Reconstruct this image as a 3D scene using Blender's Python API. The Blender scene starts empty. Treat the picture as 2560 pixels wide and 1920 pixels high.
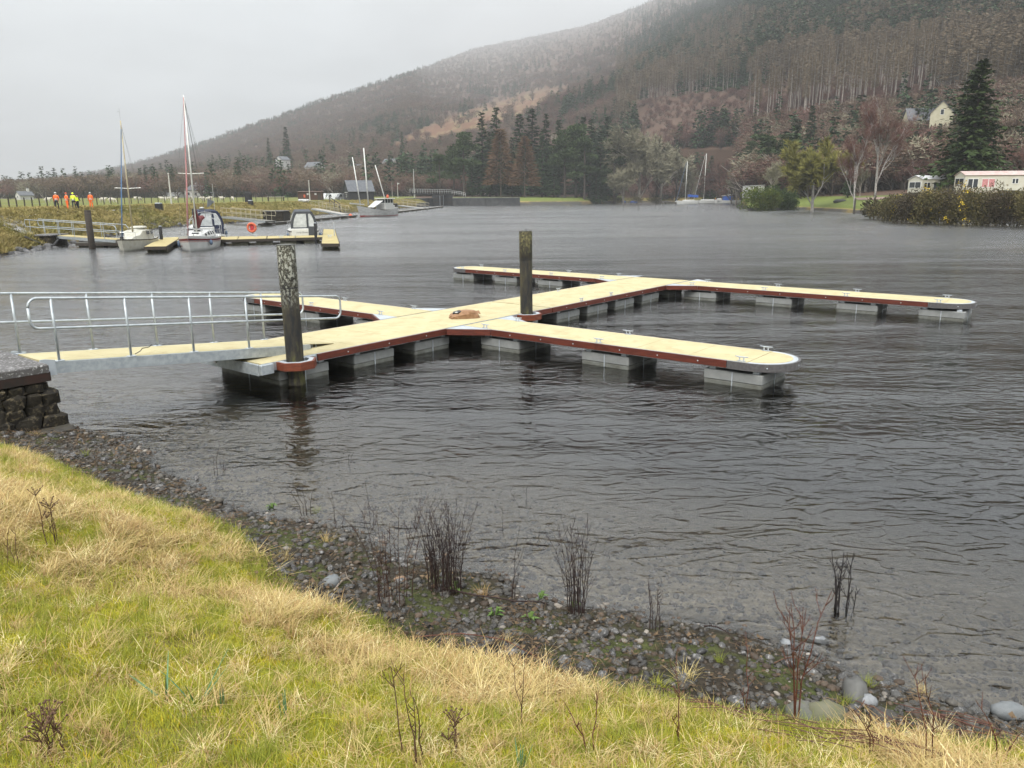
import bpy, bmesh, math, random
import numpy as np
from mathutils import Vector, Matrix
R = math.radians
random.seed(7); rng = np.random.default_rng(7)
sc = bpy.context.scene
# ------------------------------------------------------------------ camera
CAM_H = 3.95; PITCH = R(13.73); ROLL = R(-0.35); FPX = 1932.7
cam_d = bpy.data.cameras.new('camera'); cam = bpy.data.objects.new('camera', cam_d)
sc.collection.objects.link(cam); sc.camera = cam
cam_d.sensor_width = 36; cam_d.lens = 36*FPX/2560; cam_d.clip_start = .1; cam_d.clip_end = 20000
cam.matrix_world = Matrix.Translation((0,0,CAM_H)) @ Matrix.Rotation(math.pi/2-PITCH,4,'X') @ Matrix.Rotation(ROLL,4,'Z')
# ------------------------------------------------------------------ world, sun, exposure
SUN_EL, SUN_ROT = R(48), R(200)
w = bpy.data.worlds.new('World'); sc.world = w; w.use_nodes = True
nt = w.node_tree; nt.nodes.clear(); N = nt.nodes.new; L = nt.links.new
out = N('ShaderNodeOutputWorld'); bg = N('ShaderNodeBackground'); bg2 = N('ShaderNodeBackground'); add = N('ShaderNodeAddShader')
sky = N('ShaderNodeTexSky'); sky.sky_type = 'NISHITA'; sky.sun_disc = False
sky.sun_elevation = SUN_EL; sky.sun_rotation = SUN_ROT; sky.air_density = 1.5; sky.dust_density = 4
hs = N('ShaderNodeHueSaturation'); hs.inputs['Saturation'].default_value = .25
L(sky.outputs[0], hs.inputs['Color']); L(hs.outputs[0], bg2.inputs['Color']); bg2.inputs['Strength'].default_value = .01
tc = N('ShaderNodeTexCoord'); sep = N('ShaderNodeSeparateXYZ'); L(tc.outputs['Generated'], sep.inputs[0])
def mth(op, a, b=None, clamp=False):
    n = N('ShaderNodeMath'); n.operation = op; n.use_clamp = clamp
    for i, v in enumerate((a, b)):
        if v is None: continue
        if isinstance(v, (int, float)): n.inputs[i].default_value = v
        else: L(v, n.inputs[i])
    return n.outputs[0]
up = mth('MAXIMUM', sep.outputs['Z'], 0.0)
lum = mth('ADD', mth('MULTIPLY', mth('POWER', up, 1.35), 1.80), .32)            # overcast sky: zenith about three times the horizon
den = mth('ADD', up, .16)
cmb = N('ShaderNodeCombineXYZ'); L(mth('DIVIDE', sep.outputs['X'], den), cmb.inputs[0]); L(mth('DIVIDE', sep.outputs['Y'], den), cmb.inputs[1])
nz = N('ShaderNodeTexNoise'); nz.inputs['Scale'].default_value = 1.1; nz.inputs['Detail'].default_value = 5; nz.inputs['Roughness'].default_value = .5; nz.inputs['Distortion'].default_value = .3
L(cmb.outputs[0], nz.inputs['Vector'])
cl = mth('ADD', mth('MULTIPLY', nz.outputs['Fac'], 1.7), .15)
lum = mth('MULTIPLY', lum, cl)
mx = N('ShaderNodeMix'); mx.data_type = 'RGBA'; mx.blend_type = 'MULTIPLY'; mx.inputs[0].default_value = 1
mx.inputs[6].default_value = (.965, 1.0, 1.02, 1)
cc = N('ShaderNodeCombineColor'); [L(lum, cc.inputs[i]) for i in range(3)]
L(cc.outputs[0], mx.inputs[7]); L(mx.outputs[2], bg.inputs['Color']); bg.inputs['Strength'].default_value = 1.0
L(bg.outputs[0], add.inputs[0]); L(bg2.outputs[0], add.inputs[1]); L(add.outputs[0], out.inputs['Surface'])
sd = bpy.data.lights.new('sun', 'SUN'); sd.energy = 1.4; sd.angle = R(25); sd.color = (1, .97, .92)
sun = bpy.data.objects.new('sun', sd); sc.collection.objects.link(sun)
sun.rotation_euler = (math.pi/2-SUN_EL, 0, math.pi - SUN_ROT)   # light from behind the camera, to its left
vs = sc.view_settings; vs.view_transform = 'Standard'; vs.look = 'None'; vs.exposure = 0.88; vs.gamma = 1; vs.use_curve_mapping = False
cy = sc.cycles; cy.use_denoising = True; cy.max_bounces = 6; cy.diffuse_bounces = 2; cy.glossy_bounces = 3; cy.transmission_bounces = 3
cy.transparent_max_bounces = 12; cy.volume_bounces = 2; cy.caustics_reflective = False; cy.caustics_refractive = False; cy.sample_clamp_indirect = 4
cy.use_adaptive_sampling = True; cy.adaptive_threshold = .015
# ------------------------------------------------------------------ pixel -> place (a pixel gives a direction, the surface gives the distance)
def ray(px, py):
    x = np.asarray(px, float)-1280; y = 960-np.asarray(py, float)
    c, s = math.cos(ROLL), math.sin(ROLL); x, y = c*x-s*y, s*x+c*y
    c, s = math.cos(PITCH), math.sin(PITCH)
    return x, c*FPX+s*y, -s*FPX+c*y
def G(px, py, z=0.):
    d = ray(px, py); t = (z-CAM_H)/d[2]; return np.array([d[0]*t, d[1]*t, z])
def D(px, py, Y):
    d = ray(px, py); t = Y/d[1]; return np.array([d[0]*t, Y, CAM_H+d[2]*t])
def proj(x, y, z):
    z = z-CAM_H; c, s = math.cos(PITCH), math.sin(PITCH)
    fw = c*y-s*z; u = s*y+c*z
    c, s = math.cos(ROLL), math.sin(ROLL)
    return 1280+FPX*(c*x+s*u)/fw, 960-FPX*(-s*x+c*u)/fw
# ------------------------------------------------------------------ helpers
COL = sc.collection
def lin(r, g, b): return tuple(((v/255)/12.92 if v/255 <= .04045 else ((v/255+.055)/1.055)**2.4) for v in (r, g, b))
MATS = {}
def M(name, c, rough=.7, metal=0., c2=None, scale=4., bump=0., bscale=None, spec=.3, stretch=None, detail=4, lo=.35, hi=.65, rand=0., obj=False, c3=None, s3=30.):
    if name in MATS: return MATS[name]
    m = bpy.data.materials.new(name); m.use_nodes = True; t = m.node_tree; b = t.nodes['Principled BSDF']
    b.inputs['Roughness'].default_value = rough; b.inputs['Metallic'].default_value = metal; b.inputs['Specular IOR Level'].default_value = spec
    if c2 is None: c2 = tuple(v*.72 for v in c[:3])
    if obj: g = t.nodes.new('ShaderNodeTexCoord'); vec = g.outputs['Object']
    else: g = t.nodes.new('ShaderNodeNewGeometry'); vec = g.outputs['Position']
    if stretch:
        mp = t.nodes.new('ShaderNodeMapping'); mp.inputs['Scale'].default_value = stretch; t.links.new(vec, mp.inputs['Vector']); vec = mp.outputs[0]
    def noise(s, d=detail):
        n = t.nodes.new('ShaderNodeTexNoise'); n.inputs['Scale'].default_value = s; n.inputs['Detail'].default_value = d; n.inputs['Roughness'].default_value = .6
        t.links.new(vec, n.inputs['Vector']); return n
    n = noise(scale); r = t.nodes.new('ShaderNodeMapRange'); r.inputs[1].default_value = lo; r.inputs[2].default_value = hi
    t.links.new(n.outputs['Fac'], r.inputs[0])
    x = t.nodes.new('ShaderNodeMix'); x.data_type = 'RGBA'; x.inputs[6].default_value = (*c[:3], 1); x.inputs[7].default_value = (*c2[:3], 1)
    t.links.new(r.outputs[0], x.inputs[0]); col = x.outputs[2]
    if c3 is not None:
        n3 = noise(s3, 3); r3 = t.nodes.new('ShaderNodeMapRange'); r3.inputs[1].default_value = .55; r3.inputs[2].default_value = .62
        t.links.new(n3.outputs['Fac'], r3.inputs[0]); x3 = t.nodes.new('ShaderNodeMix'); x3.data_type = 'RGBA'
        t.links.new(r3.outputs[0], x3.inputs[0]); t.links.new(col, x3.inputs[6]); x3.inputs[7].default_value = (*c3[:3], 1); col = x3.outputs[2]
    if rand:
        oi = t.nodes.new('ShaderNodeObjectInfo'); mr = t.nodes.new('ShaderNodeMapRange'); mr.inputs[3].default_value = 1-rand; mr.inputs[4].default_value = 1+rand
        t.links.new(oi.outputs['Random'], mr.inputs[0]); h = t.nodes.new('ShaderNodeHueSaturation'); t.links.new(mr.outputs[0], h.inputs['Value'])
        t.links.new(col, h.inputs['Color']); col = h.outputs[0]
    t.links.new(col, b.inputs['Base Color'])
    if bump:
        nb = noise(bscale or scale*4, 5); bm = t.nodes.new('ShaderNodeBump'); bm.inputs['Strength'].default_value = 1.0; bm.inputs['Distance'].default_value = bump
        t.links.new(nb.outputs['Fac'], bm.inputs['Height']); t.links.new(bm.outputs[0], b.inputs['Normal'])
    MATS[name] = m; return m
class MB:
    """collects faces for one mesh object"""
    def __init__(s): s.v = []; s.f = []; s.m = []; s.k = 0
    def add(s, vs, fs):
        o = len(s.v); s.v += [tuple(p) for p in vs]; s.f += [tuple(i+o for i in f) for f in fs]; s.m += [s.k]*len(fs); return s
    def box(s, x0, x1, y0, y1, z0, z1):
        return s.add([(x,y,z) for z in (z0,z1) for y in (y0,y1) for x in (x0,x1)], [(0,2,3,1),(4,5,7,6),(0,1,5,4),(2,6,7,3),(0,4,6,2),(1,3,7,5)])
    def bbox(s, x0, x1, y0, y1, z0, z1, b=.02):
        # box with chamfered vertical and top edges
        P = [(x0+b,y0),(x1-b,y0),(x1,y0+b),(x1,y1-b),(x1-b,y1),(x0+b,y1),(x0,y1-b),(x0,y0+b)]
        Q = [(x0+b*1.5,y0+b),(x1-b*1.5,y0+b),(x1-b,y0+b*1.5),(x1-b,y1-b*1.5),(x1-b*1.5,y1-b),(x0+b*1.5,y1-b),(x0+b,y1-b*1.5),(x0+b,y0+b*1.5)]
        v = [(x,y,z0) for x,y in P]+[(x,y,z1-b) for x,y in P]+[(x,y,z1) for x,y in Q]
        f = [tuple(range(7,-1,-1)), tuple(range(16,24))]
        for k in (0,8): f += [(k+i,k+(i+1)%8,k+8+(i+1)%8,k+8+i) for i in range(8)]
        return s.add(v, f)
    def bar(s, p, q, w, h=None, up=(0,0,1)):
        p, q = Vector(p), Vector(q); d = (q-p).normalized(); u = Vector(up)
        if abs(d.dot(u)) > .98: u = Vector((1,0,0))
        a = d.cross(u).normalized(); b = a.cross(d).normalized(); h = h or w; a = a*w/2; b = b*h/2
        return s.add([p-a-b,p+a-b,p+a+b,p-a+b,q-a-b,q+a-b,q+a+b,q-a+b], [(0,3,2,1),(4,5,6,7),(0,1,5,4),(1,2,6,5),(2,3,7,6),(3,0,4,7)])
    def tube(s, pts, r, n=8, r2=None, cap=True):
        pts = [Vector(p) for p in pts]; m = len(pts); rr = r if hasattr(r, '__len__') else [r+(((r2 if r2 is not None else r)-r)*i/(max(1,m-1))) for i in range(m)]
        o = []; u = None
        for i, p in enumerate(pts):
            d = (pts[min(i+1,m-1)]-pts[max(i-1,0)])
            d = d.normalized() if d.length > 1e-9 else Vector((0,0,1))
            if u is None:
                u = Vector((0,0,1)) if abs(d.z) < .9 else Vector((1,0,0))
            a = d.cross(u)
            a = a.normalized() if a.length > 1e-6 else Vector((1,0,0))
            b = a.cross(d).normalized(); u = b
            for k in range(n):
                t = 2*math.pi*k/n; o.append(p+a*math.cos(t)*rr[i]+b*math.sin(t)*rr[i])
        f = [(i*n+k, i*n+(k+1)%n, (i+1)*n+(k+1)%n, (i+1)*n+k) for i in range(m-1) for k in range(n)]
        if cap and n > 2: f += [tuple(range(n-1,-1,-1)), tuple((m-1)*n+k for k in range(n))]
        return s.add(o, f)
    def lathe(s, prof, c=(0,0,0), n=16, axis='z'):
        o = []; 
        for r, z in prof:
            for k in range(n):
                t = 2*math.pi*k/n; a, b = r*math.cos(t), r*math.sin(t)
                o.append({'z':(c[0]+a,c[1]+b,c[2]+z), 'x':(c[0]+z,c[1]+a,c[2]+b), 'y':(c[0]+a,c[1]+z,c[2]+b)}[axis])
        m = len(prof); f = [(i*n+k, i*n+(k+1)%n, (i+1)*n+(k+1)%n, (i+1)*n+k) for i in range(m-1) for k in range(n)]
        f += [tuple(range(n-1,-1,-1)), tuple((m-1)*n+k for k in range(n))]
        return s.add(o, f)
    def prism(s, poly, z0, z1):
        n = len(poly); v = [(p[0],p[1],z0) for p in poly]+[(p[0],p[1],z1) for p in poly]
        return s.add(v, [tuple(range(n-1,-1,-1)), tuple(range(n,2*n))]+[(i,(i+1)%n,n+(i+1)%n,n+i) for i in range(n)])
    def slab(s, pts, th):
        """polygon of 3-D points thickened along its normal"""
        P = [Vector(p) for p in pts]; nn = (P[1]-P[0]).cross(P[2]-P[0]).normalized()*th; n = len(P)
        return s.add(P+[p-nn for p in P], [tuple(range(n)), tuple(range(2*n-1,n-1,-1))]+[(i,n+i,n+(i+1)%n,(i+1)%n) for i in range(n)])
    def blob(s, c, rx, ry, rz, n=10, m=6, jit=0., seed=0):
        r_ = random.Random(seed); o = [(c[0],c[1],c[2]-rz)]
        for i in range(1, m):
            a = -math.pi/2+math.pi*i/m
            for k in range(n):
                t = 2*math.pi*k/n; q = 1+r_.uniform(-jit,jit)
                o.append((c[0]+rx*q*math.cos(a)*math.cos(t), c[1]+ry*q*math.cos(a)*math.sin(t), c[2]+rz*q*math.sin(a)))
        o.append((c[0],c[1],c[2]+rz)); e = len(o)-1; f = [(0,1+(k+1)%n,1+k) for k in range(n)]
        for i in range(m-2): f += [(1+i*n+k,1+i*n+(k+1)%n,1+(i+1)*n+(k+1)%n,1+(i+1)*n+k) for k in range(n)]
        f += [(e,1+(m-2)*n+k,1+(m-2)*n+(k+1)%n) for k in range(n)]
        return s.add(o, f)
    def mesh(s, name, mats, smooth=False):
        me = bpy.data.meshes.new(name); me.from_pydata(s.v, [], s.f)
        for m in (mats if isinstance(mats, (list,tuple)) else [mats]): me.materials.append(m)
        if any(s.m): me.polygons.foreach_set('material_index', s.m)
        if smooth: me.polygons.foreach_set('use_smooth', [True]*len(s.f))
        me.update(); return me
    def build(s, name, mats, parent=None, smooth=False, loc=None):
        return put(name, s.mesh(name, mats, smooth), parent, loc)
def put(name, me, parent=None, loc=None, rotz=0, scale=None):
    o = bpy.data.objects.new(name, me); COL.objects.link(o)
    if parent is not None: o.parent = parent
    if loc is not None: o.location = loc
    if rotz: o.rotation_euler = (0,0,rotz)
    if scale is not None: o.scale = (scale,)*3 if isinstance(scale,(int,float)) else scale
    return o
def tag(o, label, cat, group=None):
    o['label'] = label; o['category'] = cat
    if group: o['group'] = group
    return o
def thing(name, label, cat, loc=(0,0,0), rotz=0, group=None):
    o = bpy.data.objects.new(name, None); COL.objects.link(o); o.location = loc; o.rotation_euler = (0,0,rotz); o.empty_display_size = .2
    return tag(o, label, cat, group)
def struct(o): o['kind'] = 'structure'; return o
def stuff(o): o['kind'] = 'stuff'; return o
def dup(root, loc, rotz=0, label=None, scale=None, group=None):
    r = root.copy(); COL.objects.link(r); r.location = loc; r.rotation_euler = (0,0,rotz)
    if scale is not None: r.scale = (scale,)*3 if isinstance(scale,(int,float)) else scale
    if label: r['label'] = label
    if group: r['group'] = group
    for ch in list(root.children):
        c = ch.copy(); COL.objects.link(c); c.parent = r
        for g in list(ch.children):
            d = g.copy(); COL.objects.link(d); d.parent = c
    return r
def scatter(name, pts, rot, scl, idx, sources):
    """one 'stuff' object: instances of the source meshes on points"""
    me = bpy.data.meshes.new(name); me.from_pydata([tuple(p) for p in pts], [], [])
    n = len(pts)
    a = me.attributes.new('rot', 'FLOAT_VECTOR', 'POINT'); a.data.foreach_set('vector', np.asarray(rot, np.float32).reshape(-1))
    a = me.attributes.new('scl', 'FLOAT_VECTOR', 'POINT'); a.data.foreach_set('vector', np.asarray(scl, np.float32).reshape(-1))
    a = me.attributes.new('idx', 'INT', 'POINT'); a.data.foreach_set('value', np.asarray(idx, np.int32))
    src = bpy.data.collections.new(name+'_pieces')
    for i, m in enumerate(sources):
        src.objects.link(bpy.data.objects.new('%s_piece_%02d' % (name, i), m))
    g = bpy.data.node_groups.new(name, 'GeometryNodeTree')
    g.interface.new_socket('Geometry', in_out='INPUT', socket_type='NodeSocketGeometry'); g.interface.new_socket('Geometry', in_out='OUTPUT', socket_type='NodeSocketGeometry')
    gi, go = g.nodes.new('NodeGroupInput'), g.nodes.new('NodeGroupOutput'); ip = g.nodes.new('GeometryNodeInstanceOnPoints'); ci = g.nodes.new('GeometryNodeCollectionInfo')
    ci.inputs['Collection'].default_value = src; ci.inputs['Separate Children'].default_value = True; ci.inputs['Reset Children'].default_value = True
    def na(nm, ty):
        q = g.nodes.new('GeometryNodeInputNamedAttribute'); q.data_type = ty; q.inputs[0].default_value = nm; return q.outputs[0]
    ip.inputs['Pick Instance'].default_value = True
    g.links.new(gi.outputs[0], ip.inputs['Points']); g.links.new(ci.outputs[0], ip.inputs['Instance']); g.links.new(na('idx','INT'), ip.inputs['Instance Index'])
    g.links.new(na('rot','FLOAT_VECTOR'), ip.inputs['Rotation']); g.links.new(na('scl','FLOAT_VECTOR'), ip.inputs['Scale']); g.links.new(ip.outputs[0], go.inputs[0])
    o = bpy.data.objects.new(name, me); COL.objects.link(o); md = o.modifiers.new('scatter', 'NODES'); md.node_group = g
    return stuff(o)
def vnoise(x, y, seed=0):
    """smooth value noise on arrays"""
    xi = np.floor(x).astype(np.int64); yi = np.floor(y).astype(np.int64); fx = x-xi; fy = y-yi
    fx = fx*fx*(3-2*fx); fy = fy*fy*(3-2*fy)
    def h(a, b):
        q = (a*374761393+b*668265263+seed*1274126177) & 0xffffffff
        q = ((q ^ (q >> 13))*1274126177) & 0xffffffff
        return ((q ^ (q >> 16)) & 0xffff)/65535.
    return (h(xi,yi)*(1-fx)+h(xi+1,yi)*fx)*(1-fy)+(h(xi,yi+1)*(1-fx)+h(xi+1,yi+1)*fx)*fy
def fbm(x, y, seed=0, o=4):
    s = 0; a = .5
    for i in range(o): s = s+a*vnoise(x*2**i, y*2**i, seed+i); a *= .5
    return s
def grid_mesh(name, X, Y, Z, mat, attr=None):
    h, w_ = X.shape; v = np.stack([X,Y,Z], -1).reshape(-1,3)
    i = np.arange(h*w_).reshape(h, w_); f = np.stack([i[:-1,:-1],i[:-1,1:],i[1:,1:],i[1:,:-1]], -1).reshape(-1,4)
    me = bpy.data.meshes.new(name); me.vertices.add(len(v)); me.vertices.foreach_set('co', v.astype(np.float32).reshape(-1))
    me.loops.add(f.size); me.loops.foreach_set('vertex_index', f.astype(np.int32).reshape(-1)); me.polygons.add(len(f))
    me.polygons.foreach_set('loop_start', np.arange(0, f.size, 4, dtype=np.int32)); me.polygons.foreach_set('loop_total', np.full(len(f), 4, np.int32))
    me.polygons.foreach_set('use_smooth', np.ones(len(f), bool)); me.update(calc_edges=True); me.materials.append(mat)
    if attr is not None:
        for k, a in attr.items():
            at = me.attributes.new(k, 'FLOAT_COLOR', 'POINT'); q = np.ones((h*w_,4), np.float32); q[:,:3] = a.reshape(-1,3); at.data.foreach_set('color', q.reshape(-1))
    return me
YEL = lin(240,222,160)
m_deck = M('grp_grating', (.42,.37,.222), .75, c2=(.375,.325,.182), scale=1.6, bump=.004, bscale=60, c3=(.36,.305,.17), s3=2.6)
m_galv = M('galvanised_steel', (.42,.45,.46), .45, .5, c2=(.30,.33,.35), scale=9, spec=.5)
m_galvl = M('galvanised_plate', (.42,.45,.47), .45, .3, c2=(.34,.37,.40), scale=6)
m_hard = M('hardwood_fender', (.115,.026,.014), .55, c2=(.065,.016,.010), scale=3, stretch=(1,1,9), bump=.002, bscale=30)
m_hardo = M('orange_hardwood', (.16,.042,.02), .5, c2=(.11,.03,.016), scale=6, stretch=(1,1,5))
m_conc = M('float_concrete', (.245,.25,.24), .8, c2=(.185,.19,.185), scale=3, bump=.004, bscale=40)
m_concw = M('wet_float_concrete', (.16,.165,.15), .6, c2=(.10,.10,.085), scale=4, bump=.004, bscale=40)
m_rub = M('grey_rubber', (.10,.095,.095), .6, c2=(.07,.065,.065), scale=20)
m_black = M('black_plastic', (.012,.012,.014), .5, c2=(.03,.03,.03), scale=6)
m_white = M('white_paint', (.45,.45,.43), .4, c2=(.38,.38,.36), scale=5)
WA = (.10, .052, .014)                                              # wave heights of swell, wavelets and ripples
# ================================================================== near bank and loch bed
SH_PX = [(130,1060),(300,1100),(380,1160),(520,1250),(640,1290),(860,1330),(1000,1400),(1230,1440),(1290,1505),(1500,1530),(1700,1560),(1850,1580),(2000,1640),(2130,1700),(2300,1740),(2560,1830)]
GR_PX = [(0,1130),(130,1170),(250,1230),(430,1290),(560,1330),(640,1420),(720,1520),(900,1560),(1000,1640),(1200,1680),(1500,1750),(1700,1790),(1900,1830),(2150,1865),(2400,1890),(2600,1905)]
shore = np.array([(-60,52),(-26,27.5),(-12.5,16.4)]+[tuple(G(*p,0)[:2]) for p in SH_PX]+[(5.2,4.2),(9,1.6),(30,-12)])
grass_e = np.array([(-60,48.5),(-26,24.6),(-9.6,12.4)]+[tuple(G(*p,.33)[:2]) for p in GR_PX]+[(5.0,3.5),(8.4,1.1),(29,-12.8)])
def poly_dist(px, py, poly):
    """signed distance, positive to the right-hand (inland) side of the polyline"""
    best = np.full(px.shape, 1e9); sgn = np.ones(px.shape)
    for (x0,y0),(x1,y1) in zip(poly[:-1], poly[1:]):
        dx, dy = x1-x0, y1-y0; t = np.clip(((px-x0)*dx+(py-y0)*dy)/(dx*dx+dy*dy), 0, 1)
        ex, ey = px-(x0+t*dx), py-(y0+t*dy); d = np.hypot(ex, ey); side = np.where(dx*(py-y0)-dy*(px-x0) < 0, 1., -1.)
        u = d < best-1e-9; best = np.where(u, d, best); sgn = np.where(u, side, sgn)
    return best*sgn
def near_z(x, y, detail=True):
    x = np.asarray(x, float); y = np.asarray(y, float)
    s = poly_dist(x, y, shore); g = poly_dist(x, y, grass_e)
    wob = .25*(fbm(x*.8, y*.8, 5)-.47)
    under = np.where(s < 0, np.minimum(s*.11, .35+s*.20), 0); under = np.maximum(under, -4.0)
    beach = .33*np.clip(s, 0, None)/np.maximum(np.clip(s,0,None)+np.clip(-g,0,None), .05)
    gg = np.clip(g, 0, None)
    bank = .10*np.clip(g/.25,0,1)+gg*.36+.05*np.minimum(gg,1)-.012*np.clip(gg-4,0,None)**2*0
    bank = np.where(gg > 6.0, .10+.05+6*.36+(gg-6)*.05, bank)
    z = np.where(s < 0, under, np.where(g > 0, .33+bank, beach))
    if detail:
        z = z+np.where(g > 0, (.22*(fbm(x*.9, y*.9, 2)-.47)+.10*(fbm(x*3.1, y*3.1, 9)-.47))*np.clip(g/.6,0,1), .05*(fbm(x*2.2,y*2.2,3)-.47)*np.clip((s+1)/1.2,0,1))
    return z
# colours of the near ground: wet gravel, moss, soil
m_ground = bpy.data.materials.new('bank_soil_and_gravel'); m_ground.use_nodes = True
t = m_ground.node_tree; b = t.nodes['Principled BSDF']; b.inputs['Roughness'].default_value = .85; b.inputs['Specular IOR Level'].default_value = .15
at = t.nodes.new('ShaderNodeAttribute'); at.attribute_name = 'col'
geo = t.nodes.new('ShaderNodeNewGeometry')
def tn(scale, det=5, rough=.6):
    n = t.nodes.new('ShaderNodeTexNoise'); n.inputs['Scale'].default_value = scale; n.inputs['Detail'].default_value = det; n.inputs['Roughness'].default_value = rough
    t.links.new(geo.outputs['Position'], n.inputs['Vector']); return n
n1 = tn(14); mr = t.nodes.new('ShaderNodeMapRange'); mr.inputs[1].default_value = .3; mr.inputs[2].default_value = .7; mr.inputs[3].default_value = .55; mr.inputs[4].default_value = 1.5
t.links.new(n1.outputs['Fac'], mr.inputs[0]); mm = t.nodes.new('ShaderNodeMix'); mm.data_type = 'RGBA'; mm.blend_type = 'MULTIPLY'; mm.inputs[0].default_value = 1
cb = t.nodes.new('ShaderNodeCombineColor'); [t.links.new(mr.outputs[0], cb.inputs[i]) for i in range(3)]
t.links.new(at.outputs['Color'], mm.inputs[6]); t.links.new(cb.outputs[0], mm.inputs[7]); t.links.new(mm.outputs[2], b.inputs['Base Color'])
n2 = tn(28); bp = t.nodes.new('ShaderNodeBump'); bp.inputs['Distance'].default_value = .03; t.links.new(n2.outputs['Fac'], bp.inputs['Height']); t.links.new(bp.outputs[0], b.inputs['Normal'])
xs = np.concatenate([np.linspace(-60,-13,60)[:-1], np.arange(-13,6.5,.075), np.linspace(6.5,40,40)[1:]])
ys = np.concatenate([np.linspace(-20,-1,18)[:-1], np.arange(-1,16.5,.085), np.linspace(16.5,75,60)[1:]])
X, Y = np.meshgrid(xs, ys); Z = near_z(X, Y)
S = poly_dist(X, Y, shore); Gd = poly_dist(X, Y, grass_e)
k = fbm(X*1.3, Y*1.3, 11); k2 = fbm(X*4, Y*4, 21)
def mixc(a, b_, f): return a*(1-f[...,None])+b_*f[...,None]
moss = np.array([.22,.21,.028]); straw = np.array([.17,.13,.045]); gravel = np.array([.030,.024,.017]); shallow = np.array([.25,.215,.16]); depth_dark_silt = np.array([.014,.013,.012]); mossd = np.array([.05,.06,.016])
col = mixc(np.broadcast_to(straw, X.shape+(3,)), moss, np.clip((k-.38)*6,0,1))
gcol = mixc(np.broadcast_to(gravel, X.shape+(3,)), mossd, np.clip((k2-.44)*7,0,1)*np.clip(S/.5,0,1)*.75)
col = np.where((Gd < 0)[...,None], gcol, col)
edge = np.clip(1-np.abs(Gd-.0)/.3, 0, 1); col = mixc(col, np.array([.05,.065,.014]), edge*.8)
wet = mixc(np.broadcast_to(shallow, X.shape+(3,)), depth_dark_silt, np.clip((-S-.6)/6.5, 0, 1)**.6)  # bed fades to silt; dimming by deeper water is put into its colour
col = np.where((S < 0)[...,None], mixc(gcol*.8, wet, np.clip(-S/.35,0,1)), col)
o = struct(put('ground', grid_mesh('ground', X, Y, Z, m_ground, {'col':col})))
# ================================================================== water
m_water = bpy.data.materials.new('loch_water'); m_water.use_nodes = True
t = m_water.node_tree; t.nodes.clear()
geo = t.nodes.new('ShaderNodeNewGeometry'); mo = t.nodes.new('ShaderNodeOutputMaterial')
wg = bpy.data.node_groups.new('wave_height', 'ShaderNodeTree')
wg.interface.new_socket('P', in_out='INPUT', socket_type='NodeSocketVector'); wg.interface.new_socket('H', in_out='OUTPUT', socket_type='NodeSocketFloat')
gi, go = wg.nodes.new('NodeGroupInput'), wg.nodes.new('NodeGroupOutput')
def wave(scale, sx, sy, ang, amp, det=1, rough=.5, dist=0., sharp=False):
    mp = wg.nodes.new('ShaderNodeMapping'); mp.inputs['Rotation'].default_value = (0,0,ang); mp.inputs['Scale'].default_value = (sx,sy,1)
    wg.links.new(gi.outputs[0], mp.inputs['Vector']); n = wg.nodes.new('ShaderNodeTexNoise'); n.noise_dimensions = '2D'; n.inputs['Scale'].default_value = scale; n.inputs['Detail'].default_value = det; n.inputs['Roughness'].default_value = rough; n.inputs['Distortion'].default_value = dist
    wg.links.new(mp.outputs[0], n.inputs['Vector']); o_ = n.outputs['Fac']
    def mm_(op, a, b_):
        q = wg.nodes.new('ShaderNodeMath'); q.operation = op; wg.links.new(a, q.inputs[0])
        if isinstance(b_, (int,float)): q.inputs[1].default_value = b_
        else: wg.links.new(b_, q.inputs[1])
        return q.outputs[0]
    if sharp:                                                     # crests narrower than troughs
        o_ = mm_('SUBTRACT', o_, .5); o_ = mm_('ABSOLUTE', o_, 0); o_ = mm_('POWER', o_, .6); o_ = mm_('MULTIPLY', o_, -1.)
    return mm_('MULTIPLY', o_, amp)
def plus(a, b_):
    q = wg.nodes.new('ShaderNodeMath'); q.operation = 'ADD'; wg.links.new(a, q.inputs[0]); wg.links.new(b_, q.inputs[1]); return q.outputs[0]
h = plus(plus(plus(wave(.20, .35, 1.3, R(12), .30, 2, .55, .3), wave(.55, .5, 1.3, R(14), WA[0], 2, .5, .3)), wave(2.5, .55, 1.2, R(8), WA[1], 2, .5, .4, True)), wave(8.0, .6, 1.2, R(18), WA[2], 2, .55, .3))
gm = wg.nodes.new('ShaderNodeMapRange'); gm.inputs[1].default_value = .32; gm.inputs[2].default_value = .68; gm.inputs[3].default_value = .4; gm.inputs[4].default_value = 1.35; wg.links.new(wave(.06, .5, 1.4, R(10), 1.0, 2), gm.inputs[0])
hm = wg.nodes.new('ShaderNodeMath'); hm.operation = 'MULTIPLY'; wg.links.new(h, hm.inputs[0]); wg.links.new(gm.outputs[0], hm.inputs[1]); 
sy_ = wg.nodes.new('ShaderNodeSeparateXYZ'); wg.links.new(gi.outputs[0], sy_.inputs[0]); fe = wg.nodes.new('ShaderNodeMapRange'); fe.inputs[1].default_value = 7; fe.inputs[2].default_value = 36; fe.inputs[3].default_value = .45; fe.inputs[4].default_value = 1.2; wg.links.new(sy_.outputs['Y'], fe.inputs[0])   # calmer under the bank, windier out on the loch
hm2 = wg.nodes.new('ShaderNodeMath'); hm2.operation = 'MULTIPLY'; wg.links.new(hm.outputs[0], hm2.inputs[0]); wg.links.new(fe.outputs[0], hm2.inputs[1]); wg.links.new(hm2.outputs[0], go.inputs[0])
EPS = .012
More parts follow.
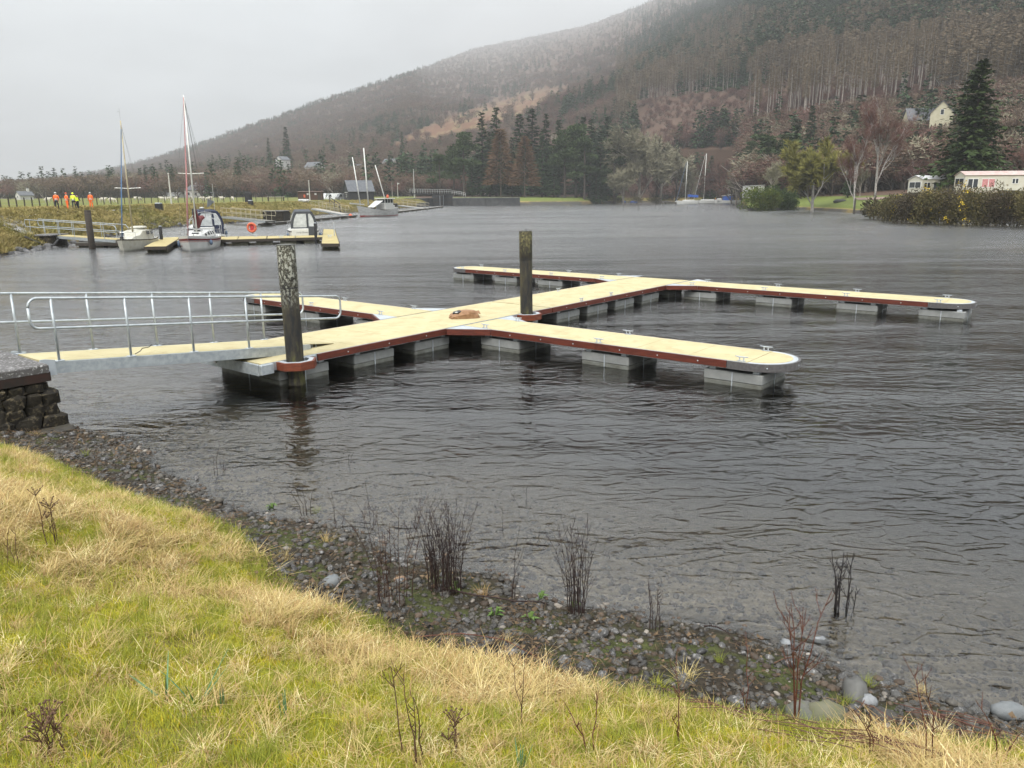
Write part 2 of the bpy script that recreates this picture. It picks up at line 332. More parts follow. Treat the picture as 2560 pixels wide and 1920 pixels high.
def hgt(off):
    q = t.nodes.new('ShaderNodeVectorMath'); q.operation = 'ADD'; q.inputs[1].default_value = off; t.links.new(geo.outputs['Position'], q.inputs[0])
    n = t.nodes.new('ShaderNodeGroup'); n.node_tree = wg; t.links.new(q.outputs[0], n.inputs[0]); return n.outputs[0]
def ms(op, a, b_):
    q = t.nodes.new('ShaderNodeMath'); q.operation = op; t.links.new(a, q.inputs[0])
    if isinstance(b_, (int,float)): q.inputs[1].default_value = b_
    else: t.links.new(b_, q.inputs[1])
    return q.outputs[0]
h0, h1, h2 = hgt((0,0,0)), hgt((EPS,0,0)), hgt((0,EPS,0))
cn = t.nodes.new('ShaderNodeCombineXYZ'); t.links.new(ms('DIVIDE', ms('SUBTRACT', h0, h1), EPS), cn.inputs[0]); t.links.new(ms('DIVIDE', ms('SUBTRACT', h0, h2), EPS), cn.inputs[1]); cn.inputs[2].default_value = 1
bp = t.nodes.new('ShaderNodeVectorMath'); bp.operation = 'NORMALIZE'; t.links.new(cn.outputs[0], bp.inputs[0])
fr = t.nodes.new('ShaderNodeFresnel'); fr.inputs['IOR'].default_value = 1.7; t.links.new(bp.outputs[0], fr.inputs['Normal'])
gl = t.nodes.new('ShaderNodeBsdfGlossy'); sp2 = t.nodes.new('ShaderNodeSeparateXYZ'); t.links.new(geo.outputs['Position'], sp2.inputs[0]); rg = t.nodes.new('ShaderNodeMapRange'); rg.inputs[1].default_value = 6; rg.inputs[2].default_value = 60; rg.inputs[3].default_value = .075; rg.inputs[4].default_value = .20; t.links.new(sp2.outputs['Y'], rg.inputs[0]); t.links.new(rg.outputs[0], gl.inputs['Roughness']); gl.inputs['Color'].default_value = (1,1,1,1); t.links.new(bp.outputs[0], gl.inputs['Normal'])
tr = t.nodes.new('ShaderNodeBsdfTransparent'); tr.inputs['Color'].default_value = (.70,.68,.62,1)
mixs = t.nodes.new('ShaderNodeMixShader'); t.links.new(fr.outputs[0], mixs.inputs[0]); t.links.new(tr.outputs[0], mixs.inputs[1]); t.links.new(gl.outputs[0], mixs.inputs[2]); t.links.new(mixs.outputs[0], mo.inputs['Surface'])
wy = [-30, 0, 20, 60, 150, 400, 900]
v = []; f = []
for i, y in enumerate(wy):
    for j in range(9): v.append(((-1+j/4)*(260+y*.8), y, 0))
for i in range(len(wy)-1):
    for j in range(8): f.append((i*9+j, i*9+j+1, (i+1)*9+j+1, (i+1)*9+j))
mb = MB(); mb.add(v, f); struct(mb.build('water', m_water))
m_bed = M('depth_dark_peat_bed', (.010,.0095,.009), .9, c2=(.008,.0075,.007), scale=.3)  # near-black peat: light lost in deep water is put into the bed colour
mb = MB(); mb.add([(-1300,-40,-3.9),(1300,-40,-3.9),(1300,900,-3.9),(-1300,900,-3.9)], [(0,1,2,3)]); struct(mb.build('loch_bed', m_bed))
# ================================================================== far land: columns of ground seen along each bearing
# px at the shore, shore row, bank width, bank height, then hill points (distance, row)
TAB = [
 (-900,760,10,2.8,[(700,496),(1200,490),(1600,484),(2200,478),(2800,470)]),
 (-300,672,12,2.85,[(560,496),(1000,488),(1500,480),(2000,474),(2600,466)]),
 (0,643,14,2.85,[(450,497),(900,486),(1400,476),(1900,468),(2400,462)]),
 (110,622,16,2.85,[(440,496),(800,482),(1200,468),(1700,456),(2200,450)]),
 (250,598,18,2.8,[(420,495),(700,478),(1000,460),(1400,444),(1800,434)]),
 (430,569,20,2.75,[(400,494),(600,470),(850,444),(1100,416),(1400,392)]),
 (600,557,22,2.75,[(395,493),(570,460),(800,420),(1050,372),(1350,332)]),
 (720,546,24,2.75,[(390,493),(550,452),(750,400),(1000,340),(1300,290)]),
 (900,531,24,2.75,[(390,492),(520,440),(720,370),(1000,290),(1350,228)]),
 (1040,519,16,2.75,[(400,490),(500,430),(720,340),(1000,250),(1450,182)]),
 (1085,514,6,2.8,[(405,489),(500,428),(720,330),(1020,262),(2500,165)]),
 (1250,514,8,2.8,[(420,488),(520,420),(750,300),(1200,255),(4200,108)]),
 (1450,511,12,2.4,[(420,486),(500,400),(700,270),(1200,198),(4600,66)]),
 (1560,506.5,10,1.6,[(400,478),(460,390),(640,255),(1100,165),(4600,24)]),
 (1640,504.8,8,1.4,[(390,470),(450,375),(600,240),(1000,145),(4000,-12)]),
 (1845,504.8,8,1.4,[(380,462),(420,370),(520,230),(800,70),(1500,-40)]),
 (1868,527,6,1.3,[(260,476),(340,390),(470,235),(750,65),(1400,-40)]),
 (2000,524,5,1.2,[(240,470),(320,370),(440,220),(650,60),(1200,-50)]),
 (2130,533,5,1.4,[(225,468),(305,358),(420,210),(620,40),(1100,-55)]),
 (2250,550,5,1.8,[(215,465),(295,348),(395,195),(590,15),(1000,-60)]),
 (2400,557,5,2.1,[(205,460),(275,340),(370,180),(550,10),(900,-70)]),
 (2560,560,5,2.1,[(195,455),(260,320),(345,150),(500,10),(800,-90)]),
 (3400,650,5,2.1,[(170,440),(230,300),(310,130),(450,0),(700,-100)])]
tc_ = []; tY = []; tb = []; th = []; tp = []
for px, py, wb, hb, hp in TAB:
    g = G(px, py, 0); tc_.append(g[0]/g[1]); tY.append(g[1]); tb.append(wb); th.append(hb)
    fk = np.interp(px, [1000,1700], [1,0]); hp = [(Yq*k_, q) for (Yq, q), k_ in zip(hp, (1, 1+.1*fk, 1+.25*fk, 1+.5*fk, 1+.62*fk))]
    tp.append([(Yq, CAM_H+ray(px, q)[2]/ray(px, q)[1]*Yq) for Yq, q in hp])
tc_ = np.array(tc_); tY = np.array(tY); tp = np.array(tp)
def far_cols(c):
    f = lambda a: np.interp(c, tc_, a)
    sY = f(tY); wb = f(tb); hb = f(th)
    hy = [sY-14, sY-3, sY, sY+wb*.25, sY+wb, ]; hz = [sY*0-2.6, sY*0-.5, sY*0, hb*.35, hb]
    for i in range(5): hy.append(np.maximum(f(tp[:,i,0]), sY+wb+20)); hz.append(f(tp[:,i,1]))
    hy.append(hy[-1]+700); hz.append(hz[-1]*.75)
    return np.array(hy), np.array(hz)
def far_z(x, y):
    """height of the far ground under world points"""
    x = np.atleast_1d(np.asarray(x,float)); y = np.atleast_1d(np.asarray(y,float)); hy, hz = far_cols(x/y)
    z = np.array([np.interp(y[i], hy[:,i], hz[:,i]) for i in range(len(x))])
    return z+rough_far(x, y, y-hy[5])
def rough_far(x, y, beyond):
    a = np.clip(beyond/250, 0, 1)
    return a*(14*(fbm(x*.012, y*.012, 31, 3)-.44)+5*(fbm(x*.05,y*.05,41,3)-.44))+(1-a)*.12*(fbm(x*.3,y*.3,51,3)-.44)*np.clip((beyond+300)/10,0,1)*0
cs = np.linspace(-1.25, 1.15, 760); hy, hz = far_cols(cs)
rows = []; seg = [2,3,4,7,26,22,20,22,26,4]
for i, nseg in enumerate(seg):
    for j in range(nseg): rows.append((i, j/nseg))
rows.append((len(seg)-1, 1.))
Yg = np.array([hy[i]*(1-q)+hy[i+1]*q for i, q in rows]); Zg = np.array([hz[i]*(1-q)+hz[i+1]*q for i, q in rows]); Xg = Yg*cs[None,:]
Zg = Zg+rough_far(Xg, Yg, Yg-hy[5][None,:])
PX, PY = proj(Xg, Yg, Zg)
# ground colours by what grows there
def band(v, a, b_, s): return np.clip((v-a)/s+.5,0,1)*np.clip((b_-v)/s+.5,0,1)
n_a = fbm(Xg*.02, Yg*.02, 61); n_b = fbm(Xg*.15, Yg*.15, 71)
rough_g = np.array([.15,.13,.036]); tan = np.array([.28,.21,.08]); field = np.array([.115,.125,.032]); lawn = np.array([.115,.14,.034]); floor = np.array([.085,.052,.036]); brack = np.array([.13,.062,.032]); pale = np.array([.17,.125,.06]); rock = np.array([.06,.055,.05])
colf = np.broadcast_to(floor, Xg.shape+(3,)).copy()
ri = np.array([i+q for i, q in rows])[:,None]+0*cs[None,:]
left = (cs < tc_[9])[None,:]
c_bank = mixc(np.broadcast_to(rough_g, Xg.shape+(3,)), tan, np.clip((n_b-.40)*6,0,1))
colf = np.where((ri < 4.15)[...,None], c_bank, colf)
colf = np.where(((ri >= 4.0)&(ri < 5.0)&left)[...,None], mixc(np.broadcast_to(field, Xg.shape+(3,)), rough_g, np.clip((n_b-.5)*4,0,1)), colf)
isl = (cs > tc_[16]-.002)&(cs < tc_[19]); isp = (cs > tc_[10])&(cs < tc_[13])
colf = np.where(((ri >= 3.3)&(ri < 4.45)&(isl|isp)[None,:])[...,None], np.broadcast_to(lawn, Xg.shape+(3,)), colf)
colf = np.where((ri < 3.25)[...,None], mixc(np.broadcast_to(rock, Xg.shape+(3,)), tan*.6, np.clip((n_b-.5)*5,0,1)), colf)
def stripe(px, py, cx, cy, hx, hy_, ang):
    dx, dy = px-cx, py-cy; a = dx*math.cos(ang)+dy*math.sin(ang); q = -dx*math.sin(ang)+dy*math.cos(ang)
    return np.clip(1.4-np.hypot(a/hx, q/hy_)*1.2+(n_a-.45)*1.6, 0, 1)
def clearing(px, py): return np.clip(1.5-np.hypot((((px-1200)*math.cos(-.32)+(py-300)*math.sin(-.32))/225), ((-(px-1200)*math.sin(-.32)+(py-300)*math.cos(-.32))/30))*1.2, 0, 1)
def moor(px, py): return np.clip(1.5-np.hypot((((px-1560)*math.cos(-.45)+(py-60)*math.sin(-.45))/330), ((-(px-1560)*math.sin(-.45)+(py-60)*math.cos(-.45))/55))*1.2, 0, 1)
hillm = (ri > 5.3).astype(float)
bc = mixc(np.broadcast_to(brack, Xg.shape+(3,)), pale, np.clip((n_b-.47)*6+(n_a-.45)*2,0,1))
colf = mixc(colf, bc, np.clip(clearing(PX,PY)*2,0,1)*hillm*.95)
colf = mixc(colf, mixc(np.broadcast_to(brack*.5, Xg.shape+(3,)), pale*.38, np.clip((n_b-.52)*3,0,1)), np.clip(moor(PX,PY)*1.5,0,1)*hillm*.9)
me = grid_mesh('terrain', Xg, Yg, Zg, m_ground, {'col':colf})
struct(put('terrain', me))
# ================================================================== haze
mh = bpy.data.materials.new('wet_air'); mh.use_nodes = True; t = mh.node_tree; t.nodes.clear()
pv = t.nodes.new('ShaderNodeVolumePrincipled'); pv.inputs['Color'].default_value = (.635,.65,.665,1); pv.inputs['Density'].default_value = .00026; pv.inputs['Anisotropy'].default_value = 0
mo = t.nodes.new('ShaderNodeOutputMaterial'); t.links.new(pv.outputs[0], mo.inputs['Volume'])
mb = MB(); mb.box(-8200, 7600, -60, 6600, -5.2, 1500); stuff(mb.build('haze', mh))
# ================================================================== the new jetty, in its own frame (u along the walkway, v across it)
YAW = R(38.5); UX, UY = math.sin(YAW), math.cos(YAW); JR = math.atan2(UY, UX)
def J(u, v, z=0.): return (u*UX-v*UY, u*UY+v*UX, z)
def toJ(p): return (p[0]*UX+p[1]*UY, -p[0]*UY+p[1]*UX)
DZ = .55; VR, VL = 13.90, 16.36; FW = 1.52; US = 9.08; UE = 29.10; UJ = 19.46; FA, FB = 15.28, 27.56
cleat_me = None
def cleat_mesh():
    mb = MB()
    for sx in (-.055, .055): mb.lathe([(.030,0),(.017,.02),(.015,.085),(.02,.10)], (sx,0,0), 8)
    mb.tube([(-.17,0,.115),(-.09,0,.103),(.09,0,.103),(.17,0,.115)], [.009,.016,.016,.009], 8); mb.box(-.10,.10,-.032,.032,-.004,.008)
    return mb.mesh('cleat', m_galvl, True)
cleat_me = cleat_mesh()
FL = {}
def float_mesh(lx, ly):
    k = (round(lx,2), round(ly,2))
    if k not in FL:
        a = MB(); a.bbox(-lx/2,lx/2,-ly/2,ly/2,-.42,.10,.025); b_ = MB(); b_.bbox(-lx/2-.006,lx/2+.006,-ly/2-.006,ly/2+.006,.104,.30,.02)
        c_ = MB(); c_.box(-lx/2-.016,lx/2+.016,-.011,.011,-.30,.296); c_.box(-.011,.011,-ly/2-.016,ly/2+.016,-.30,.292)
        d_ = MB(); d_.bbox(-.07,.07,-.07,.07,.301,.365,.01)
        FL[k] = (a.mesh('float_body', m_concw), b_.mesh('float_lid', m_conc), c_.mesh('joint_strip', m_galvl), d_.mesh('mounting_block', m_galvl))
    return FL[k]
def add_float(par, x, y, lx, ly):
    a, b_, c_, d_ = float_mesh(lx, ly); o = put('float', a, par, (x,y,0)); put('float_lid', b_, o); put('joint_strip', c_, o); [put('mounting_block', d_, o, (sx*(lx/2-.16), sy*(ly/2-.12), 0)) for sx in (-1,1) for sy in (-1,1)]
def add_cleat(par, x, y, rot=0): put('cleat', cleat_me, par, (x,y,DZ+.004), rot, .85)
bolt_me = MB().lathe([(.016,0),(.016,.008),(.008,.013)], n=8, axis='y').mesh('bolt', m_galvl)
def side_boards(par, x0, x1, y, sgn, n, bolts=True):
    """red-brown hardwood fender boards bolted to the frame edge, along local x"""
    Lb = (x1-x0)/n
    for i in range(n):
        mb = MB(); mb.box(x0+i*Lb+.004, x0+(i+1)*Lb-.004, min(y,y+sgn*.045), max(y,y+sgn*.045), .392, DZ-.008); b_ = mb.build('fender_board', m_hard, par)
        if bolts:
            for q in (.2,.5,.8):
                bo = put('bolt', bolt_me, b_, (x0+(i+q)*Lb, y+sgn*.045, .465))
                if sgn < 0: bo.rotation_euler = (0,0,math.pi)
def deck_panels(par, x0, x1, y0, y1, step, z=DZ):
    n = max(1, round((x1-x0)/step)); s = (x1-x0)/n
    me = MB().box(-s/2+.005, s/2-.005, y0, y1, z-.04, z).mesh('deck_panel', m_deck)
    for i in range(n): put('deck_panel', me, par, (x0+(i+.5)*s, 0, 0))
def frame_rails(par, x0, x1, y0, y1):
    mb = MB(); zt = DZ-.003
    for y in (y0, y1-.03): mb.box(x0, x1, y, y+.03, .37, zt)
    n = max(2, int((x1-x0)/1.2))
    for i in range(n+1):
        x = x0+(x1-x0-.06)*i/n; mb.box(x, x+.06, y0+.03, y1-.03, .40, DZ-.043)
    mb.box(x0+.001, x1-.001, y0+.03, y0+.07, .366, .372); mb.box(x0+.001, x1-.001, y1-.07, y1-.03, .366, .372)
    mb.build('frame', m_galv, par)
def collar(par, cx, cy, rot):
    """octagonal pile guide: steel frame faced with hardwood"""
    r0, r1 = .30, .40; P = []
    for k in range(8):
        a = rot+math.pi/8+k*math.pi/4; P.append((math.cos(a), math.sin(a)))
    fr_ = None; mb = MB()
    for k in range(8):
        a, b_ = P[k], P[(k+1)%8]
        q = [(cx+a[0]*r0,cy+a[1]*r0),(cx+b_[0]*r0,cy+b_[1]*r0),(cx+b_[0]*r1,cy+b_[1]*r1),(cx+a[0]*r1,cy+a[1]*r1)]
        mb.prism(q[::-1], .46, .54)
    mb.box(cx-.28, cx+.28, cy+.30, cy+.62, .47, .53)
    c_ = mb.build('pile_guide', m_galvl, par)
    for k in range(8):
        a, b_ = P[k], P[(k+1)%8]; r2, r3 = .402, .452
        mid = ((a[0]+b_[0])/2, (a[1]+b_[1])/2)
        if mid[1] > .55: continue
        q = [(cx+a[0]*r2,cy+a[1]*r2),(cx+b_[0]*r2,cy+b_[1]*r2),(cx+b_[0]*r3,cy+b_[1]*r3),(cx+a[0]*r3,cy+a[1]*r3)]
        MB().prism(q[::-1], .37, .536).build('facing_board', m_hardo, c_)
# ---- walkway, near and far sections (local x = u, local y = v - VR)
def local(par, u, v): return u-par['u0'], v-VR
W = VL-VR
w1 = thing('walkway_pontoon', 'broad yellow decked walkway pontoon under the foot of the gangway', 'pontoon', J(US,VR), JR, 'walkway sections of the new jetty')
w2 = thing('walkway_pontoon', 'yellow decked walkway pontoon beyond the second pile, joining the outer fingers', 'pontoon', J(UJ,VR), JR, 'walkway sections of the new jetty')
for wk, Ln in ((w1, UJ-US-.012), (w2, UE-UJ)):
    frame_rails(wk, 0, Ln, 0, W)
deck_panels(w1, .03, UJ-US-.045, .032, W-.032, 1.22); deck_panels(w2, .03, UE-UJ-.035, .032, W-.032, 1.22)
mb = MB(); mb.bbox(-.05,.0,.05,W-.05,.30,DZ-.01,.01); mb.bbox(-.07,.24,-.10,-.001,.34,DZ-.004,.012); mb.bbox(.95,1.36,-.075,-.001,.38,DZ-.006,.01); mb.build('end_bracket', m_galv, w1)
mb = MB(); mb.bbox(-.071,-.052,1.62,1.72,.38,.52,.004); mb.build('maker_plate', m_white, w1)
side_boards(w1, 1.42, FA-US-.52, 0, -1, 1); side_boards(w1, FA+FW-US+1.15, UJ-US-.02, 0, -1, 1, False); side_boards(w1, .25, FA-US-.6, W, 1, 1); side_boards(w1, FA+FW-US+.6, UJ-US-.02, W, 1, 1)
side_boards(w2, .02, FB-UJ-.55, 0, -1, 2); side_boards(w2, .02, FB-UJ-.55, W, 1, 2)
def u_at(px):
    us = np.linspace(8, 31, 2400); q = np.array([J(u_, VR+.08, .15) for u_ in us]); return float(np.interp(px, proj(q[:,0], q[:,1], q[:,2])[0], us))
for a_, b_ in ((700,822),(886,985),(1038,1123),(1180,1265),(1300,1345)): u0_, u1_ = u_at(a_), u_at(b_); add_float(w1, (u0_+u1_)/2-US, W/2, u1_-u0_, W-.16)
for a_, b_ in ((1393,1449),(1469,1519),(1539,1585),(1606,1647),(1672,1705)): u0_, u1_ = u_at(a_), u_at(b_); add_float(w2, (u0_+u1_)/2-UJ, W/2, u1_-u0_, W-.16)
pc1 = toJ(G(739,903,.5)); pc2 = toJ(G(1317,786,.5))
collar(w1, pc1[0]-US, pc1[1]-VR, 0); collar(w1, pc2[0]-US, pc2[1]-VR, 0)
for px, py in ((1454,745),(1528,731),(1396,721)):
    q = toJ(G(px,py,DZ+.1)); add_cleat(w2, q[0]-UJ, min(max(q[1]-VR,.07),W-.07))
# ---- fingers: local x outwards from the walkway edge, local y along it
def finger(label, side, u0, Ln, floats, cleats_n, flen):
    r_ = FW/2
    fg = thing('finger_pontoon', label, 'pontoon', J(u0+r_, VR-.05 if side < 0 else VL+.05), JR+(-math.pi/2 if side < 0 else math.pi/2), 'finger pontoons of the new jetty')
    x1 = Ln-r_
    frame_rails(fg, 0, x1, -r_, r_); deck_panels(fg, .02, x1-.01, -r_+.032, r_-.032, 1.22)
    n = 18; arc = [(x1+(r_)*math.sin(math.pi*k/n), -(r_)*math.cos(math.pi*k/n)) for k in range(n+1)]; a2 = [(x1+(r_-.10)*math.sin(math.pi*k/n), -(r_-.10)*math.cos(math.pi*k/n)) for k in range(n+1)]
    MB().prism(a2, DZ-.04, DZ).build('deck_panel', m_deck, fg)
    mb = MB(); [mb.prism([arc[k],arc[k+1],a2[k+1],a2[k]], DZ-.06, DZ-.004) for k in range(n)]; mb.build('end_rim', m_galvl, fg)
    a3 = [(x1+(r_+.05)*math.sin(math.pi*k/n), -(r_+.05)*math.cos(math.pi*k/n)) for k in range(n+1)]
    mb = MB(); mb.prism([(x1-.42,-r_-.001),(x1-.42,-r_-.05),a3[0],arc[0]][::-1], .385, DZ-.006); mb.prism([(x1-.42,r_+.001),(x1-.42,r_+.05),a3[-1],arc[-1]], .385, DZ-.006)
    [mb.prism([arc[k],a3[k],a3[k+1],arc[k+1]][::1], .385, DZ-.006) for k in range(n)]; cap = mb.build('end_fender', m_rub, fg)
    for k in (3,9,15):
        a = math.pi*k/n; bo = put('bolt', bolt_me, cap, (x1+(r_+.05)*math.sin(a), -(r_+.05)*math.cos(a), .465), a+math.pi)
    g = .62                                        # gusset plates either side of the root
    for s in (-1,1):
        P = [(-.0, s*(r_+.004)),(-.0, s*(r_+g)),(1.0, s*(r_+.004))]; P = P if s < 0 else P[::-1]
        gp = MB().prism(P[::-1], DZ-.03, DZ-.002).build('gusset_plate', m_galvl, fg)
        nx, ny = g/1.177, s*1.0/1.177
        A, B = (0.02, s*(r_+g)), (1.0, s*(r_+.01)); Q = [A,B,(B[0]+nx*.045,B[1]+ny*.045),(A[0]+nx*.045,A[1]+ny*.045)]; Q = Q if s > 0 else Q[::-1]
        MB().prism(Q[::-1], .392, DZ-.008).build('fender_board', m_hard, gp)
        side_boards(fg, 1.03, x1-.43, s*r_, s, 2)
    for x in floats: add_float(fg, x, 0, flen, FW-.1)
    for i in range(cleats_n):
        x = .75+(x1-.9)*i/(cleats_n-1) if cleats_n > 1 else x1*.5
        for s in (-1,1): add_cleat(fg, x, s*(r_-.07))
    return fg
def fdist(px, py, side):
    q = toJ(G(px, py, .2)); return (VR-q[1]) if side < 0 else (q[1]-VL)
finger('finger pontoon with rounded end, joined to the walkway beside the brown parcel', -1, FA, 8.68, (1.25, 4.45, 7.6), 3, 1.28)
finger('long outer finger pontoon running from the walkway end towards the gorse shore', -1, FB, 10.15, (1.1, 3.95, 6.8, 9.35), 4, 1.3)
finger('finger pontoon seen through the gangway handrails, running towards the moored yachts', 1, FA, 8.2, (1.2, 4.3, 7.2), 3, 1.3)
finger('outer finger pontoon behind the second pile, running towards the lock', 1, FB, 9.45, (1.1, 3.4, 5.9, 8.5), 4, 1.3)
# ---- piles
def pile_mat(name, lich, lo):
    m = bpy.data.materials.new(name); m.use_nodes = True; t = m.node_tree; b = t.nodes['Principled BSDF']; b.inputs['Roughness'].default_value = .75; b.inputs['Specular IOR Level'].default_value = .2
    tc = t.nodes.new('ShaderNodeTexCoord')
    def nn(s, st, d=5):
        mp = t.nodes.new('ShaderNodeMapping'); mp.inputs['Scale'].default_value = st; t.links.new(tc.outputs['Object'], mp.inputs[0]); n = t.nodes.new('ShaderNodeTexNoise'); n.inputs['Scale'].default_value = s; n.inputs['Detail'].default_value = d; n.inputs['Roughness'].default_value = .65; t.links.new(mp.outputs[0], n.inputs[0]); return n.outputs['Fac']
    def mr(v, a, b_, c=0., d=1.):
        q = t.nodes.new('ShaderNodeMapRange'); q.inputs[1].default_value = a; q.inputs[2].default_value = b_; q.inputs[3].default_value = c; q.inputs[4].default_value = d; t.links.new(v, q.inputs[0]); return q.outputs[0]
    def mix(f, a, b_):
        x = t.nodes.new('ShaderNodeMix'); x.data_type = 'RGBA'; t.links.new(f, x.inputs[0])
        for i, v in ((6,a),(7,b_)):
            if isinstance(v, tuple): x.inputs[i].default_value = (*v,1)
            else: t.links.new(v, x.inputs[i])
        return x.outputs[2]
    def mul(a, b_):
        q = t.nodes.new('ShaderNodeMath'); q.operation = 'MULTIPLY'; t.links.new(a, q.inputs[0]); t.links.new(b_, q.inputs[1]); return q.outputs[0]
    c = mix(mr(nn(5,(1,1,.25)),.4,.62), (.020,.020,.021), (.055,.048,.030))
    sp = t.nodes.new('ShaderNodeSeparateXYZ'); t.links.new(tc.outputs['Object'], sp.inputs[0])
    c = mix(mul(mr(nn(9,(1,1,.3)),.52,.66), mr(sp.outputs['Z'], 1.3, .4)), c, (.085,.085,.035))
    hi = mr(sp.outputs['Z'], lo, lo+.7)
    c = mix(mul(mr(nn(16,(1,1,.7)),.52,.57), hi), c, lich)
    c = mix(mul(mr(nn(45,(1,1,1)),.55,.6), hi), c, tuple(v*.85 for v in lich))
    t.links.new(c, b.inputs['Base Color'])
    bm = t.nodes.new('ShaderNodeBump'); bm.inputs['Distance'].default_value = .01; t.links.new(nn(20,(1,1,.4)), bm.inputs['Height']); t.links.new(bm.outputs[0], b.inputs['Normal'])
    return m
def pile(label, uv, top, lich, lo, seam, seed):
    x, y, _ = J(*uv); p = thing('mooring_pile', label, 'pile', (x,y,0)); rr = random.Random(seed)
    mb = MB(); n = 20; prof = [(.18,-4.2),(.182,-.1),(.185,seam-.02),(.18,seam),(.188,seam+.02),(.19,top-.03),(.18,top)]
    mb.lathe(prof, n=n); mb.v = [(a+.004*math.sin(7*b_+z*3), b_+.004*math.sin(9*a+z*2), z) for a,b_,z in mb.v]
    mb.build('pile_shaft', pile_mat('pile_'+str(seed), lich, lo), p, True)
    MB().lathe([(.19,0),(.19,.012),(.16,.018)], (0,0,top), 20).build('pile_cap', M('pile_top', (.10,.10,.09), .9), p)
    q = MB(); q.lathe([(.1915,0),(.1915,.025)], (0,0,seam+.03), 20); q.build('joint_band', m_black, p)
    return p
p1 = pile('dark mooring pile crusted with pale lichen standing beside the gangway foot', pc1, 2.97, (.33,.33,.28), 1.6, 2.05, 1)
p2 = pile('dark mooring pile streaked with yellow lichen between the two near jetty fingers', pc2, 2.93, (.19,.175,.08), 2.2, 2.1, 2)
p1.rotation_euler = (R(.3), R(-.5), 0); p2.rotation_euler = (0, R(-.7), 0)
q = MB(); q.tube([(0,0,0),(0,0,.07)], .012, 6); q.build('pin', m_black, p2, loc=(.02,0,2.94))
# ---- gangway
GV0, GV1 = 14.44, 15.66; GU0, GU1, GZ0, GZ1 = 5.20, 10.75, 1.2, .66
gw = thing('gangway', 'yellow decked gangway with galvanised handrails leading from the stone abutment to the jetty', 'gangway', J(GU0,GV0,GZ0), JR)
slope = (GZ1-GZ0)/(GU1-GU0); GL = GU1-GU0; gwid = GV1-GV0
def gz(x): return slope*x
for i in range(5):
    x0, x1 = GL*i/5+.003, GL*(i+1)/5-.003
    MB().add([(x0,.05,gz(x0)),(x1,.05,gz(x1)),(x1,gwid-.05,gz(x1)),(x0,gwid-.05,gz(x0)),(x0,.05,gz(x0)-.04),(x1,.05,gz(x1)-.04),(x1,gwid-.05,gz(x1)-.04),(x0,gwid-.05,gz(x0)-.04)], [(0,1,2,3),(7,6,5,4),(0,4,5,1),(1,5,6,2),(2,6,7,3),(3,7,4,0)]).build('deck_panel', m_deck, gw)
for y in (0, gwid):
    mb = MB(); mb.bar((.12,y,gz(.12)-.105), (GL,y,gz(GL)-.105), .018, .19); s = 1 if y == 0 else -1
    mb.bar((.12,y+s*.03,gz(.12)-.012), (GL,y+s*.03,gz(GL)-.012), .075, .012); mb.bar((.12,y+s*.03,gz(.12)-.205), (GL,y+s*.03,gz(GL)-.205), .075, .012)
    mb.build('side_beam', m_galv, gw)
    mb = MB(); mb.slab([(.16,y-.012*s,.015),(.16,y-.012*s,-.25),(.05,y-.012*s,-.24),(-.10,y-.012*s,-.02),(-.08,y-.012*s,.05),(.0,y-.012*s,.05)], .02); mb.lathe([(.045,0),(.045,.05),(.02,.06)], (-.02,y-.03*s,.0), 10, 'y'); mb.build('hinge_plate', m_galvl, gw)
    zt = 1.10; zm = .58; xa, xb = (-.12, GL+.95) if y == 0 else (-1.1, GL+.75); r_ = .15; pts = []
    def arcp(cx, cz, a0, a1, n=6): return [(cx+r_*math.cos(a0+(a1-a0)*k/n), y+s*.03, gz(cx)+cz+r_*math.sin(a0+(a1-a0)*k/n)) for k in range(n+1)]
    pts += arcp(xa+r_, zt-r_, math.pi, math.pi/2); pts += arcp(xb-r_, zt-r_, math.pi/2, 0); pts += arcp(xb-r_, zm+r_, 0, -math.pi/2); pts += arcp(xa+r_, zm+r_, -math.pi/2, -math.pi); pts.append(pts[0])
    MB().tube(pts, .0235, 8).build('handrail', m_galv, gw, True)
    for i in range(5):
        x = (.25+(GL-.55)*i/4) if y == 0 else (.05+(GL-.45)*i/4)
        ps = MB().tube([(x,y+s*.03,gz(x)+.0),(x,y+s*.03,gz(x)+zt)], .0235, 8).build('post', m_galv, gw, True)
        MB().bbox(x-.075,x+.075,y+s*.03-.05,y+s*.03+.05,gz(x)-.006,gz(x)+.012,.004).build('foot_plate', m_galvl, ps)
mb = MB(); mb.slab([(GL,.06,gz(GL)+.005),(GL+.75,.1,DZ+.012-GZ0),(GL+.75,gwid-.1,DZ+.012-GZ0),(GL,gwid-.06,gz(GL)+.005)], .012); mb.build('landing_flap', m_deck, gw)
mb = MB(); [mb.box(GL+.0+.75*i/7, GL+.012+.75*i/7, .085, .1, DZ+.03-GZ0-.05, gz(GL)-(.08*i/7)+.0) for i in range(1,3)]; mb.bbox(GL-.35,GL-.2,.12,gwid-.12,DZ+.006-GZ0,gz(GL-.3)-.04,.01); mb.build('roller_bar', m_galvl, gw)
q = MB(); q.tube([(1.62,.12,gz(1.6)+.02),(1.75,.17,gz(1.6)+.05),(1.78,.15,gz(1.6)+.10),(1.9,.12,gz(1.6)+.11),(1.95,.1,gz(1.6)+.16)], .008, 5); q.build('wire_offcut', m_black, gw)
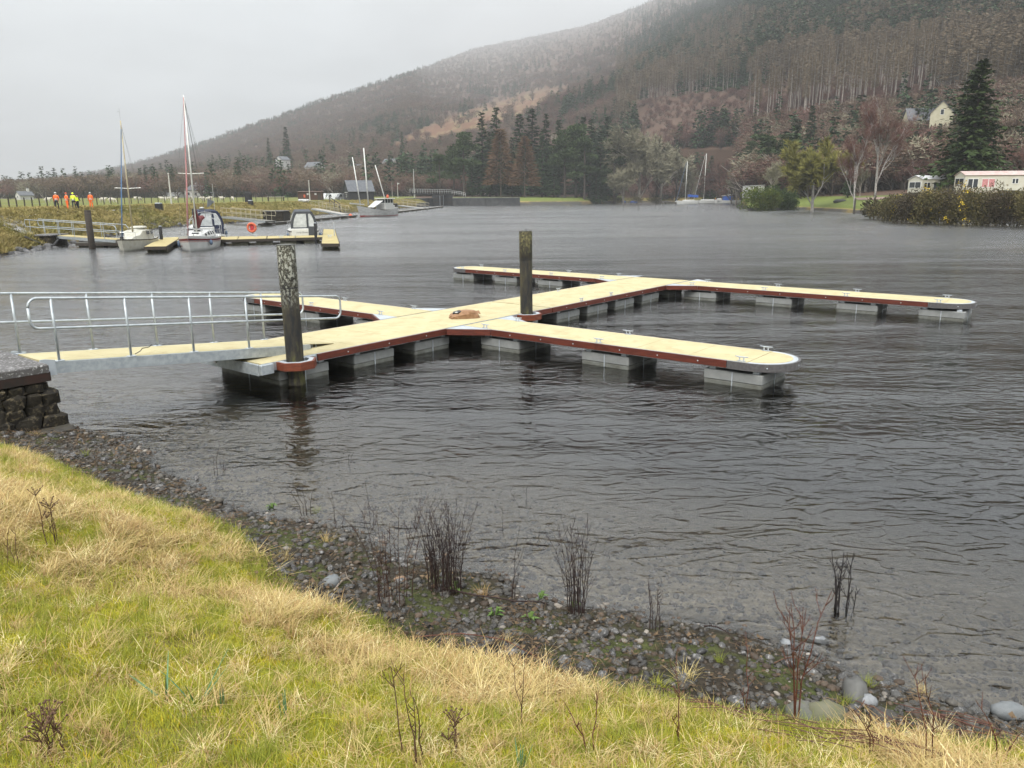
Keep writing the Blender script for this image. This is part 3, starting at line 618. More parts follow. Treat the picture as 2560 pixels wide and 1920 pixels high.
# ---- abutment of rubble stones under a concrete slab
ab = thing('stone_abutment', 'old rubble stone abutment with concrete slab carrying the gangway head', 'abutment', J(GU0,GV0,0), JR)
m_slab = M('weathered_slab', (.105,.10,.10), .85, c2=(.07,.066,.062), scale=2.5, bump=.006, bscale=30, c3=(.26,.255,.25), s3=22)
m_rust = M('stained_slab_edge', (.018,.014,.011), .8, c2=(.04,.016,.011), scale=3)
m_stone = M('dark_rubble', (.010,.008,.006), .85, c2=(.022,.018,.011), scale=6, bump=.03, bscale=16, c3=(.075,.06,.036), s3=13, rand=.3)
MB().bbox(-4.2,-.06,-.34,2.3,1.08,1.215,.02).build('concrete_slab', m_slab, ab)
MB().box(-4.2,-.055,-.335,2.295,.93,1.085).build('slab_edge', m_rust, ab)
MB().box(-4.15,-.22,-.18,2.1,-.6,.93).build('rubble_core', M('wall_core', (.02,.018,.014), .9), ab)
rr = random.Random(3); shapes = []
for k in range(6):
    mb = MB(); mb.bbox(-.5,.5,-.5,.5,-.5,.5,.2); mb.v = [(a*(1+rr.uniform(-.22,.22)), b_*(1+rr.uniform(-.2,.2)), z*(1+rr.uniform(-.25,.25))) for a,b_,z in mb.v]; shapes.append(mb.mesh('wall_stone', m_stone))
z = .30
for cz, ch in ((.24,.24),(.45,.22),(.65,.22),(.83,.16)):
    x = -4.1
    while x < -.1:
        wl = rr.uniform(.18,.46); st = put('wall_stone', rr.choice(shapes), ab, (x+wl/2-.1, -.20+rr.uniform(-.03,.02)+(.93-cz)*-.06, cz), 0, (wl*.97,.28,ch*1.05)); st.rotation_euler = (rr.uniform(-.12,.12), rr.uniform(-.14,.14), rr.uniform(-.12,.12)); x += wl
    y = -.25
    while y < 2.1:
        wl = rr.uniform(.18,.42); st = put('wall_stone', rr.choice(shapes), ab, (-.23+rr.uniform(-.02,.03)+(.93-cz)*.06, y+wl/2, cz), 0, (.28,wl*.97,ch*.97)); st.rotation_euler = (rr.uniform(-.05,.05), rr.uniform(-.06,.06), 0); y += wl
mb = MB(); mb.bbox(-3.6,.12,-.62,2.3,-.5,.16,.05); mb.v = [(a+.03*math.sin(9*b_+3*z), b_+.03*math.sin(7*a), z+.02*math.sin(5*a+b_*3)) for a,b_,z in mb.v]; mb.build('footing_block', M('dark_footing', (.032,.028,.024), .7, c2=(.05,.045,.035), scale=4, bump=.01), ab)
# ---- crumpled brown parcel left on the deck
q = J(16.32,14.72,DZ); pk = thing('torn_parcel', 'torn brown paper parcel lying on the yellow walkway deck', 'parcel', (q[0],q[1],DZ+.002), R(12))
m_paper = M('brown_paper', (.27,.155,.085), .7, c2=(.19,.10,.05), scale=9, bump=.01, bscale=18)
mb = MB(); rr = random.Random(5); P = []
for i, (x, wy_, h_) in enumerate([(-.42,.10,.03),(-.38,.2,.11),(-.22,.23,.15),(-.12,.22,.20),(.1,.23,.22),(.28,.22,.20),(.37,.19,.15),(.44,.12,.04)]):
    for yy, zz in ((-1,.0),(-1.03,.55),(-.72,1.0),(0,1.06),(.72,1.0),(1.03,.5),(1,0)): P.append((x+rr.uniform(-.02,.02), yy*wy_+rr.uniform(-.015,.015), max(0,zz*h_+rr.uniform(-.012,.012)*(zz>0))))
F = [(i*7+k, i*7+k+1, (i+1)*7+k+1, (i+1)*7+k) for i in range(7) for k in range(6)]+[tuple(range(6,-1,-1)), tuple(range(49,56))]
mb.add(P, F); mb.build('wrapping', m_paper, pk)
mb = MB(); mb.slab([(-.34,-.10,.155),(-.2,-.21,.175),(-.10,-.17,.215),(-.14,.02,.225),(-.30,.04,.18)], .03); mb.build('torn_opening', m_black, pk)
MB().blob((-.23,-.13,.17),.05,.04,.03,8,5).build('white_wad', m_white, pk)
mb = MB(); mb.lathe([(.075,0),(.08,.03),(.05,.05),(.03,.06)], (-.05,-.20,.075), 10, 'y'); mb.build('tin', M('bright_tin', (.6,.6,.6), .25, .9), pk)
mb = MB(); mb.slab([(.1,-.235,.15),(.30,-.225,.15),(.30,-.215,.20),(.12,-.23,.205)], .01); mb.slab([(.36,.06,.17),(.44,.0,.19),(.47,-.12,.10),(.40,-.12,.12)], .01); mb.build('loose_flap', m_paper, pk)
# ================================================================== near bank: turf, pebbles, stems
def on_bank(px, py):
    z = .3
    for _ in range(12):
        p = G(px, py, z); z = .5*z+.5*float(near_z(np.array([p[0]]), np.array([p[1]]))[0])
    p = G(px, py, z); return (p[0], p[1], float(near_z(np.array([p[0]]), np.array([p[1]]))[0]))
def blade_mat(name, c, c2, c3=None, tl=.25):
    m = bpy.data.materials.new(name); m.use_nodes = True; t = m.node_tree; b = t.nodes['Principled BSDF']; b.inputs['Roughness'].default_value = .7; b.inputs['Specular IOR Level'].default_value = .2
    oi = t.nodes.new('ShaderNodeObjectInfo'); r = t.nodes.new('ShaderNodeValToRGB'); e = r.color_ramp.elements
    e[0].color = (*c,1); e[1].color = (*c2,1)
    if c3: q = e.new(.8); q.color = (*c3,1); 
    g = t.nodes.new('ShaderNodeNewGeometry'); n = t.nodes.new('ShaderNodeTexNoise'); n.inputs['Scale'].default_value = 30; t.links.new(g.outputs['Position'], n.inputs[0])
    a = t.nodes.new('ShaderNodeMath'); a.operation = 'ADD'; t.links.new(oi.outputs['Random'], a.inputs[0]); s = t.nodes.new('ShaderNodeMath'); s.operation = 'SUBTRACT'; t.links.new(n.outputs['Fac'], s.inputs[0]); s.inputs[1].default_value = .5; t.links.new(s.outputs[0], a.inputs[1])
    t.links.new(a.outputs[0], r.inputs[0]); t.links.new(r.outputs[0], b.inputs['Base Color'])
    tl_ = t.nodes.new('ShaderNodeBsdfTranslucent'); t.links.new(r.outputs[0], tl_.inputs['Color']); mx = t.nodes.new('ShaderNodeMixShader'); mx.inputs[0].default_value = tl
    t.links.new(b.outputs[0], mx.inputs[1]); t.links.new(tl_.outputs[0], mx.inputs[2]); t.links.new(mx.outputs[0], t.nodes['Material Output'].inputs['Surface'])
    MATS[name] = m; return m
m_straw = blade_mat('dead_straw', (.56,.45,.19), (.74,.64,.35), (.33,.20,.085))
m_green = blade_mat('bank_green_grass', (.19,.22,.030), (.38,.37,.055), (.27,.28,.04))
m_moss = blade_mat('yellow_moss', (.50,.44,.04), (.56,.40,.03), (.36,.36,.034))
def blade(mb, r_, base, az, ln, lean, w_, curl, seg=3):
    d = Vector((math.cos(az), math.sin(az), 0)); sd = Vector((-d.y, d.x, 0)); p = Vector(base); a = lean; v = []
    for k in range(seg+1):
        q = w_*(1-.85*k/seg)/2; v += [p-sd*q, p+sd*q]
        p = p+(d*math.sin(a)+Vector((0,0,math.cos(a))))*ln/seg; a += curl/seg
    mb.add(v, [(2*k, 2*k+1, 2*k+3, 2*k+2) for k in range(seg)])
def clump(mat, n, rad, l0, l1, w_, lean0, lean1, curl0, curl1, seed, bias=0.):
    r_ = random.Random(seed); mb = MB()
    for i in range(n):
        a0 = r_.uniform(0,6.283); q = rad*math.sqrt(r_.random()); az = r_.gauss(0, .7) if r_.random() < bias else r_.uniform(0,6.283)
        blade(mb, r_, (q*math.cos(a0), q*math.sin(a0), -.02), az, r_.uniform(l0,l1), r_.uniform(lean0,lean1), w_*r_.uniform(.6,1.3), r_.uniform(curl0,curl1))
    return mb.mesh('blades', mat)
def quadleaf_(mb, c, d, l):
    s = Vector((-d.y,d.x,.1))*.45; mb.add([c, c+d*l*.5+s*l, c+d*l+Vector((0,0,.01)), c+d*l*.5-s*l], [(0,1,2,3)])
straws = [clump(m_straw, 22, .12, .10, .34, .0062, .8, 1.5, -.1, .9, 100+i, .25) for i in range(5)]+[clump(m_straw, 34, .05, .10, .26, .0055, .2, 1.0, .6, 2.0, 110+i, .15) for i in range(3)]
greens = [clump(m_green, 34, .08, .05, .15, .0042, .05, .7, .1, .9, 120+i) for i in range(3)]
mosses = [clump(m_moss, 60, .08, .02, .055, .006, .0, .7, .0, .5, 130+i) for i in range(3)]
npts = 150000
gx = rng.uniform(-13.5, 5.5, npts); gy = rng.uniform(1.6, 14.5, npts)
d_g = poly_dist(gx, gy, grass_e); keep = d_g > -.12; gx, gy, d_g = gx[keep], gy[keep], d_g[keep]; gzv = near_z(gx, gy)
ppx, ppy = proj(gx, gy, gzv); keep = (ppx > -160)&(ppx < 2720)&(ppy < 2130)&(ppy > 900); gx, gy, gzv, d_g = gx[keep], gy[keep], gzv[keep], d_g[keep]
kk = fbm(gx*.8, gy*.8, 11)*.55+fbm(gx*2.6, gy*2.6, 15)*.45; n = len(gx); u = rng.random(n); edge = d_g < .22
typ = np.where(u < .19+np.clip((kk-.46)*5.0, 0, .55), 0, np.where(rng.random(n) < .36, 1, 2)); typ = np.where(edge&(rng.random(n) < .72), 1, typ)
thin = rng.random(n) < np.where(typ == 0, .55, np.where(typ == 1, .8, 1.0)); gx, gy, gzv, typ, kk = gx[thin], gy[thin], gzv[thin], typ[thin], kk[thin]; n = len(gx)
idx = np.where(typ == 0, rng.integers(0,8,n), np.where(typ == 1, 8+rng.integers(0,3,n), 11+rng.integers(0,3,n)))
flow = fbm(gx*1.1, gy*1.1, 77)*16
rot = np.stack([rng.normal(0,.12,n), rng.normal(0,.12,n), rng.uniform(0,6.28,n)], -1)
s_ = rng.uniform(.65,1.15,n)*np.where(typ == 0, .70+np.clip((kk-.5)*3.0,0,.7), 1.0)
o = scatter('grass', np.stack([gx,gy,gzv+np.where(typ==0,rng.uniform(0,.03,n),0)],-1), rot, np.stack([s_,s_,s_],-1), idx, straws+greens+mosses)
# ---- pebbles
def pebble_mesh(seed, n=8, m=5, jit=.2, flat=.55):
    r_ = random.Random(seed); mb = MB(); mb.blob((0,0,0), .5, .5*r_.uniform(.6,.95), .5*flat*r_.uniform(.7,1.2), n, m, jit, seed); return mb
m_peb = M('shore_pebble', (.024,.022,.020), .55, c2=(.048,.042,.034), scale=18, rand=.55, spec=.4, c3=(.075,.066,.052), s3=60)
m_pebp = M('pale_pebble', (.19,.17,.145), .6, c2=(.13,.11,.09), scale=25, rand=.35)
m_pebb = M('brown_pebble', (.07,.046,.03), .6, c2=(.045,.034,.024), scale=25, rand=.4)
pebs = [pebble_mesh(i).mesh('pebble', m_peb, i%2 == 0) for i in range(6)]+[pebble_mesh(20+i).mesh('pebble', m_pebb, True) for i in range(2)]+[pebble_mesh(30+i).mesh('pebble', m_pebp, True) for i in range(1)]
npb = 190000
bx = rng.uniform(-13.5, 6.0, npb); by = rng.uniform(2.5, 17, npb); s1 = poly_dist(bx, by, shore); g1 = poly_dist(bx, by, grass_e)
pr = np.where((s1 > -.1)&(g1 < .05), .75, np.where((s1 <= -.1)&(s1 > -3.0), .60*(1+s1/3.2), 0)); pr = pr*np.clip(.35+1.6*(fbm(bx*1.1, by*1.1, 90)-.3), .15, 1)
kp = rng.random(npb) < pr; bx, by, s1 = bx[kp], by[kp], s1[kp]; bz = near_z(bx, by); ppx, ppy = proj(bx, by, bz); kp = (ppx > -120)&(ppx < 2700)&(ppy < 2050); bx, by, bz, s1 = bx[kp], by[kp], bz[kp], s1[kp]
n = len(bx); sz = np.clip(rng.lognormal(math.log(.037), .5, n), .015, .11); q = rng.random(n)
uw = s1 < -.1
idx = np.where(q < np.where(uw,.15,.80), rng.integers(0,6,n), np.where(q < np.where(uw,.72,.955), 6+rng.integers(0,2,n), 8))
o = scatter('gravel', np.stack([bx,by,bz+sz*.06],-1), np.stack([rng.normal(0,.2,n), rng.normal(0,.2,n), rng.uniform(0,6.28,n)],-1), np.stack([sz,sz,sz],-1), idx, pebs)
# ---- dead leaves, stalks and root litter on the gravel
m_lit = M('brown_litter', (.060,.036,.020), .8, c2=(.11,.075,.04), scale=12, rand=.5)
lits = []
for i in range(4):
    r_ = random.Random(600+i); mb = MB()
    for k in range(9):
        a = r_.uniform(0,6.28); l = r_.uniform(.03,.13); c_ = Vector((r_.uniform(-.09,.09), r_.uniform(-.09,.09), r_.uniform(.0,.025))); d_ = Vector((math.cos(a),math.sin(a),r_.uniform(-.1,.15)))
        if k < 6: mb.tube([c_-d_*l/2, c_+Vector((0,0,.01)), c_+d_*l/2], .0022, 3)
        else: quadleaf_(mb, c_, d_, l*.4)
    lits.append(mb.mesh('litter', m_lit))
nl = 16000; lx = rng.uniform(-11,5.6,nl); ly = rng.uniform(3,15,nl); s1 = poly_dist(lx,ly,shore); g1 = poly_dist(lx,ly,grass_e); kp = (s1 > .05)&(g1 < .15)&(rng.random(nl) < .25+.75*np.clip(1+g1/.6,0,1)); lx, ly = lx[kp], ly[kp]; nl = len(lx); ss = rng.uniform(.6,1.4,nl)
scatter('shore_litter', np.stack([lx,ly,near_z(lx,ly)+.02],-1), np.stack([rng.normal(0,.2,nl),rng.normal(0,.2,nl),rng.uniform(0,6.28,nl)],-1), np.stack([ss,ss,ss],-1), rng.integers(0,4,nl), lits)
# ---- the stones one can pick out
big = [pebble_mesh(200+i, 11, 7, .16, .7).mesh('stone', M('shore_stone', (.034,.033,.033), .5, c2=(.058,.054,.049), scale=8, rand=.45, spec=.4, bump=.004, bscale=60, c3=(.15,.145,.14), s3=40), True) for i in range(7)]
cnt = 0; rr = random.Random(12)
while cnt < 285:
    x, y = rr.uniform(-9.5,5.2), rr.uniform(3.3,13.6); sA = float(poly_dist(np.array([x]),np.array([y]),shore)[0]); gA = float(poly_dist(np.array([x]),np.array([y]),grass_e)[0])
    if sA < -.35 or gA > -.06 or rr.random() > (.9 if .0 < sA else .35): continue
    z = float(near_z(np.array([x]),np.array([y]))[0]); px, py = proj(x,y,z)
    if not (-20 < px < 2580 and py < 1925): continue
    s = min(.17, rr.lognormvariate(math.log(.085), .3)); o = put('stone', rr.choice(big), None, (x,y,z+s*.12), rr.uniform(0,6.28), (s, s, s)); o.rotation_euler = (rr.gauss(0,.15), rr.gauss(0,.15), rr.uniform(0,6.28))
    tag(o, 'dark grey rounded stone lying among the shore pebbles', 'stone', 'stones on the pebble shore'); cnt += 1
def boulder(px, py, s, label, col=None, flat=.7, seed=1, rz=0.):
    p = on_bank(px, py); s *= .8; mb = pebble_mesh(seed, 12, 8, .13, flat)
    o = put('boulder', mb.mesh('boulder', col or M('mossy_boulder', (.075,.078,.06), .6, c2=(.12,.115,.10), scale=7, bump=.006, bscale=50, c3=(.10,.11,.045), s3=9), True), None, (p[0],p[1],p[2]+s*.16), rz, s); return tag(o, label, 'boulder')
m_bg = M('blue_grey_boulder', (.105,.115,.12), .6, c2=(.16,.165,.165), scale=6, bump=.004, bscale=60)
m_wh = M('quartz_boulder', (.20,.205,.21), .45, c2=(.09,.095,.10), scale=14)
boulder(830,1462,.25,'blue grey angular boulder at the foot of the turf bank', m_bg, .8, 41, .6)
boulder(2010,1800,.36,'large mossy grey boulder beside the red stemmed sapling', None, .75, 42)
boulder(2135,1745,.40,'big smooth dark boulder at the water edge', M('dark_boulder', (.065,.063,.06), .5, c2=(.10,.098,.09), scale=5), .62, 43, 1.2)
boulder(2060,1810,.38,'olive green rounded boulder behind a grass tuft', M('olive_boulder', (.09,.093,.05), .65, c2=(.12,.115,.075), scale=6), .85, 44)
boulder(2165,1762,.22,'white veined quartz boulder on the wet shore', m_wh, .7, 45)
boulder(1965,1610,.14,'pale quartz slab awash beside the shore', m_wh, .4, 46); boulder(2050,1607,.20,'pale grey quartz slab awash below the dark water stems', m_wh, .4, 47)
boulder(545,1256,.19,'round dark stone standing at the water edge below the turf', m_peb, .85, 48); boulder(432,1115,.15,'grey stone breaking the water off the abutment', m_bg, .7, 49)
boulder(128,1000,.30,'pale topped boulder against the abutment footing', m_bg, .8, 50); boulder(120,1022,.26,'dark wet boulder wedged under the pale topped boulder', M('wet_boulder', (.035,.035,.035), .4), .8, 51)
boulder(1000,1455,.17,'brown sandstone block beside the dense dead stems', M('sandstone', (.20,.13,.08), .7, c2=(.14,.09,.06), scale=9), .8, 52)
boulder(1565,1475,.14,'rounded boulder in shallow water by the narrow stem clump', m_peb, .7, 53); boulder(2210,1800,.26,'flat dark boulder near the trailing brambles', m_peb, .5, 54); boulder(2520,1790,.34,'low grey boulder at the shore by the quartz', m_bg, .45, 55)
# ---- dead stems standing on the shore and in the shallows
m_stem = M('dead_stem', (.016,.009,.008), .75, c2=(.034,.018,.014), scale=25); m_stemb = M('brown_stem', (.10,.055,.03), .75, c2=(.06,.03,.018), scale=20); m_red = M('red_shoot', (.105,.038,.022), .6, c2=(.06,.022,.014), scale=20)
def stems(name, label, px, py, hpx, spread, n, mat=None, rad=.005, branch=2, lean=.18, seed=0, cat='dead plant', heads=False):
    p = on_bank(px, py); dist = math.hypot(p[0], p[1]); dist = math.hypot(dist, CAM_H-p[2]); h = hpx/FPX*dist/.97; rr = random.Random(seed+px); par = thing(name, label, cat, (p[0],p[1],p[2]-.03))
    for i in range(n):
        a = rr.uniform(0,6.28); q = spread*math.sqrt(rr.random()); bx_, by_ = q*math.cos(a)*.6, q*math.sin(a)*.6; hh = h*rr.uniform(.45,1.0) if i else h
        lx, ly = (bx_/max(spread,.01))*lean*hh+rr.gauss(0,.10)*hh, (by_/max(spread,.01))*lean*hh+rr.gauss(0,.09)*hh; mb = MB(); pts = []
        for k in range(6):
            f = k/5; pts.append((bx_+lx*f*f+rr.gauss(0,.006)*(k>0), by_+ly*f*f+rr.gauss(0,.006)*(k>0), hh*f))
        mb.tube(pts, rad*rr.uniform(.8,1.2), 5, r2=rad*.35)
        for b_ in range(branch):
            f = rr.uniform(.35,.95); k = min(4,int(f*5)); w_ = f*5-k; s = [pts[k][j]*(1-w_)+pts[k+1][j]*w_ for j in range(3)]; az = rr.uniform(0,6.28); bl = hh*rr.uniform(.08,.24)
            e1 = (s[0]+math.cos(az)*bl*.35, s[1]+math.sin(az)*bl*.35, s[2]+bl*.5); e2 = (s[0]+math.cos(az)*bl*.5, s[1]+math.sin(az)*bl*.5, s[2]+bl); mb.tube([s,e1,e2], rad*.55, 4, r2=rad*.25)
            if rr.random() < .6:
                az += rr.uniform(-1,1); mb.tube([e1,(e1[0]+math.cos(az)*bl*.3, e1[1]+math.sin(az)*bl*.3, e1[2]+bl*.35)], rad*.4, 3, r2=rad*.2)
        st = mb.build('stem', mat or m_stem, par)
        if heads:
            hb = MB()
            for b_ in range(9):
                az = rr.uniform(0,6.28); q = rr.uniform(.02,.075); e = (pts[-1][0]+q*math.cos(az), pts[-1][1]+q*math.sin(az), pts[-1][2]+.05+rr.uniform(-.01,.02)); hb.tube([pts[-1],e], .0022, 3); hb.blob(e,.007,.007,.005,5,4,.2,b_)
            hb.build('seed_head', mat or m_stem, st)
    return par
stems('dead_stem_clump','tall dense clump of blackened dead stems on the pebble shore',1115,1478,238,.30,62,rad=.0042,branch=4,seed=1)
stems('dead_stem_clump','loose reddish clump of dead stems next to the dense black clump',985,1505,262,.30,15,M('rust_stem',(.05,.022,.015),.75,c2=(.025,.013,.01),scale=20),rad=.0045,branch=4,seed=2)
stems('dead_stem_clump','narrow upright clump of dead stems at the water line with pale tufts',1442,1535,232,.15,26,rad=.004,branch=4,seed=3)
stems('dead_stem_clump','pair of short dead stems on the shore beside a white pebble',1640,1575,132,.10,4,rad=.005,branch=4,seed=4)
stems('drowned_shrub','dark branching shrub standing in the shallow water',2105,1545,150,.16,10,M('black_stem',(.022,.017,.016),.7,scale=20),rad=.0075,branch=4,lean=.35,seed=5,cat='shrub')
stems('sapling','red stemmed leafless sapling rising from the bank edge',1990,1838,330,.07,4,m_red,rad=.0065,branch=6,lean=.45,seed=6,cat='sapling')
for i,(px,py,h,n,lb) in enumerate([(845,1322,95,3,'three thin dead stems at the shore above the pale tuft'),(928,1316,105,4,'slim dead stems with a yellow seed head in the shallows'),(1310,1292,72,3,'short dark twigs leaning in the open water'),(535,1192,84,2,'crooked dark twig standing in water below the near pile reflection'),(875,1182,62,2,'slanting twig far out in the shallow water'),(1256,1348,78,1,'single bare twig in water off the dense black clump'),(1275,1502,215,3,'long arching bare stems leaning over the shallows'),(1345,1365,60,2,'two tiny twigs rising from the water'),(770,1292,80,5,'wispy dead stems beside a green rosette'),(1810,1480,45,1,'tiny lone twig in the brown shallows'),(560,1188,50,3,'forked dark twig in water beside the crooked twig')]):
    stems('water_twig',lb,px,py,h,.05+.02*n,n,rad=.004,branch=2,seed=20+i,lean=.5,cat='twig')
stems('dead_weed','dead weed with flat brown seed heads near the abutment end of the turf',128,1360,118,.10,4,m_stemb,rad=.005,branch=2,seed=40,heads=True); stems('dead_weed','bushy branching brown dead weed in the deep turf',150,1905,115,.10,5,m_stemb,rad=.005,branch=5,seed=41,heads=True)
stems('dead_weed','tall bare brown dead weed stalks near the round headed weed',1030,1915,250,.16,4,m_stemb,rad=.005,branch=3,seed=42); stems('dead_weed','short brown weed with round seed head near the green shoots',1140,1900,105,.08,3,m_stemb,rad=.005,branch=2,seed=43,heads=True)
stems('dead_weed','thin dark weed stem standing over the straw beside the gravel',1310,1830,190,.05,2,m_stemb,rad=.0035,branch=3,seed=44); stems('dead_weed','small brown weed beside the flat headed dead weed',30,1420,90,.08,3,m_stemb,rad=.004,branch=2,seed=45)
for i,(px,py,h,n,lb) in enumerate([(2330,1930,235,2,'dark bramble shoot rising from the turf near the straw tufts'),(2180,1890,150,2,'bramble shoot beside the olive boulder'),(1700,1860,190,2,'thin bramble shoot on the straw near the large pale tuft'),(2500,1915,150,2,'bramble shoot in the turf beside the low grey boulder'),(1870,1800,180,2,'leaning dark shoot between the sapling and the large pale tuft'),(1480,1890,140,2,'thin brown shoot standing in the pale straw')]):
    stems('bramble_shoot',lb,px,py,h,.06,n,m_red,rad=.005,branch=4,lean=.6,seed=60+i,cat='bramble')
def runner(label, pts, mat, rad=.006, name='bramble_runner', cat='bramble'):
    P = [Vector(on_bank(*p)) for p in pts]; Q = []
    for i in range(len(P)-1):
        for k in range(4): Q.append(P[i].lerp(P[i+1], k/4)+Vector((0,0,.06*math.sin(math.pi*((i+k/4)/(len(P)-1)))+.02)))
    Q.append(P[-1]); mb = MB(); mb.tube(Q, rad, 6, r2=rad*.5); rr = random.Random(len(label))
    for q in Q[2::3]: mb.tube([q, q+Vector((rr.uniform(-.1,.1), rr.uniform(-.1,.1), rr.uniform(.02,.12)))], rad*.5, 4, r2=rad*.2)
    return tag(mb.build(name, mat), label, cat)
runner('long reddish bramble runner along the turf and gravel edge', [(1010,1600),(1150,1600),(1260,1620),(1350,1665),(1450,1715)], m_red)
runner('second bramble runner trailing towards the sapling', [(1300,1700),(1450,1745),(1600,1770),(1750,1800),(1900,1835)], m_red, .005)
runner('bramble runner arching over the straw below the olive boulder', [(2080,1870),(2180,1838),(2280,1850),(2400,1885),(2500,1890)], m_red)
runner('dark fallen branch lying on the pebbles below the dead stems', [(1100,1475),(1190,1505),(1290,1520),(1370,1510)], m_stem, .010, 'fallen_branch', 'branch')
runner('pale peeled branch lying beside the grey boulder', [(835,1482),(865,1463),(885,1465)], M('peeled_wood',(.22,.18,.14),.8), .010, 'fallen_branch', 'branch')
runner('dark driftwood stick along the wet shore by the quartz slabs', [(1760,1570),(1800,1590),(1845,1612)], m_stem, .008, 'fallen_branch', 'branch')
runner('thin straight stick lying at the shore under the sapling', [(1935,1663),(2020,1664)], m_stemb, .006, 'fallen_branch', 'branch')
# heaps of cut bramble canes at the lower right
for j,(px,py,lb) in enumerate([(1880,1830,'tangle of cut brown canes at the sapling foot'),(2120,1880,'tangle of cut brown canes below the olive boulder'),(2320,1830,'tangle of thin canes by the flat dark boulder')]):
    p = on_bank(px,py); rr = random.Random(90+j); par = thing('cane_heap', lb, 'cane heap', p)
    for k in range(22):
        a = rr.gauss(2.6,.35); l = rr.uniform(.25,.6); c_ = (rr.uniform(-.35,.35), rr.uniform(-.2,.2)); d = (math.cos(a)*l/2, math.sin(a)*l/2); zc = rr.uniform(.02,.09)
        A = (c_[0]-d[0], c_[1]-d[1]); B = (c_[0]+d[0], c_[1]+d[1]); dz = lambda q: float(near_z(np.array([p[0]+q[0]]), np.array([p[1]+q[1]]))[0])-p[2]
        MB().tube([(A[0],A[1],dz(A)+zc),(c_[0],c_[1],dz(c_)+zc+.03),(B[0],B[1],dz(B)+zc)], .0045, 4, r2=.003).build('cane', m_stemb if k%2 else m_red, par)
# ---- tufts of grass on the gravel
tufts = [clump(m_green, 70, .05, .10, .22, .0045, .1, .9, .3, 1.2, 150+i) for i in range(2)]+[clump(m_straw, 60, .05, .12, .24, .0045, .15, 1.0, .3, 1.2, 160+i) for i in range(2)]
for i,(px,py,s,k,lb) in enumerate([(1715,1700,1.1,3,'large pale grass tuft on the gravel near the sapling'),(1650,1720,.9,1,'pale grass tuft beside the large pale tuft'),(1590,1735,.8,2,'low straw tuft at the turf edge beside the two pale tufts'),(2170,1715,.75,0,'green tuft at the water edge by the quartz boulder'),(2305,1735,.7,2,'straw tuft at the shore past the quartz boulder'),(2110,1765,.8,1,'green tuft in front of the quartz boulder'),(790,1285,.8,0,'bright green tuft standing in the shallow water'),(815,1355,.85,2,'straw tuft on the gravel below the bright green tuft'),(1205,1490,.9,3,'pale tuft at the foot of the dense black stems'),(1270,1605,.6,2,'small pale tuft beside the bramble runner'),(715,1400,.8,3,'straw tuft overhanging the gravel bank'),(95,1090,.8,3,'straw tuft beneath the abutment footing'),(215,1140,.9,1,'green tuft on the stones near the abutment'),(2340,1850,1.0,3,'broad straw tuft beside the arching bramble runner'),(2450,1885,.9,2,'straw tuft beside the low grey boulder'),(1800,1655,.6,0,'small green tuft among the dark pebbles'),(2200,1650,.5,0,'little green tuft standing in the brown shallows'),(700,1560,.9,3,'straw tuft hanging from the turf lip')]):
    p = on_bank(px,py); o = put('grass_tuft', tufts[k], None, p, i*1.7, s); tag(o, lb, 'grass tuft')
# ---- daffodil shoots
m_daf = M('daffodil_leaf', (.07,.15,.075), .5, c2=(.10,.19,.08), scale=30)
for i,(px,py,h,n,sp,lb) in enumerate([(415,1752,95,4,.9,'splayed green daffodil leaves lying wide over the moss'),(492,1762,120,4,.8,'leaning green daffodil leaves between two daffodil clumps'),(552,1772,62,6,.2,'short upright bunch of daffodil shoots'),(713,1804,78,7,.12,'stout upright daffodil shoots standing alone in pale straw'),(1300,1925,70,6,.35,'daffodil shoots standing beside the round headed weed')]):
    p = on_bank(px,py); rr = random.Random(i); hh = h/FPX*math.hypot(math.hypot(p[0],p[1]),CAM_H-p[2]); par = thing('daffodil', lb, 'daffodil', (p[0],p[1],p[2]))
    for k in range(n):
        mb = MB(); a = rr.uniform(0,6.28); blade(mb, rr, (.02*math.cos(a),.02*math.sin(a),-.01), a, hh*rr.uniform(.8,1.1), rr.uniform(0,sp), .016, rr.uniform(0,sp*.5), 4); mb.build('leaf', m_daf, par)
# ---- dock leaves on the shore
m_leaf = M('dock_leaf', (.06,.11,.022), .55, c2=(.09,.14,.03), scale=30)
for i,(px,py,lb) in enumerate([(1140,1480,'green dock rosette at the foot of the dense stems'),(1350,1500,'broad green dock leaves by the water edge'),(1235,1540,'green rosette on the shore pebbles'),(1325,1555,'bright green dock plant among grey stones'),(1430,1520,'green leaves at the foot of the narrow stem clump'),(680,1275,'small green rosette at the water edge')]):
    p = on_bank(px,py); rr = random.Random(i); par = thing('dock_plant', lb, 'dock plant', p)
    for k in range(7):
        a = rr.uniform(0,6.28); l = rr.uniform(.05,.11); w_ = l*.22; d = Vector((math.cos(a),math.sin(a),0)); s = Vector((-d.y,d.x,0)); z = Vector((0,0,1)); h_ = rr.uniform(.03,.10)
        P = [d*.01, d*l*.4+s*w_+z*h_, d*l+z*h_*.7, d*l*.4-s*w_+z*h_, d*l*.45+z*(h_-.012)]; MB().add(P, [(0,1,4),(1,2,4),(2,3,4),(3,0,4)]).build('leaf', m_leaf, par)
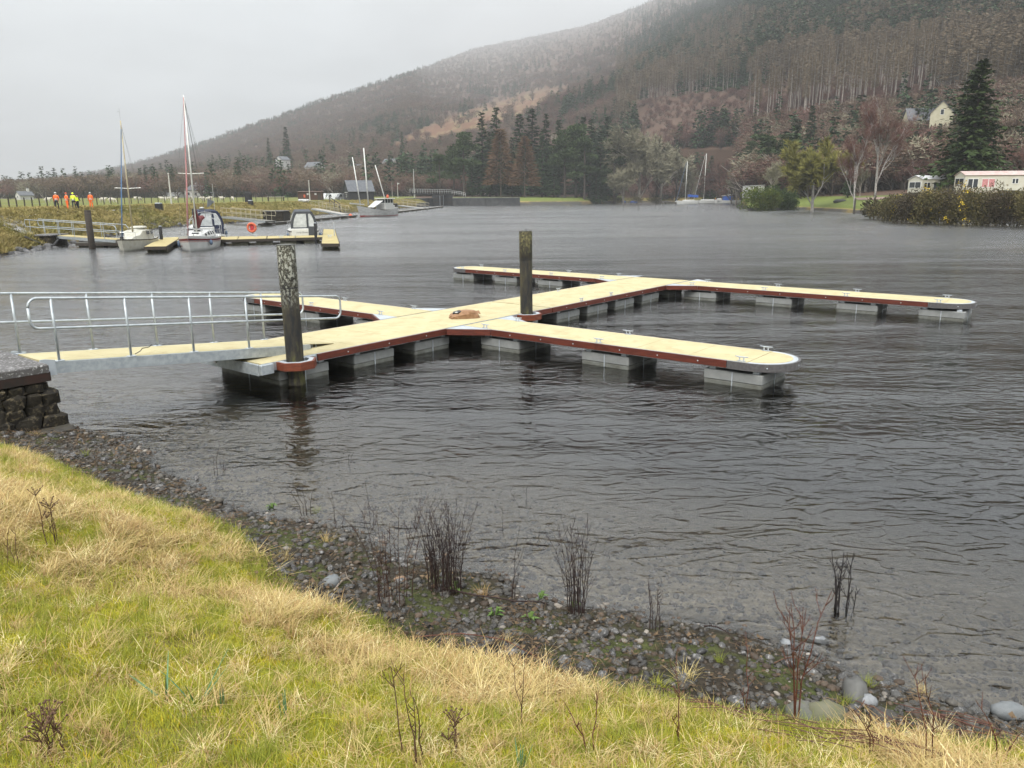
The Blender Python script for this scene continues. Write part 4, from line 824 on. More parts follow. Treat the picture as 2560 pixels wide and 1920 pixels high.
# ================================================================== trees
def leafmat(name, c, c2, rand=.25, scale=.6, tl=.15):
    m = M(name, c, .75, c2=c2, scale=scale, rand=rand, spec=.15); return m
m_spr = leafmat('spruce_needles', (.020,.042,.016), (.038,.062,.022)); m_pin = leafmat('pine_needles', (.030,.050,.020), (.052,.072,.028)); m_lar = leafmat('bare_larch_twigs', (.115,.085,.052), (.15,.115,.075)); m_larr = leafmat('rusty_larch_twigs', (.155,.088,.045), (.12,.072,.042))
m_bare = leafmat('bare_twigs', (.105,.072,.050), (.135,.095,.065)); m_purp = leafmat('purple_birch_twigs', (.135,.065,.050), (.100,.055,.046)); m_lich = leafmat('lichened_twigs', (.23,.215,.145), (.165,.15,.10)); m_will = leafmat('budding_willow', (.20,.185,.045), (.15,.145,.04)); m_rho = leafmat('rhododendron_leaf', (.055,.095,.020), (.15,.17,.028), scale=.7); m_gor = leafmat('gorse_spines', (.060,.058,.020), (.115,.090,.038), scale=1.2); m_gfl = M('gorse_flower', (.62,.44,.02), .6, c2=(.5,.36,.02), scale=3); m_redb = leafmat('red_birch_haze', (.135,.062,.045), (.10,.05,.042))
m_bark = M('dark_bark', (.045,.036,.030), .9, c2=(.075,.06,.05), scale=2, bump=.02, bscale=6); m_pbark = M('pale_larch_bark', (.30,.265,.23), .9, c2=(.19,.165,.14), scale=1.5); m_birch = M('birch_bark', (.36,.335,.31), .8, c2=(.05,.045,.04), scale=5, stretch=(1,1,2.5), lo=.5, hi=.62); m_birchd = M('birch_foot', (.030,.027,.025), .9, c2=(.08,.07,.06), scale=4)
def trunk_mb(h, r0, r1, seed, n=6, wob=.02):
    r_ = random.Random(seed); mb = MB(); P = [(r_.gauss(0,wob*h*.2)*(k>0), r_.gauss(0,wob*h*.2)*(k>0), h*k/6-.3*(k==0)) for k in range(7)]; mb.tube(P, r0, n, r2=r1); return mb, P
def tri(mb, c, d, n, l, w_):
    d = d.normalized(); s = d.cross(n); s = s.normalized()*w_ if s.length > 1e-4 else Vector((w_,0,0)); mb.add([c-s*.5, c+s*.5, c+d*l], [(0,1,2)])
def quadleaf(mb, c, d, n, l, w_):
    s = d.cross(n); s = s.normalized()*w_*.5 if s.length > 1e-4 else Vector((w_*.5,0,0)); mb.add([c, c+d*l*.5+s, c+d*l, c+d*l*.5-s], [(0,1,2,3)])
def conifer(h, r, whorls, per, seed, base=.1, droop=.35, fill=4, size=.12, power=.85, top=1.0):
    """needle sprays on drooping branches in whorls"""
    r_ = random.Random(seed); mb = MB()
    for i in range(whorls):
        f = i/(whorls-1); z = h*(base+(1-base)*min(1,f+r_.uniform(-.5,.5)/whorls)); rad = r*((1-f)**power)*r_.uniform(.75,1.15)+.02*h*.1
        for k in range(max(3, int(per*(1-f*.55)))):
            az = r_.uniform(0,6.283); ln = rad*r_.uniform(.6,1.12); z = h*(base+(1-base)*min(.995,max(0,f+r_.uniform(-.6,.6)/whorls))); d = Vector((math.cos(az), math.sin(az), 0)); up_ = .25*top-droop*(1-f)
            for q in range(fill):
                t0 = (q+.6)/fill; c = d*ln*t0*.8+Vector((0,0,z+ln*up_*t0-ln*.16*t0*t0)); s = size*r*(1.15-.5*t0)*(.55+.45*(1-f))
                dd = Vector((math.cos(az+r_.gauss(0,.7)), math.sin(az+r_.gauss(0,.7)), up_-.25+r_.gauss(0,.3))).normalized()
                quadleaf(mb, c, dd, Vector((r_.gauss(0,.5),r_.gauss(0,.5),1)), s*2.3, s*1.35)
                if q: quadleaf(mb, c, (dd+Vector((0,0,-1.2))).normalized(), Vector((d.x,d.y,.3)), s*1.5, s*1.1)
    return mb
def cloud_crown(lobes, n, seed, l, w_, up_=.3, leaf=True):
    """leaf or twig pieces through the volume of several lobes"""
    r_ = random.Random(seed); mb = MB()
    wts = [a[3]*a[4]*a[5] for a in lobes]; tot = sum(wts)
    for (cx,cy,cz,rx,ry,rz), wt in zip(lobes, wts):
        for i in range(int(n*wt/tot)):
            v = Vector((r_.gauss(0,1), r_.gauss(0,1), r_.gauss(0,1))).normalized(); q = r_.random()**.45
            c = Vector((cx+v.x*rx*q, cy+v.y*ry*q, cz+v.z*rz*q)); d = (Vector((v.x,v.y,v.z*.6))+Vector((r_.gauss(0,.6), r_.gauss(0,.6), up_+r_.gauss(0,.5)))).normalized(); nn = Vector((r_.gauss(0,1), r_.gauss(0,1), r_.gauss(0,1)))
            (quadleaf if leaf else tri)(mb, c, d, nn, l*r_.uniform(.6,1.3), w_*r_.uniform(.6,1.3))
    return mb
def bare(h, seed, levels=4, spread=.55, r0=None, ratio=.68, kids=3, twig=0, tw=.02, tl=.5, first=.25, drop=0., up_=.25):
    """branching skeleton; returns limbs and twigs as two mesh collectors"""
    r_ = random.Random(seed); L_ = MB(); T_ = MB(); r0 = r0 or h*.016
    def grow(p, d, ln, rad, lv):
        pts = [p]; q = p; dd = d
        for k in range(3):
            dd = (dd+Vector((r_.gauss(0,.10 if lv else .025), r_.gauss(0,.10 if lv else .025), r_.gauss(0,.06)+(up_*.12 if lv < levels else -drop)))).normalized(); q = q+dd*ln/3; pts.append(q)
        L_.tube(pts, rad, 6 if lv == 0 else (4 if lv < 2 else 3), r2=rad*.6, cap=False)
        if lv < levels:
            for k in range(kids+(2 if lv == 0 else 0)):
                f = first+(1-first)*(k+r_.random())/(kids+(2 if lv == 0 else 0)) if lv == 0 else r_.uniform(.3,1); b_ = pts[min(2,int(f*3))].lerp(pts[min(3,int(f*3)+1)], f*3-int(f*3)) if f < 1 else pts[-1]
                az = r_.uniform(0,6.283); a = dd.orthogonal().normalized(); a = Matrix.Rotation(az,3,dd) @ a; nd = (dd*math.cos(spread*r_.uniform(.6,1.3))+a*math.sin(spread*r_.uniform(.7,1.3))).normalized(); grow(b_, nd, ln*ratio*r_.uniform(.7,1.1)*(1-.35*f*(lv == 0)), rad*.5, lv+1)
            if lv > 0: grow(pts[-1], dd, ln*ratio, rad*.55, lv+1)
        for k in range(twig if lv >= levels-1 else 0):
            f = r_.random(); c = pts[0].lerp(pts[-1], f); v = (dd+Vector((r_.gauss(0,.6), r_.gauss(0,.6), r_.gauss(0,.5)+.1-drop*3))).normalized(); tri(T_, c, v, Vector((r_.gauss(0,1),r_.gauss(0,1),r_.gauss(0,1))), tl*r_.uniform(.5,1.3), tw)
    grow(Vector((0,0,-.2)), Vector((0,0,1)), h*.45, r0, 0)
    mz = max(v[2] for v in L_.v) if L_.v else h
    k = h/mz; L_.v = [(a*k,b_*k,c*k) for a,b_,c in L_.v]; T_.v = [(a*k,b_*k,c*k) for a,b_,c in T_.v]
    return L_, T_
# ---- the hillside forest: thousands of trees that read as one mass
def fuse(a, b_):
    k = max(a.m+[0])+1; o = len(a.v); a.v += b_.v; a.f += [tuple(i+o for i in f) for f in b_.f]; a.m += [k+q for q in b_.m]; return a
H = []
def hill_conifer(seed, mat, slim=.22, n=15, base=.08):
    tb_, _ = trunk_mb(.95, .012, .002, seed, 5, .01); c_ = conifer(1., slim, n, 7, seed, base, .35, 2, .26); return fuse(tb_, c_).mesh('far_tree', [m_bark, mat])
H += [hill_conifer(s, m_spr, .22+.03*s, 17) for s in range(3)]                                     # 0-2 spruce
def hill_larch(seed, mat, bark, base=.40, slim=.13):
    tb_, _ = trunk_mb(.97, .009, .002, seed, 5, .012); r_ = random.Random(seed); c_ = MB()
    for i in range(230):
        f = r_.random(); z = base+(1-base)*f; rad = slim*(1-f)**.6*(.35+.65*min(1,f*5+.4)); az = r_.uniform(0,6.28); q = rad*r_.random()**.6; d = Vector((math.cos(az),math.sin(az),r_.gauss(-.05,.25)))
        tri(c_, Vector((q*math.cos(az)*.6,q*math.sin(az)*.6,z)), d, Vector((r_.gauss(0,1),r_.gauss(0,1),r_.gauss(0,1))), .07*r_.uniform(.5,1.2), .016)
    return fuse(tb_, c_).mesh('far_tree', [bark, mat])
H += [hill_larch(10+s, m_lar, m_pbark, .38+.08*s, .12) for s in range(3)]                       # 3-5 bare larch
def hill_broad(seed, mat, bark=m_bark, n=260):
    L_, _ = bare(.8, seed, 2, .6, .014, .66, 3); r_ = random.Random(seed)
    lob = [(r_.uniform(-.2,.2), r_.uniform(-.2,.2), r_.uniform(.42,.78), r_.uniform(.17,.28), r_.uniform(.17,.28), r_.uniform(.14,.22)) for k in range(8)]
    return fuse(L_, cloud_crown(lob, n*2, seed, .085, .017, .15, False)).mesh('far_tree', [bark, mat])
H += [hill_broad(20+s, m_bare) for s in range(3)]                                               # 6-8 bare broadleaf
H += [hill_broad(30+s, m_purp) for s in range(3)]                                               # 9-11 purple birch
H += [hill_broad(40+s, m_lich, m_pbark, 240) for s in range(2)]                                 # 12-13 lichened
pts = []; rots = []; scs = []; ids = []
def forest(n, ctest):
    c = rng.uniform(-.86, .80, n); q = rng.random(n)
    hy, hz = far_cols(c); lo = hy[5]-25; hi = hy[9]+60; Yv = lo*(hi/lo)**(q**.85); Xv = c*Yv
    Zv = np.array([np.interp(Yv[i], hy[:,i], hz[:,i]) for i in range(n)])+rough_far(Xv, Yv, Yv-hy[5]); px, py = proj(Xv, Yv, Zv); return Xv, Yv, Zv, px, py, hy
Xv, Yv, Zv, px, py, hyv = forest(62000, None); n = len(Xv)
cl_ = clearing(px, py); mo_ = moor(px, py); vn = fbm(Xv*.009, Yv*.009, 81, 3); v2 = fbm(Xv*.03, Yv*.03, 82, 3); u = rng.random(n)
ridge_t = (hyv[9]-Yv)/hyv[9]
p_con = np.clip((vn-.53)*5, .015, .85); p_con = np.where((px < 1150)&(ridge_t < .10), .8, p_con)
p_con = np.where((px > 1560)&(py < 175-(px-1560)*.03)&(py > -200), np.clip(.70+(v2-.45)*2,.2,1), p_con)
p_con = np.where((px > 1750)&(py < 90), np.clip(.72+(v2-.45)*2.2,.3,1), p_con)
p_con = np.where((px < 1000)&(Yv < 850), .03, p_con)
lar = (px > 1540)&(py < 345-(px-1560)*.09)&(py > 60)
red = (px > 1350)&(py > 225)
typ = np.where(u < p_con, 0, np.where(lar&(rng.random(n) < .85), 1, np.where((rng.random(n) < np.where(red,.62,.40)), 3, 2)))
typ = np.where((typ == 2)&(rng.random(n) < .13)&(Yv < 600), 4, typ)
dens = np.ones(n); dens = np.where(cl_ > .2, .05, dens); dens = np.where(mo_ > .45, .45, dens); dens = dens*np.clip(.55+v2, .4, 1); dens = np.where((px < 1000)&(Yv < hyv[5]+60), .35, dens); 
stand_zone = lambda px, py: (px > 1600)&(px < 2330)&(py < 352-(px-1600)*.115)&(py > 265-(px-1600)*.12)
low_z = (px > 1590)&(px < 2350)&(py < 372-(px-1600)*.115)&(py > 255-(px-1600)*.12); dens = np.where(low_z, .7, dens); typ = np.where(low_z, 3, typ)
dens = np.where((px > 2225)&(px < 2440)&(py > 300)&(py < 350)&(Yv < 275), 0, dens)
kp = rng.random(n) < dens; Xv, Yv, Zv, typ, px, py, low_z = [a[kp] for a in (Xv,Yv,Zv,typ,px,py,low_z)]; n = len(Xv)
idx = np.select([typ == 0, typ == 1, typ == 2, typ == 3], [rng.integers(0,3,n), 3+rng.integers(0,3,n), 6+rng.integers(0,3,n), 9+rng.integers(0,3,n)], 12+rng.integers(0,2,n))
hgt_ = np.select([typ == 0, typ == 1, typ == 2, typ == 3], [rng.uniform(12,20,n), rng.uniform(17,23,n), rng.uniform(8,13,n), rng.uniform(7,12,n)], rng.uniform(9,14,n))
hgt_ = np.where(low_z, hgt_*.45, hgt_); hgt_ = np.where((px < 1150)&(typ == 0)&(Yv > 900), hgt_*.62, hgt_); wid = hgt_*rng.uniform(.85,1.2,n)*np.where(typ >= 2, 1.35, 1.15)
print('forest', n)
# extra dark plantation blocks on the upper slopes
m2 = 15000; c2_ = rng.uniform(.12, .80, m2); hy2, hz2 = far_cols(c2_); lo2 = hy2[7]-20; hi2 = hy2[9]; Y2 = lo2*(hi2/lo2)**rng.random(m2); X2 = c2_*Y2; Z2 = np.array([np.interp(Y2[i], hy2[:,i], hz2[:,i]) for i in range(m2)])+rough_far(X2, Y2, Y2-hy2[5]); px2, py2 = proj(X2, Y2, Z2)
blk = fbm(X2*.010, Y2*.010, 95, 3)+.10*(px2 > 2150)
k2 = (px2 > 1590)&(py2 > -140)&(py2 < 215-(px2-1590)*.10)&(blk > .41)&(moor(px2,py2) < .3); X2, Y2, Z2 = X2[k2], Y2[k2], Z2[k2]; m2 = len(X2); h2_ = rng.uniform(15,23,m2)
Xv, Yv, Zv = np.concatenate([Xv,X2]), np.concatenate([Yv,Y2]), np.concatenate([Zv,Z2]); idx = np.concatenate([idx, rng.integers(0,3,m2)]); hgt_ = np.concatenate([hgt_,h2_]); wid = np.concatenate([wid,h2_*1.1]); n = len(Xv); print('forest', n)
scatter('forest', np.stack([Xv,Yv,Zv-.4],-1), np.stack([rng.normal(0,.03,n),rng.normal(0,.03,n),rng.uniform(0,6.28,n)],-1), np.stack([wid,wid,hgt_],-1), idx, H)
# ---- tree things with a trunk and a crown of their own
def tree(name, label, loc, trunk_me, crown_me, s=1., rz=0., group=None, cat='tree', crown_name='crown'):
    par = thing(name, label, cat, loc, rz, group); par.scale = (s,)*3 if isinstance(s,(int,float)) else s
    put('trunk', trunk_me, par); put(crown_name, crown_me, par); return par
def far_at(px, py_or_none, Y):
    d = ray(px, 485); x = d[0]/d[1]*Y; return (x, Y, float(far_z([x],[Y])[0]))
# larch stand: trunks one can tell apart
lt = [trunk_mb(23, .27, .07, 300+i, 6, .012)[0].mesh('trunk', m_pbark) for i in range(4)]; lc = []
for i in range(4):
    r_ = random.Random(330+i); c_ = MB()
    for k in range(420):
        f = r_.random(); z = 12+11.3*f; rad = 3.0*(1-f)**.7*(.4+.6*min(1,f*4+.3)); az = r_.uniform(0,6.28); q = rad*r_.random()**.6; tri(c_, Vector((q*math.cos(az)*.6,q*math.sin(az)*.6,z)), Vector((math.cos(az),math.sin(az),r_.gauss(-.1,.3))), Vector((r_.gauss(0,1),r_.gauss(0,1),r_.gauss(0,1))), 1.25*r_.uniform(.5,1.2), .24)
    lc.append(c_.mesh('crown', m_lar))
lar0 = [tree('larch_tree', 'tall bare larch with pale straight trunk in the hillside stand', (0,0,-500), lt[i], lc[i], 1, 0, 'larches in the hillside stand') for i in range(4)]
rr = random.Random(17); made = 0; tries = 0
while made < 150 and tries < 6000:
    tries += 1; px = rr.uniform(1590,2340); Y = rr.uniform(290,430); p = far_at(px, 0, Y); qx, qy = proj(*p)
    if not (stand_zone(qx, qy)): continue
    k = rr.randrange(4); s = rr.uniform(.85,1.12)
    if made < 4: o = lar0[made]; o.location = p; o.rotation_euler = (0,0,rr.uniform(0,6)); o.scale = (s,s,s)
    else: dup(lar0[k], p, rr.uniform(0,6.28), None, s)
    made += 1
print('larches', made)
# pines, spruces and larches on the wooded point across the water
def scots(h, seed):
    tb_, P = trunk_mb(h*.9, h*.017, h*.006, seed, 7, .02); r_ = random.Random(seed); lob = []
    for k in range(15):
        f = r_.uniform(.38,1.0); a = r_.uniform(0,6.28); q = h*.20*(1.12-f)*r_.uniform(.4,1.2)+h*.02; lob.append((q*math.cos(a), q*math.sin(a), h*f-h*.04, h*.10*(1.2-f*.4), h*.10*(1.2-f*.4), h*.045))
        tb_.tube([(0,0,h*(f-.07)), (q*math.cos(a)*.8, q*math.sin(a)*.8, h*f-h*.05)], h*.005, 4, r2=h*.002)
    return tb_.mesh('trunk', m_bark), cloud_crown(lob, 3000, seed, h*.030, h*.020, .5).mesh('crown', m_pin)
sc_pines = [scots(26, 400+i) for i in range(3)]
spr = [(trunk_mb(29,.35,.05,420+i,7,.01)[0].mesh('trunk', m_bark), conifer(30, 5.2, 34, 10, 420+i, .10, .45, 4, .13).mesh('crown', m_spr)) for i in range(3)]
lrc = []
for i in range(2):
    r_ = random.Random(440+i); c_ = MB(); h = 24
    for k in range(2400):
        f = r_.random()**1.3; z = h*(.22+.78*f); rad = 6.0*(1-f)**.8; az = r_.uniform(0,6.28); q = rad*r_.random()**.5; tri(c_, Vector((q*math.cos(az)*.75,q*math.sin(az)*.75,z-q*.15)), Vector((math.cos(az),math.sin(az),r_.gauss(-.1,.3))), Vector((r_.gauss(0,1),r_.gauss(0,1),r_.gauss(0,1))), 1.6*r_.uniform(.5,1.2), .30)
    lrc.append((trunk_mb(h,.24,.02,440+i,7,.01)[0].mesh('trunk', M('larch_trunk', (.15,.125,.10), .9, c2=(.09,.075,.06), scale=1.5)), c_.mesh('crown', m_larr)))
PT = [ # px, top row, kind, Y, label
 (1100,385,'p',352,'small rounded pine standing next to the white lock railings'),(1160,325,'p',356,'broad dark pine behind the lock railings'),(1135,360,'p',372,'dark pine half hidden behind the broad lock side pine'),(1207,282,'s',366,'pointed spruce rising between the lock pines and rusty larches'),(1242,268,'s',372,'tallest pointed spruce behind the rusty larches'),(1225,330,'s',360,'dense dark spruce between the pointed spruces'),
 (1252,322,'l',352,'rusty bare larch standing nearer the lock than its twin'),(1312,340,'l',346,'rusty bare larch with pale trunk on the lawn edge'),(1280,345,'s',362,'dark spruce between the two rusty larches'),(1300,285,'s',378,'tall spruce behind the pale trunked larch'),(1330,272,'s',380,'slim tall spruce between the rusty larches and the blue boats'),(1365,285,'s',376,'spruce behind the blue boats on the lawn'),(1355,330,'s',358,'full dark spruce shading the blue boats'),(1395,300,'s',362,'dark spruce beside the teal sheeted boat'),
 (1412,315,'p',350,'tall pine with twin pale trunks beside the blue boats'),(1440,310,'p',356,'pine behind the lawn sign posts'),(1455,292,'s',378,'spruce tip behind the lawn pines'),(1475,300,'s',372,'tall spruce next to the red sail'),(1460,345,'p',348,'spreading pine above the lawn'),(1500,325,'s',360,'dark spruce above the red sail'),(1515,295,'s',380,'tall spruce standing closest to the pale willow'),(1535,345,'p',352,'pine leaning towards the pale willow'),(1180,400,'s',360,'low dark spruce behind the lock keepers path'),(1385,395,'s',350,'short spruce at the back of the lawn'),(1490,400,'s',352,'short spruce behind the red sail')]
for i,(px,top,kd,Y,lb) in enumerate(PT):
    p = far_at(px, 0, Y); zt = D(px, top, Y)[2]; hh = zt-p[2]
    tm, cm, h0 = {'p':(*sc_pines[i%3],26), 's':(*spr[i%3],30), 'l':(*lrc[i%2],24)}[kd]; s = hh/h0; w_ = s*1.35 if kd != 's' else s*rr.uniform(1.55,2.0)
    tree({'p':'pine_tree','s':'spruce_tree','l':'larch_tree'}[kd], lb, p, tm, cm, (w_,w_,s), rr.uniform(0,6.28), 'trees on the wooded point')
# pale lichened willow and its neighbours
def broadleaf(h, seed, twm, bark, levels=4, twig=9, tl=.5, tw=.03, spread=.5, **k):
    L_, T_ = bare(h, seed, levels, spread, twig=twig, tl=tl, tw=tw, **k); return L_.mesh('trunk', bark), T_.mesh('crown', twm)
wil = broadleaf(22, 500, m_lich, m_pbark, 4, 22, 1.3, .17, .6, drop=.06)
for px,top,Y,lb in [(1598,318,346,'large pale lichened willow overhanging the far shore'),(1650,330,362,'pale grey tree behind the large willow'),(1560,400,342,'low pale willow branch tree at the shore')]:
    p = far_at(px,0,Y); s = (D(px,top,Y)[2]-p[2])/22; tree('willow_tree', lb, p, *wil, (s*1.1,s*1.1,s), px*.1, 'willows on the far shore')
bw = [broadleaf(15, 510+i, m_bare, m_bark, 4, 7, .9, .05, .55) for i in range(3)]
LT = [(40,466,430),(90,455,420),(160,452,410),(185,448,425),(225,440,400),(258,446,415),(300,452,405),(330,442,398),(345,455,420),(372,452,395),(395,460,410),(15,475,440),(125,470,400),(560,470,400),(660,470,395),(1060,452,372),(1015,455,385),(620,474,390),(700,476,390)]
for i,(px,top,Y) in enumerate(LT):
    p = far_at(px,0,Y); s = (D(px,top,Y)[2]-p[2])/15; o = tree('bare_tree', 'bare grey broadleaf tree at the far edge of the sheep field', p, *bw[i%3], (s*1.25,s*1.25,s), i*1.3, 'bare trees beyond the field')
    if px == 1060: o['label'] = 'bare yellowish tree behind the tall pole by the lock'
    if px == 1015: o['label'] = 'bare tree behind the parked cars at the lock'
for px,top,Y,lb in [(436,410,390,'dark conifer beside the white cottage'),(602,405,395,'lone dark conifer beyond the field fence'),(24,480,330,'small dark conical bush at the field edge'),(368,420,400,'slim conifer among the bare field trees'),(725,318,640,'large dark conifer standing on the lower hillside'),(680,345,660,'slim conifer next to the large hillside conifer'),(1010,330,560,'slim dark conifer below the bracken clearing')]:
    p = far_at(px,0,Y); s = (D(px,top,Y)[2]-p[2])/30; w_ = s*(1.5 if px in (436,602,725) else 1.2); tree('conifer_tree', lb, p, *spr[int(px)%3], (w_,w_,s), px, 'lone conifers')
# ---- right hand shore
def at(px, py, z): g = G(px, py, z); return (g[0], g[1], z)
bspr = (trunk_mb(20,.38,.04,600,8,.008)[0].mesh('trunk', m_bark), conifer(22, 8.2, 46, 13, 601, .17, .36, 7, .068, .72).mesh('crown', leafmat('green_spruce_needles', (.024,.042,.013),(.046,.068,.018), scale=.5)))
p = far_at(2415,0,128); s = (D(2425,150,128)[2]-p[2])/22; tree('spruce_tree', 'big dark green spruce towering over the white caravans', p, *bspr, (s*1.28,s*1.28,s), .4)
bir = []
for i in range(2):
    L_, T_ = bare(21, 622+i, 5, .44, .20, .66, 3, twig=7, tl=1.0, tw=.024, first=.2, up_=.6); bir.append((L_.mesh('trunk', m_birch), T_.mesh('crown', m_redb)))
for i,(px,py,top,lb) in enumerate([(2135,530,300,'shorter bare birch with white branches on the lawn shore'),(2185,520,232,'taller bare birch with white trunk beside the lawn edge')]):
    p = at(px,py,.9); s = (D(px,top,p[1])[2]-.9)/21; t_ = tree('birch_tree', lb, p, *bir[i], s, .6+i*2, 'birches on the lawn shore')
    MB().tube([(0,0,-.5),(0,0,1.5),(0.05,0,3.2)], .27, 8, r2=.21).build('trunk_foot', m_birchd, t_)
L_, T_ = bare(9, 640, 4, .3, .09, .66, 3, twig=8, tl=.5, tw=.02, first=.35); yb = (L_.mesh('trunk', m_birch), T_.mesh('crown', m_redb))
p = at(2285,515,1.4); tree('birch_tree', 'slender young birch standing in the gorse', p, *yb, (D(2290,395,p[1])[2]-1.4)/9, 1)
yw = broadleaf(11, 650, m_will, m_birch, 4, 48, .8, .13, .6, up_=.4); p = far_at(2035,0,178); tree('willow_tree', 'yellow green budding tree on the lawn', p, *yw, ((D(2040,348,p[1])[2]-p[2])/11*1.15,)*2+((D(2040,348,p[1])[2]-p[2])/11,), .5)
RT = [(1900,335,250,'p','dark pine behind the budding tree'),(1960,330,245,'p','broad dark pine above the budding tree'),(2015,265,262,'s','dark spruce rising above the lawn'),(1985,300,258,'s','spruce between the lawn pines'),(2305,330,200,'s','blue green spruce below the hillside house'),(2330,310,215,'s','spruce hiding part of the hillside house'),(2120,395,190,'s','low conifer behind the shorter birch'),(1870,350,280,'p','pine above the round rhododendron'),(1775,390,372,'s','dark conifer behind the far yachts')]
for i,(px,top,Y,kd,lb) in enumerate(RT):
    p = far_at(px,0,Y); hh = D(px,top,Y)[2]-p[2]; tm, cm, h0 = (*sc_pines[i%3],26) if kd == 'p' else (*spr[i%3],30); s = hh/h0; w_ = s*1.6; tree('pine_tree' if kd == 'p' else 'spruce_tree', lb, p, tm, cm, (w_,w_,s), i*.9, 'trees behind the lawn')
lw = broadleaf(9, 660, m_lich, m_pbark, 4, 9, .7, .08, .4, up_=.5)
for px,top,Y,lb in [(1925,402,215,'upright pale lichened shrub tree behind the rhododendron'),(2150,420,185,'pale twiggy tree behind the birches'),(1840,400,300,'pale tree behind the white shed'),(1720,415,368,'pale lichened tree behind the far yachts')]:
    p = far_at(px,0,Y); s = (D(px,top,Y)[2]-p[2])/9; tree('lichened_tree', lb, p, *lw, s, px*.3)
BR = [(2080,392,205),(2110,372,215),(2160,362,222),(2240,380,195),(2260,410,180),(2480,330,190),(2530,250,205),(2550,330,165),(2340,400,175),(1890,400,290),(1830,420,320),(1760,400,372),(1690,395,380),(1640,410,375),(2020,420,220),(2500,400,150),(1800,392,340),(2200,330,240)]
bp2 = [broadleaf(15, 530+i, m_purp, m_bark, 4, 9, .9, .055, .55) for i in range(2)]
for i,(px,top,Y) in enumerate(BR):
    p = far_at(px,0,Y); s = (D(px,top,Y)[2]-p[2])/15; tree('bare_tree', 'bare reddish brown tree in the wood behind the shore lawn and caravans', p, *(bp2[i%2] if i%3 else bw[i%3]), (s*1.2,s*1.2,s), i*1.1, 'bare trees behind the caravan shore')
# ---- rhododendron and gorse
def bush(name, label, c, rx, ry, h, n, mat, leaf, seed, flower=0, group=None):
    r_ = random.Random(seed); par = thing(name, label, 'bush', c, 0, group); lob = [(r_.uniform(-.55,.55)*rx, r_.uniform(-.5,.5)*ry, h*r_.uniform(.12,.62), rx*r_.uniform(.38,.55), ry*r_.uniform(.4,.6), h*r_.uniform(.25,.38)) for k in range(13)]
    cloud_crown(lob, n, seed, leaf, leaf*.55, .5).build('foliage', mat, par); mb = MB()
    for l_ in lob[:6]: mb.tube([(l_[0]*.3,l_[1]*.3,-.4),(l_[0]*.7,l_[1]*.7,l_[2]*.5),(l_[0],l_[1],l_[2])], .05, 5, r2=.02)
    mb.build('stems', m_bark, par)
    if flower:
        fl = MB()
        for q in range(flower):
            l_ = r_.choice(lob); v = Vector((r_.gauss(0,1),-abs(r_.gauss(0,1)),r_.gauss(.3,1))).normalized(); c_ = Vector((l_[0]+v.x*l_[3], l_[1]+v.y*l_[4], l_[2]+v.z*l_[5]))
            for m_ in range(14): quadleaf(fl, c_+Vector((r_.gauss(0,.24),r_.gauss(0,.24),r_.gauss(0,.22))), Vector((r_.gauss(0,1),r_.gauss(0,1),r_.gauss(0,1))).normalized(), Vector((0,0,1)), .24, .16)
        stuff(fl.build('flowers', m_gfl, par))
    return par
g = G(1908,527,.0); bush('rhododendron_bush', 'big rounded green rhododendron overhanging the water', (g[0],g[1]+2,-.3), 5.4, 4.0, 7.0, 7500, m_rho, .40, 700)
g = G(1962,525,.0); bush('rhododendron_bush', 'darker half of the shore rhododendron beside the lawn', (g[0]-.5,g[1]+1.5,-.1), 4.2, 3.5, 6.6, 6500, leafmat('dark_rhododendron_leaf', (.028,.052,.014),(.05,.075,.018), scale=1.2), .42, 701)
GB = [(2235,548,3.6),(2270,553,4.2),(2300,556,4.6),(2335,557,4.2),(2375,558,4.4),(2410,558,4.8),(2450,560,4.4),(2490,561,4.8),(2530,562,4.4),(2570,562,4.6),(2620,566,4.6)]
for i,(px,py,h) in enumerate(GB):
    g = G(px,py,.2); bush('gorse_bush', 'brownish gorse bush with yellow flowers on the water bank below the caravans', (g[0],g[1]+2.2,.1), 3.0, 2.4, h*1.12, 4600, [m_gor, leafmat('brown_gorse', (.075,.055,.035),(.05,.042,.022), scale=1.5)][i%3 == 2], .26, 720+i, [2,4,8,8,2,6,7,3,2,2,1][i], 'gorse bushes below the caravans')
for i,(px,py,h,lb) in enumerate([(1420,498,3.0,'scrubby brown bush at the end of the lock wall'),(1480,500,3.4,'scrubby bush on the bank below the red sail'),(1590,504,3.6,'dark bush under the pale willow'),(1640,503,3.0,'low bush on the shore between the willow and the yacht jetty'),(1545,503,2.6,'low brown bush between the red sail and the pale willow'),(2205,538,3.0,'brown scrub at the foot of the taller birch')]):
    g = G(px,py+4,.4); bush('scrub_bush', lb, (g[0],g[1]+2,.4), 4.0 if px < 2000 else 2.2, 2.6, h, 900, leafmat('brown_scrub', (.085,.070,.038),(.06,.055,.03), scale=1.), .45, 760+i)
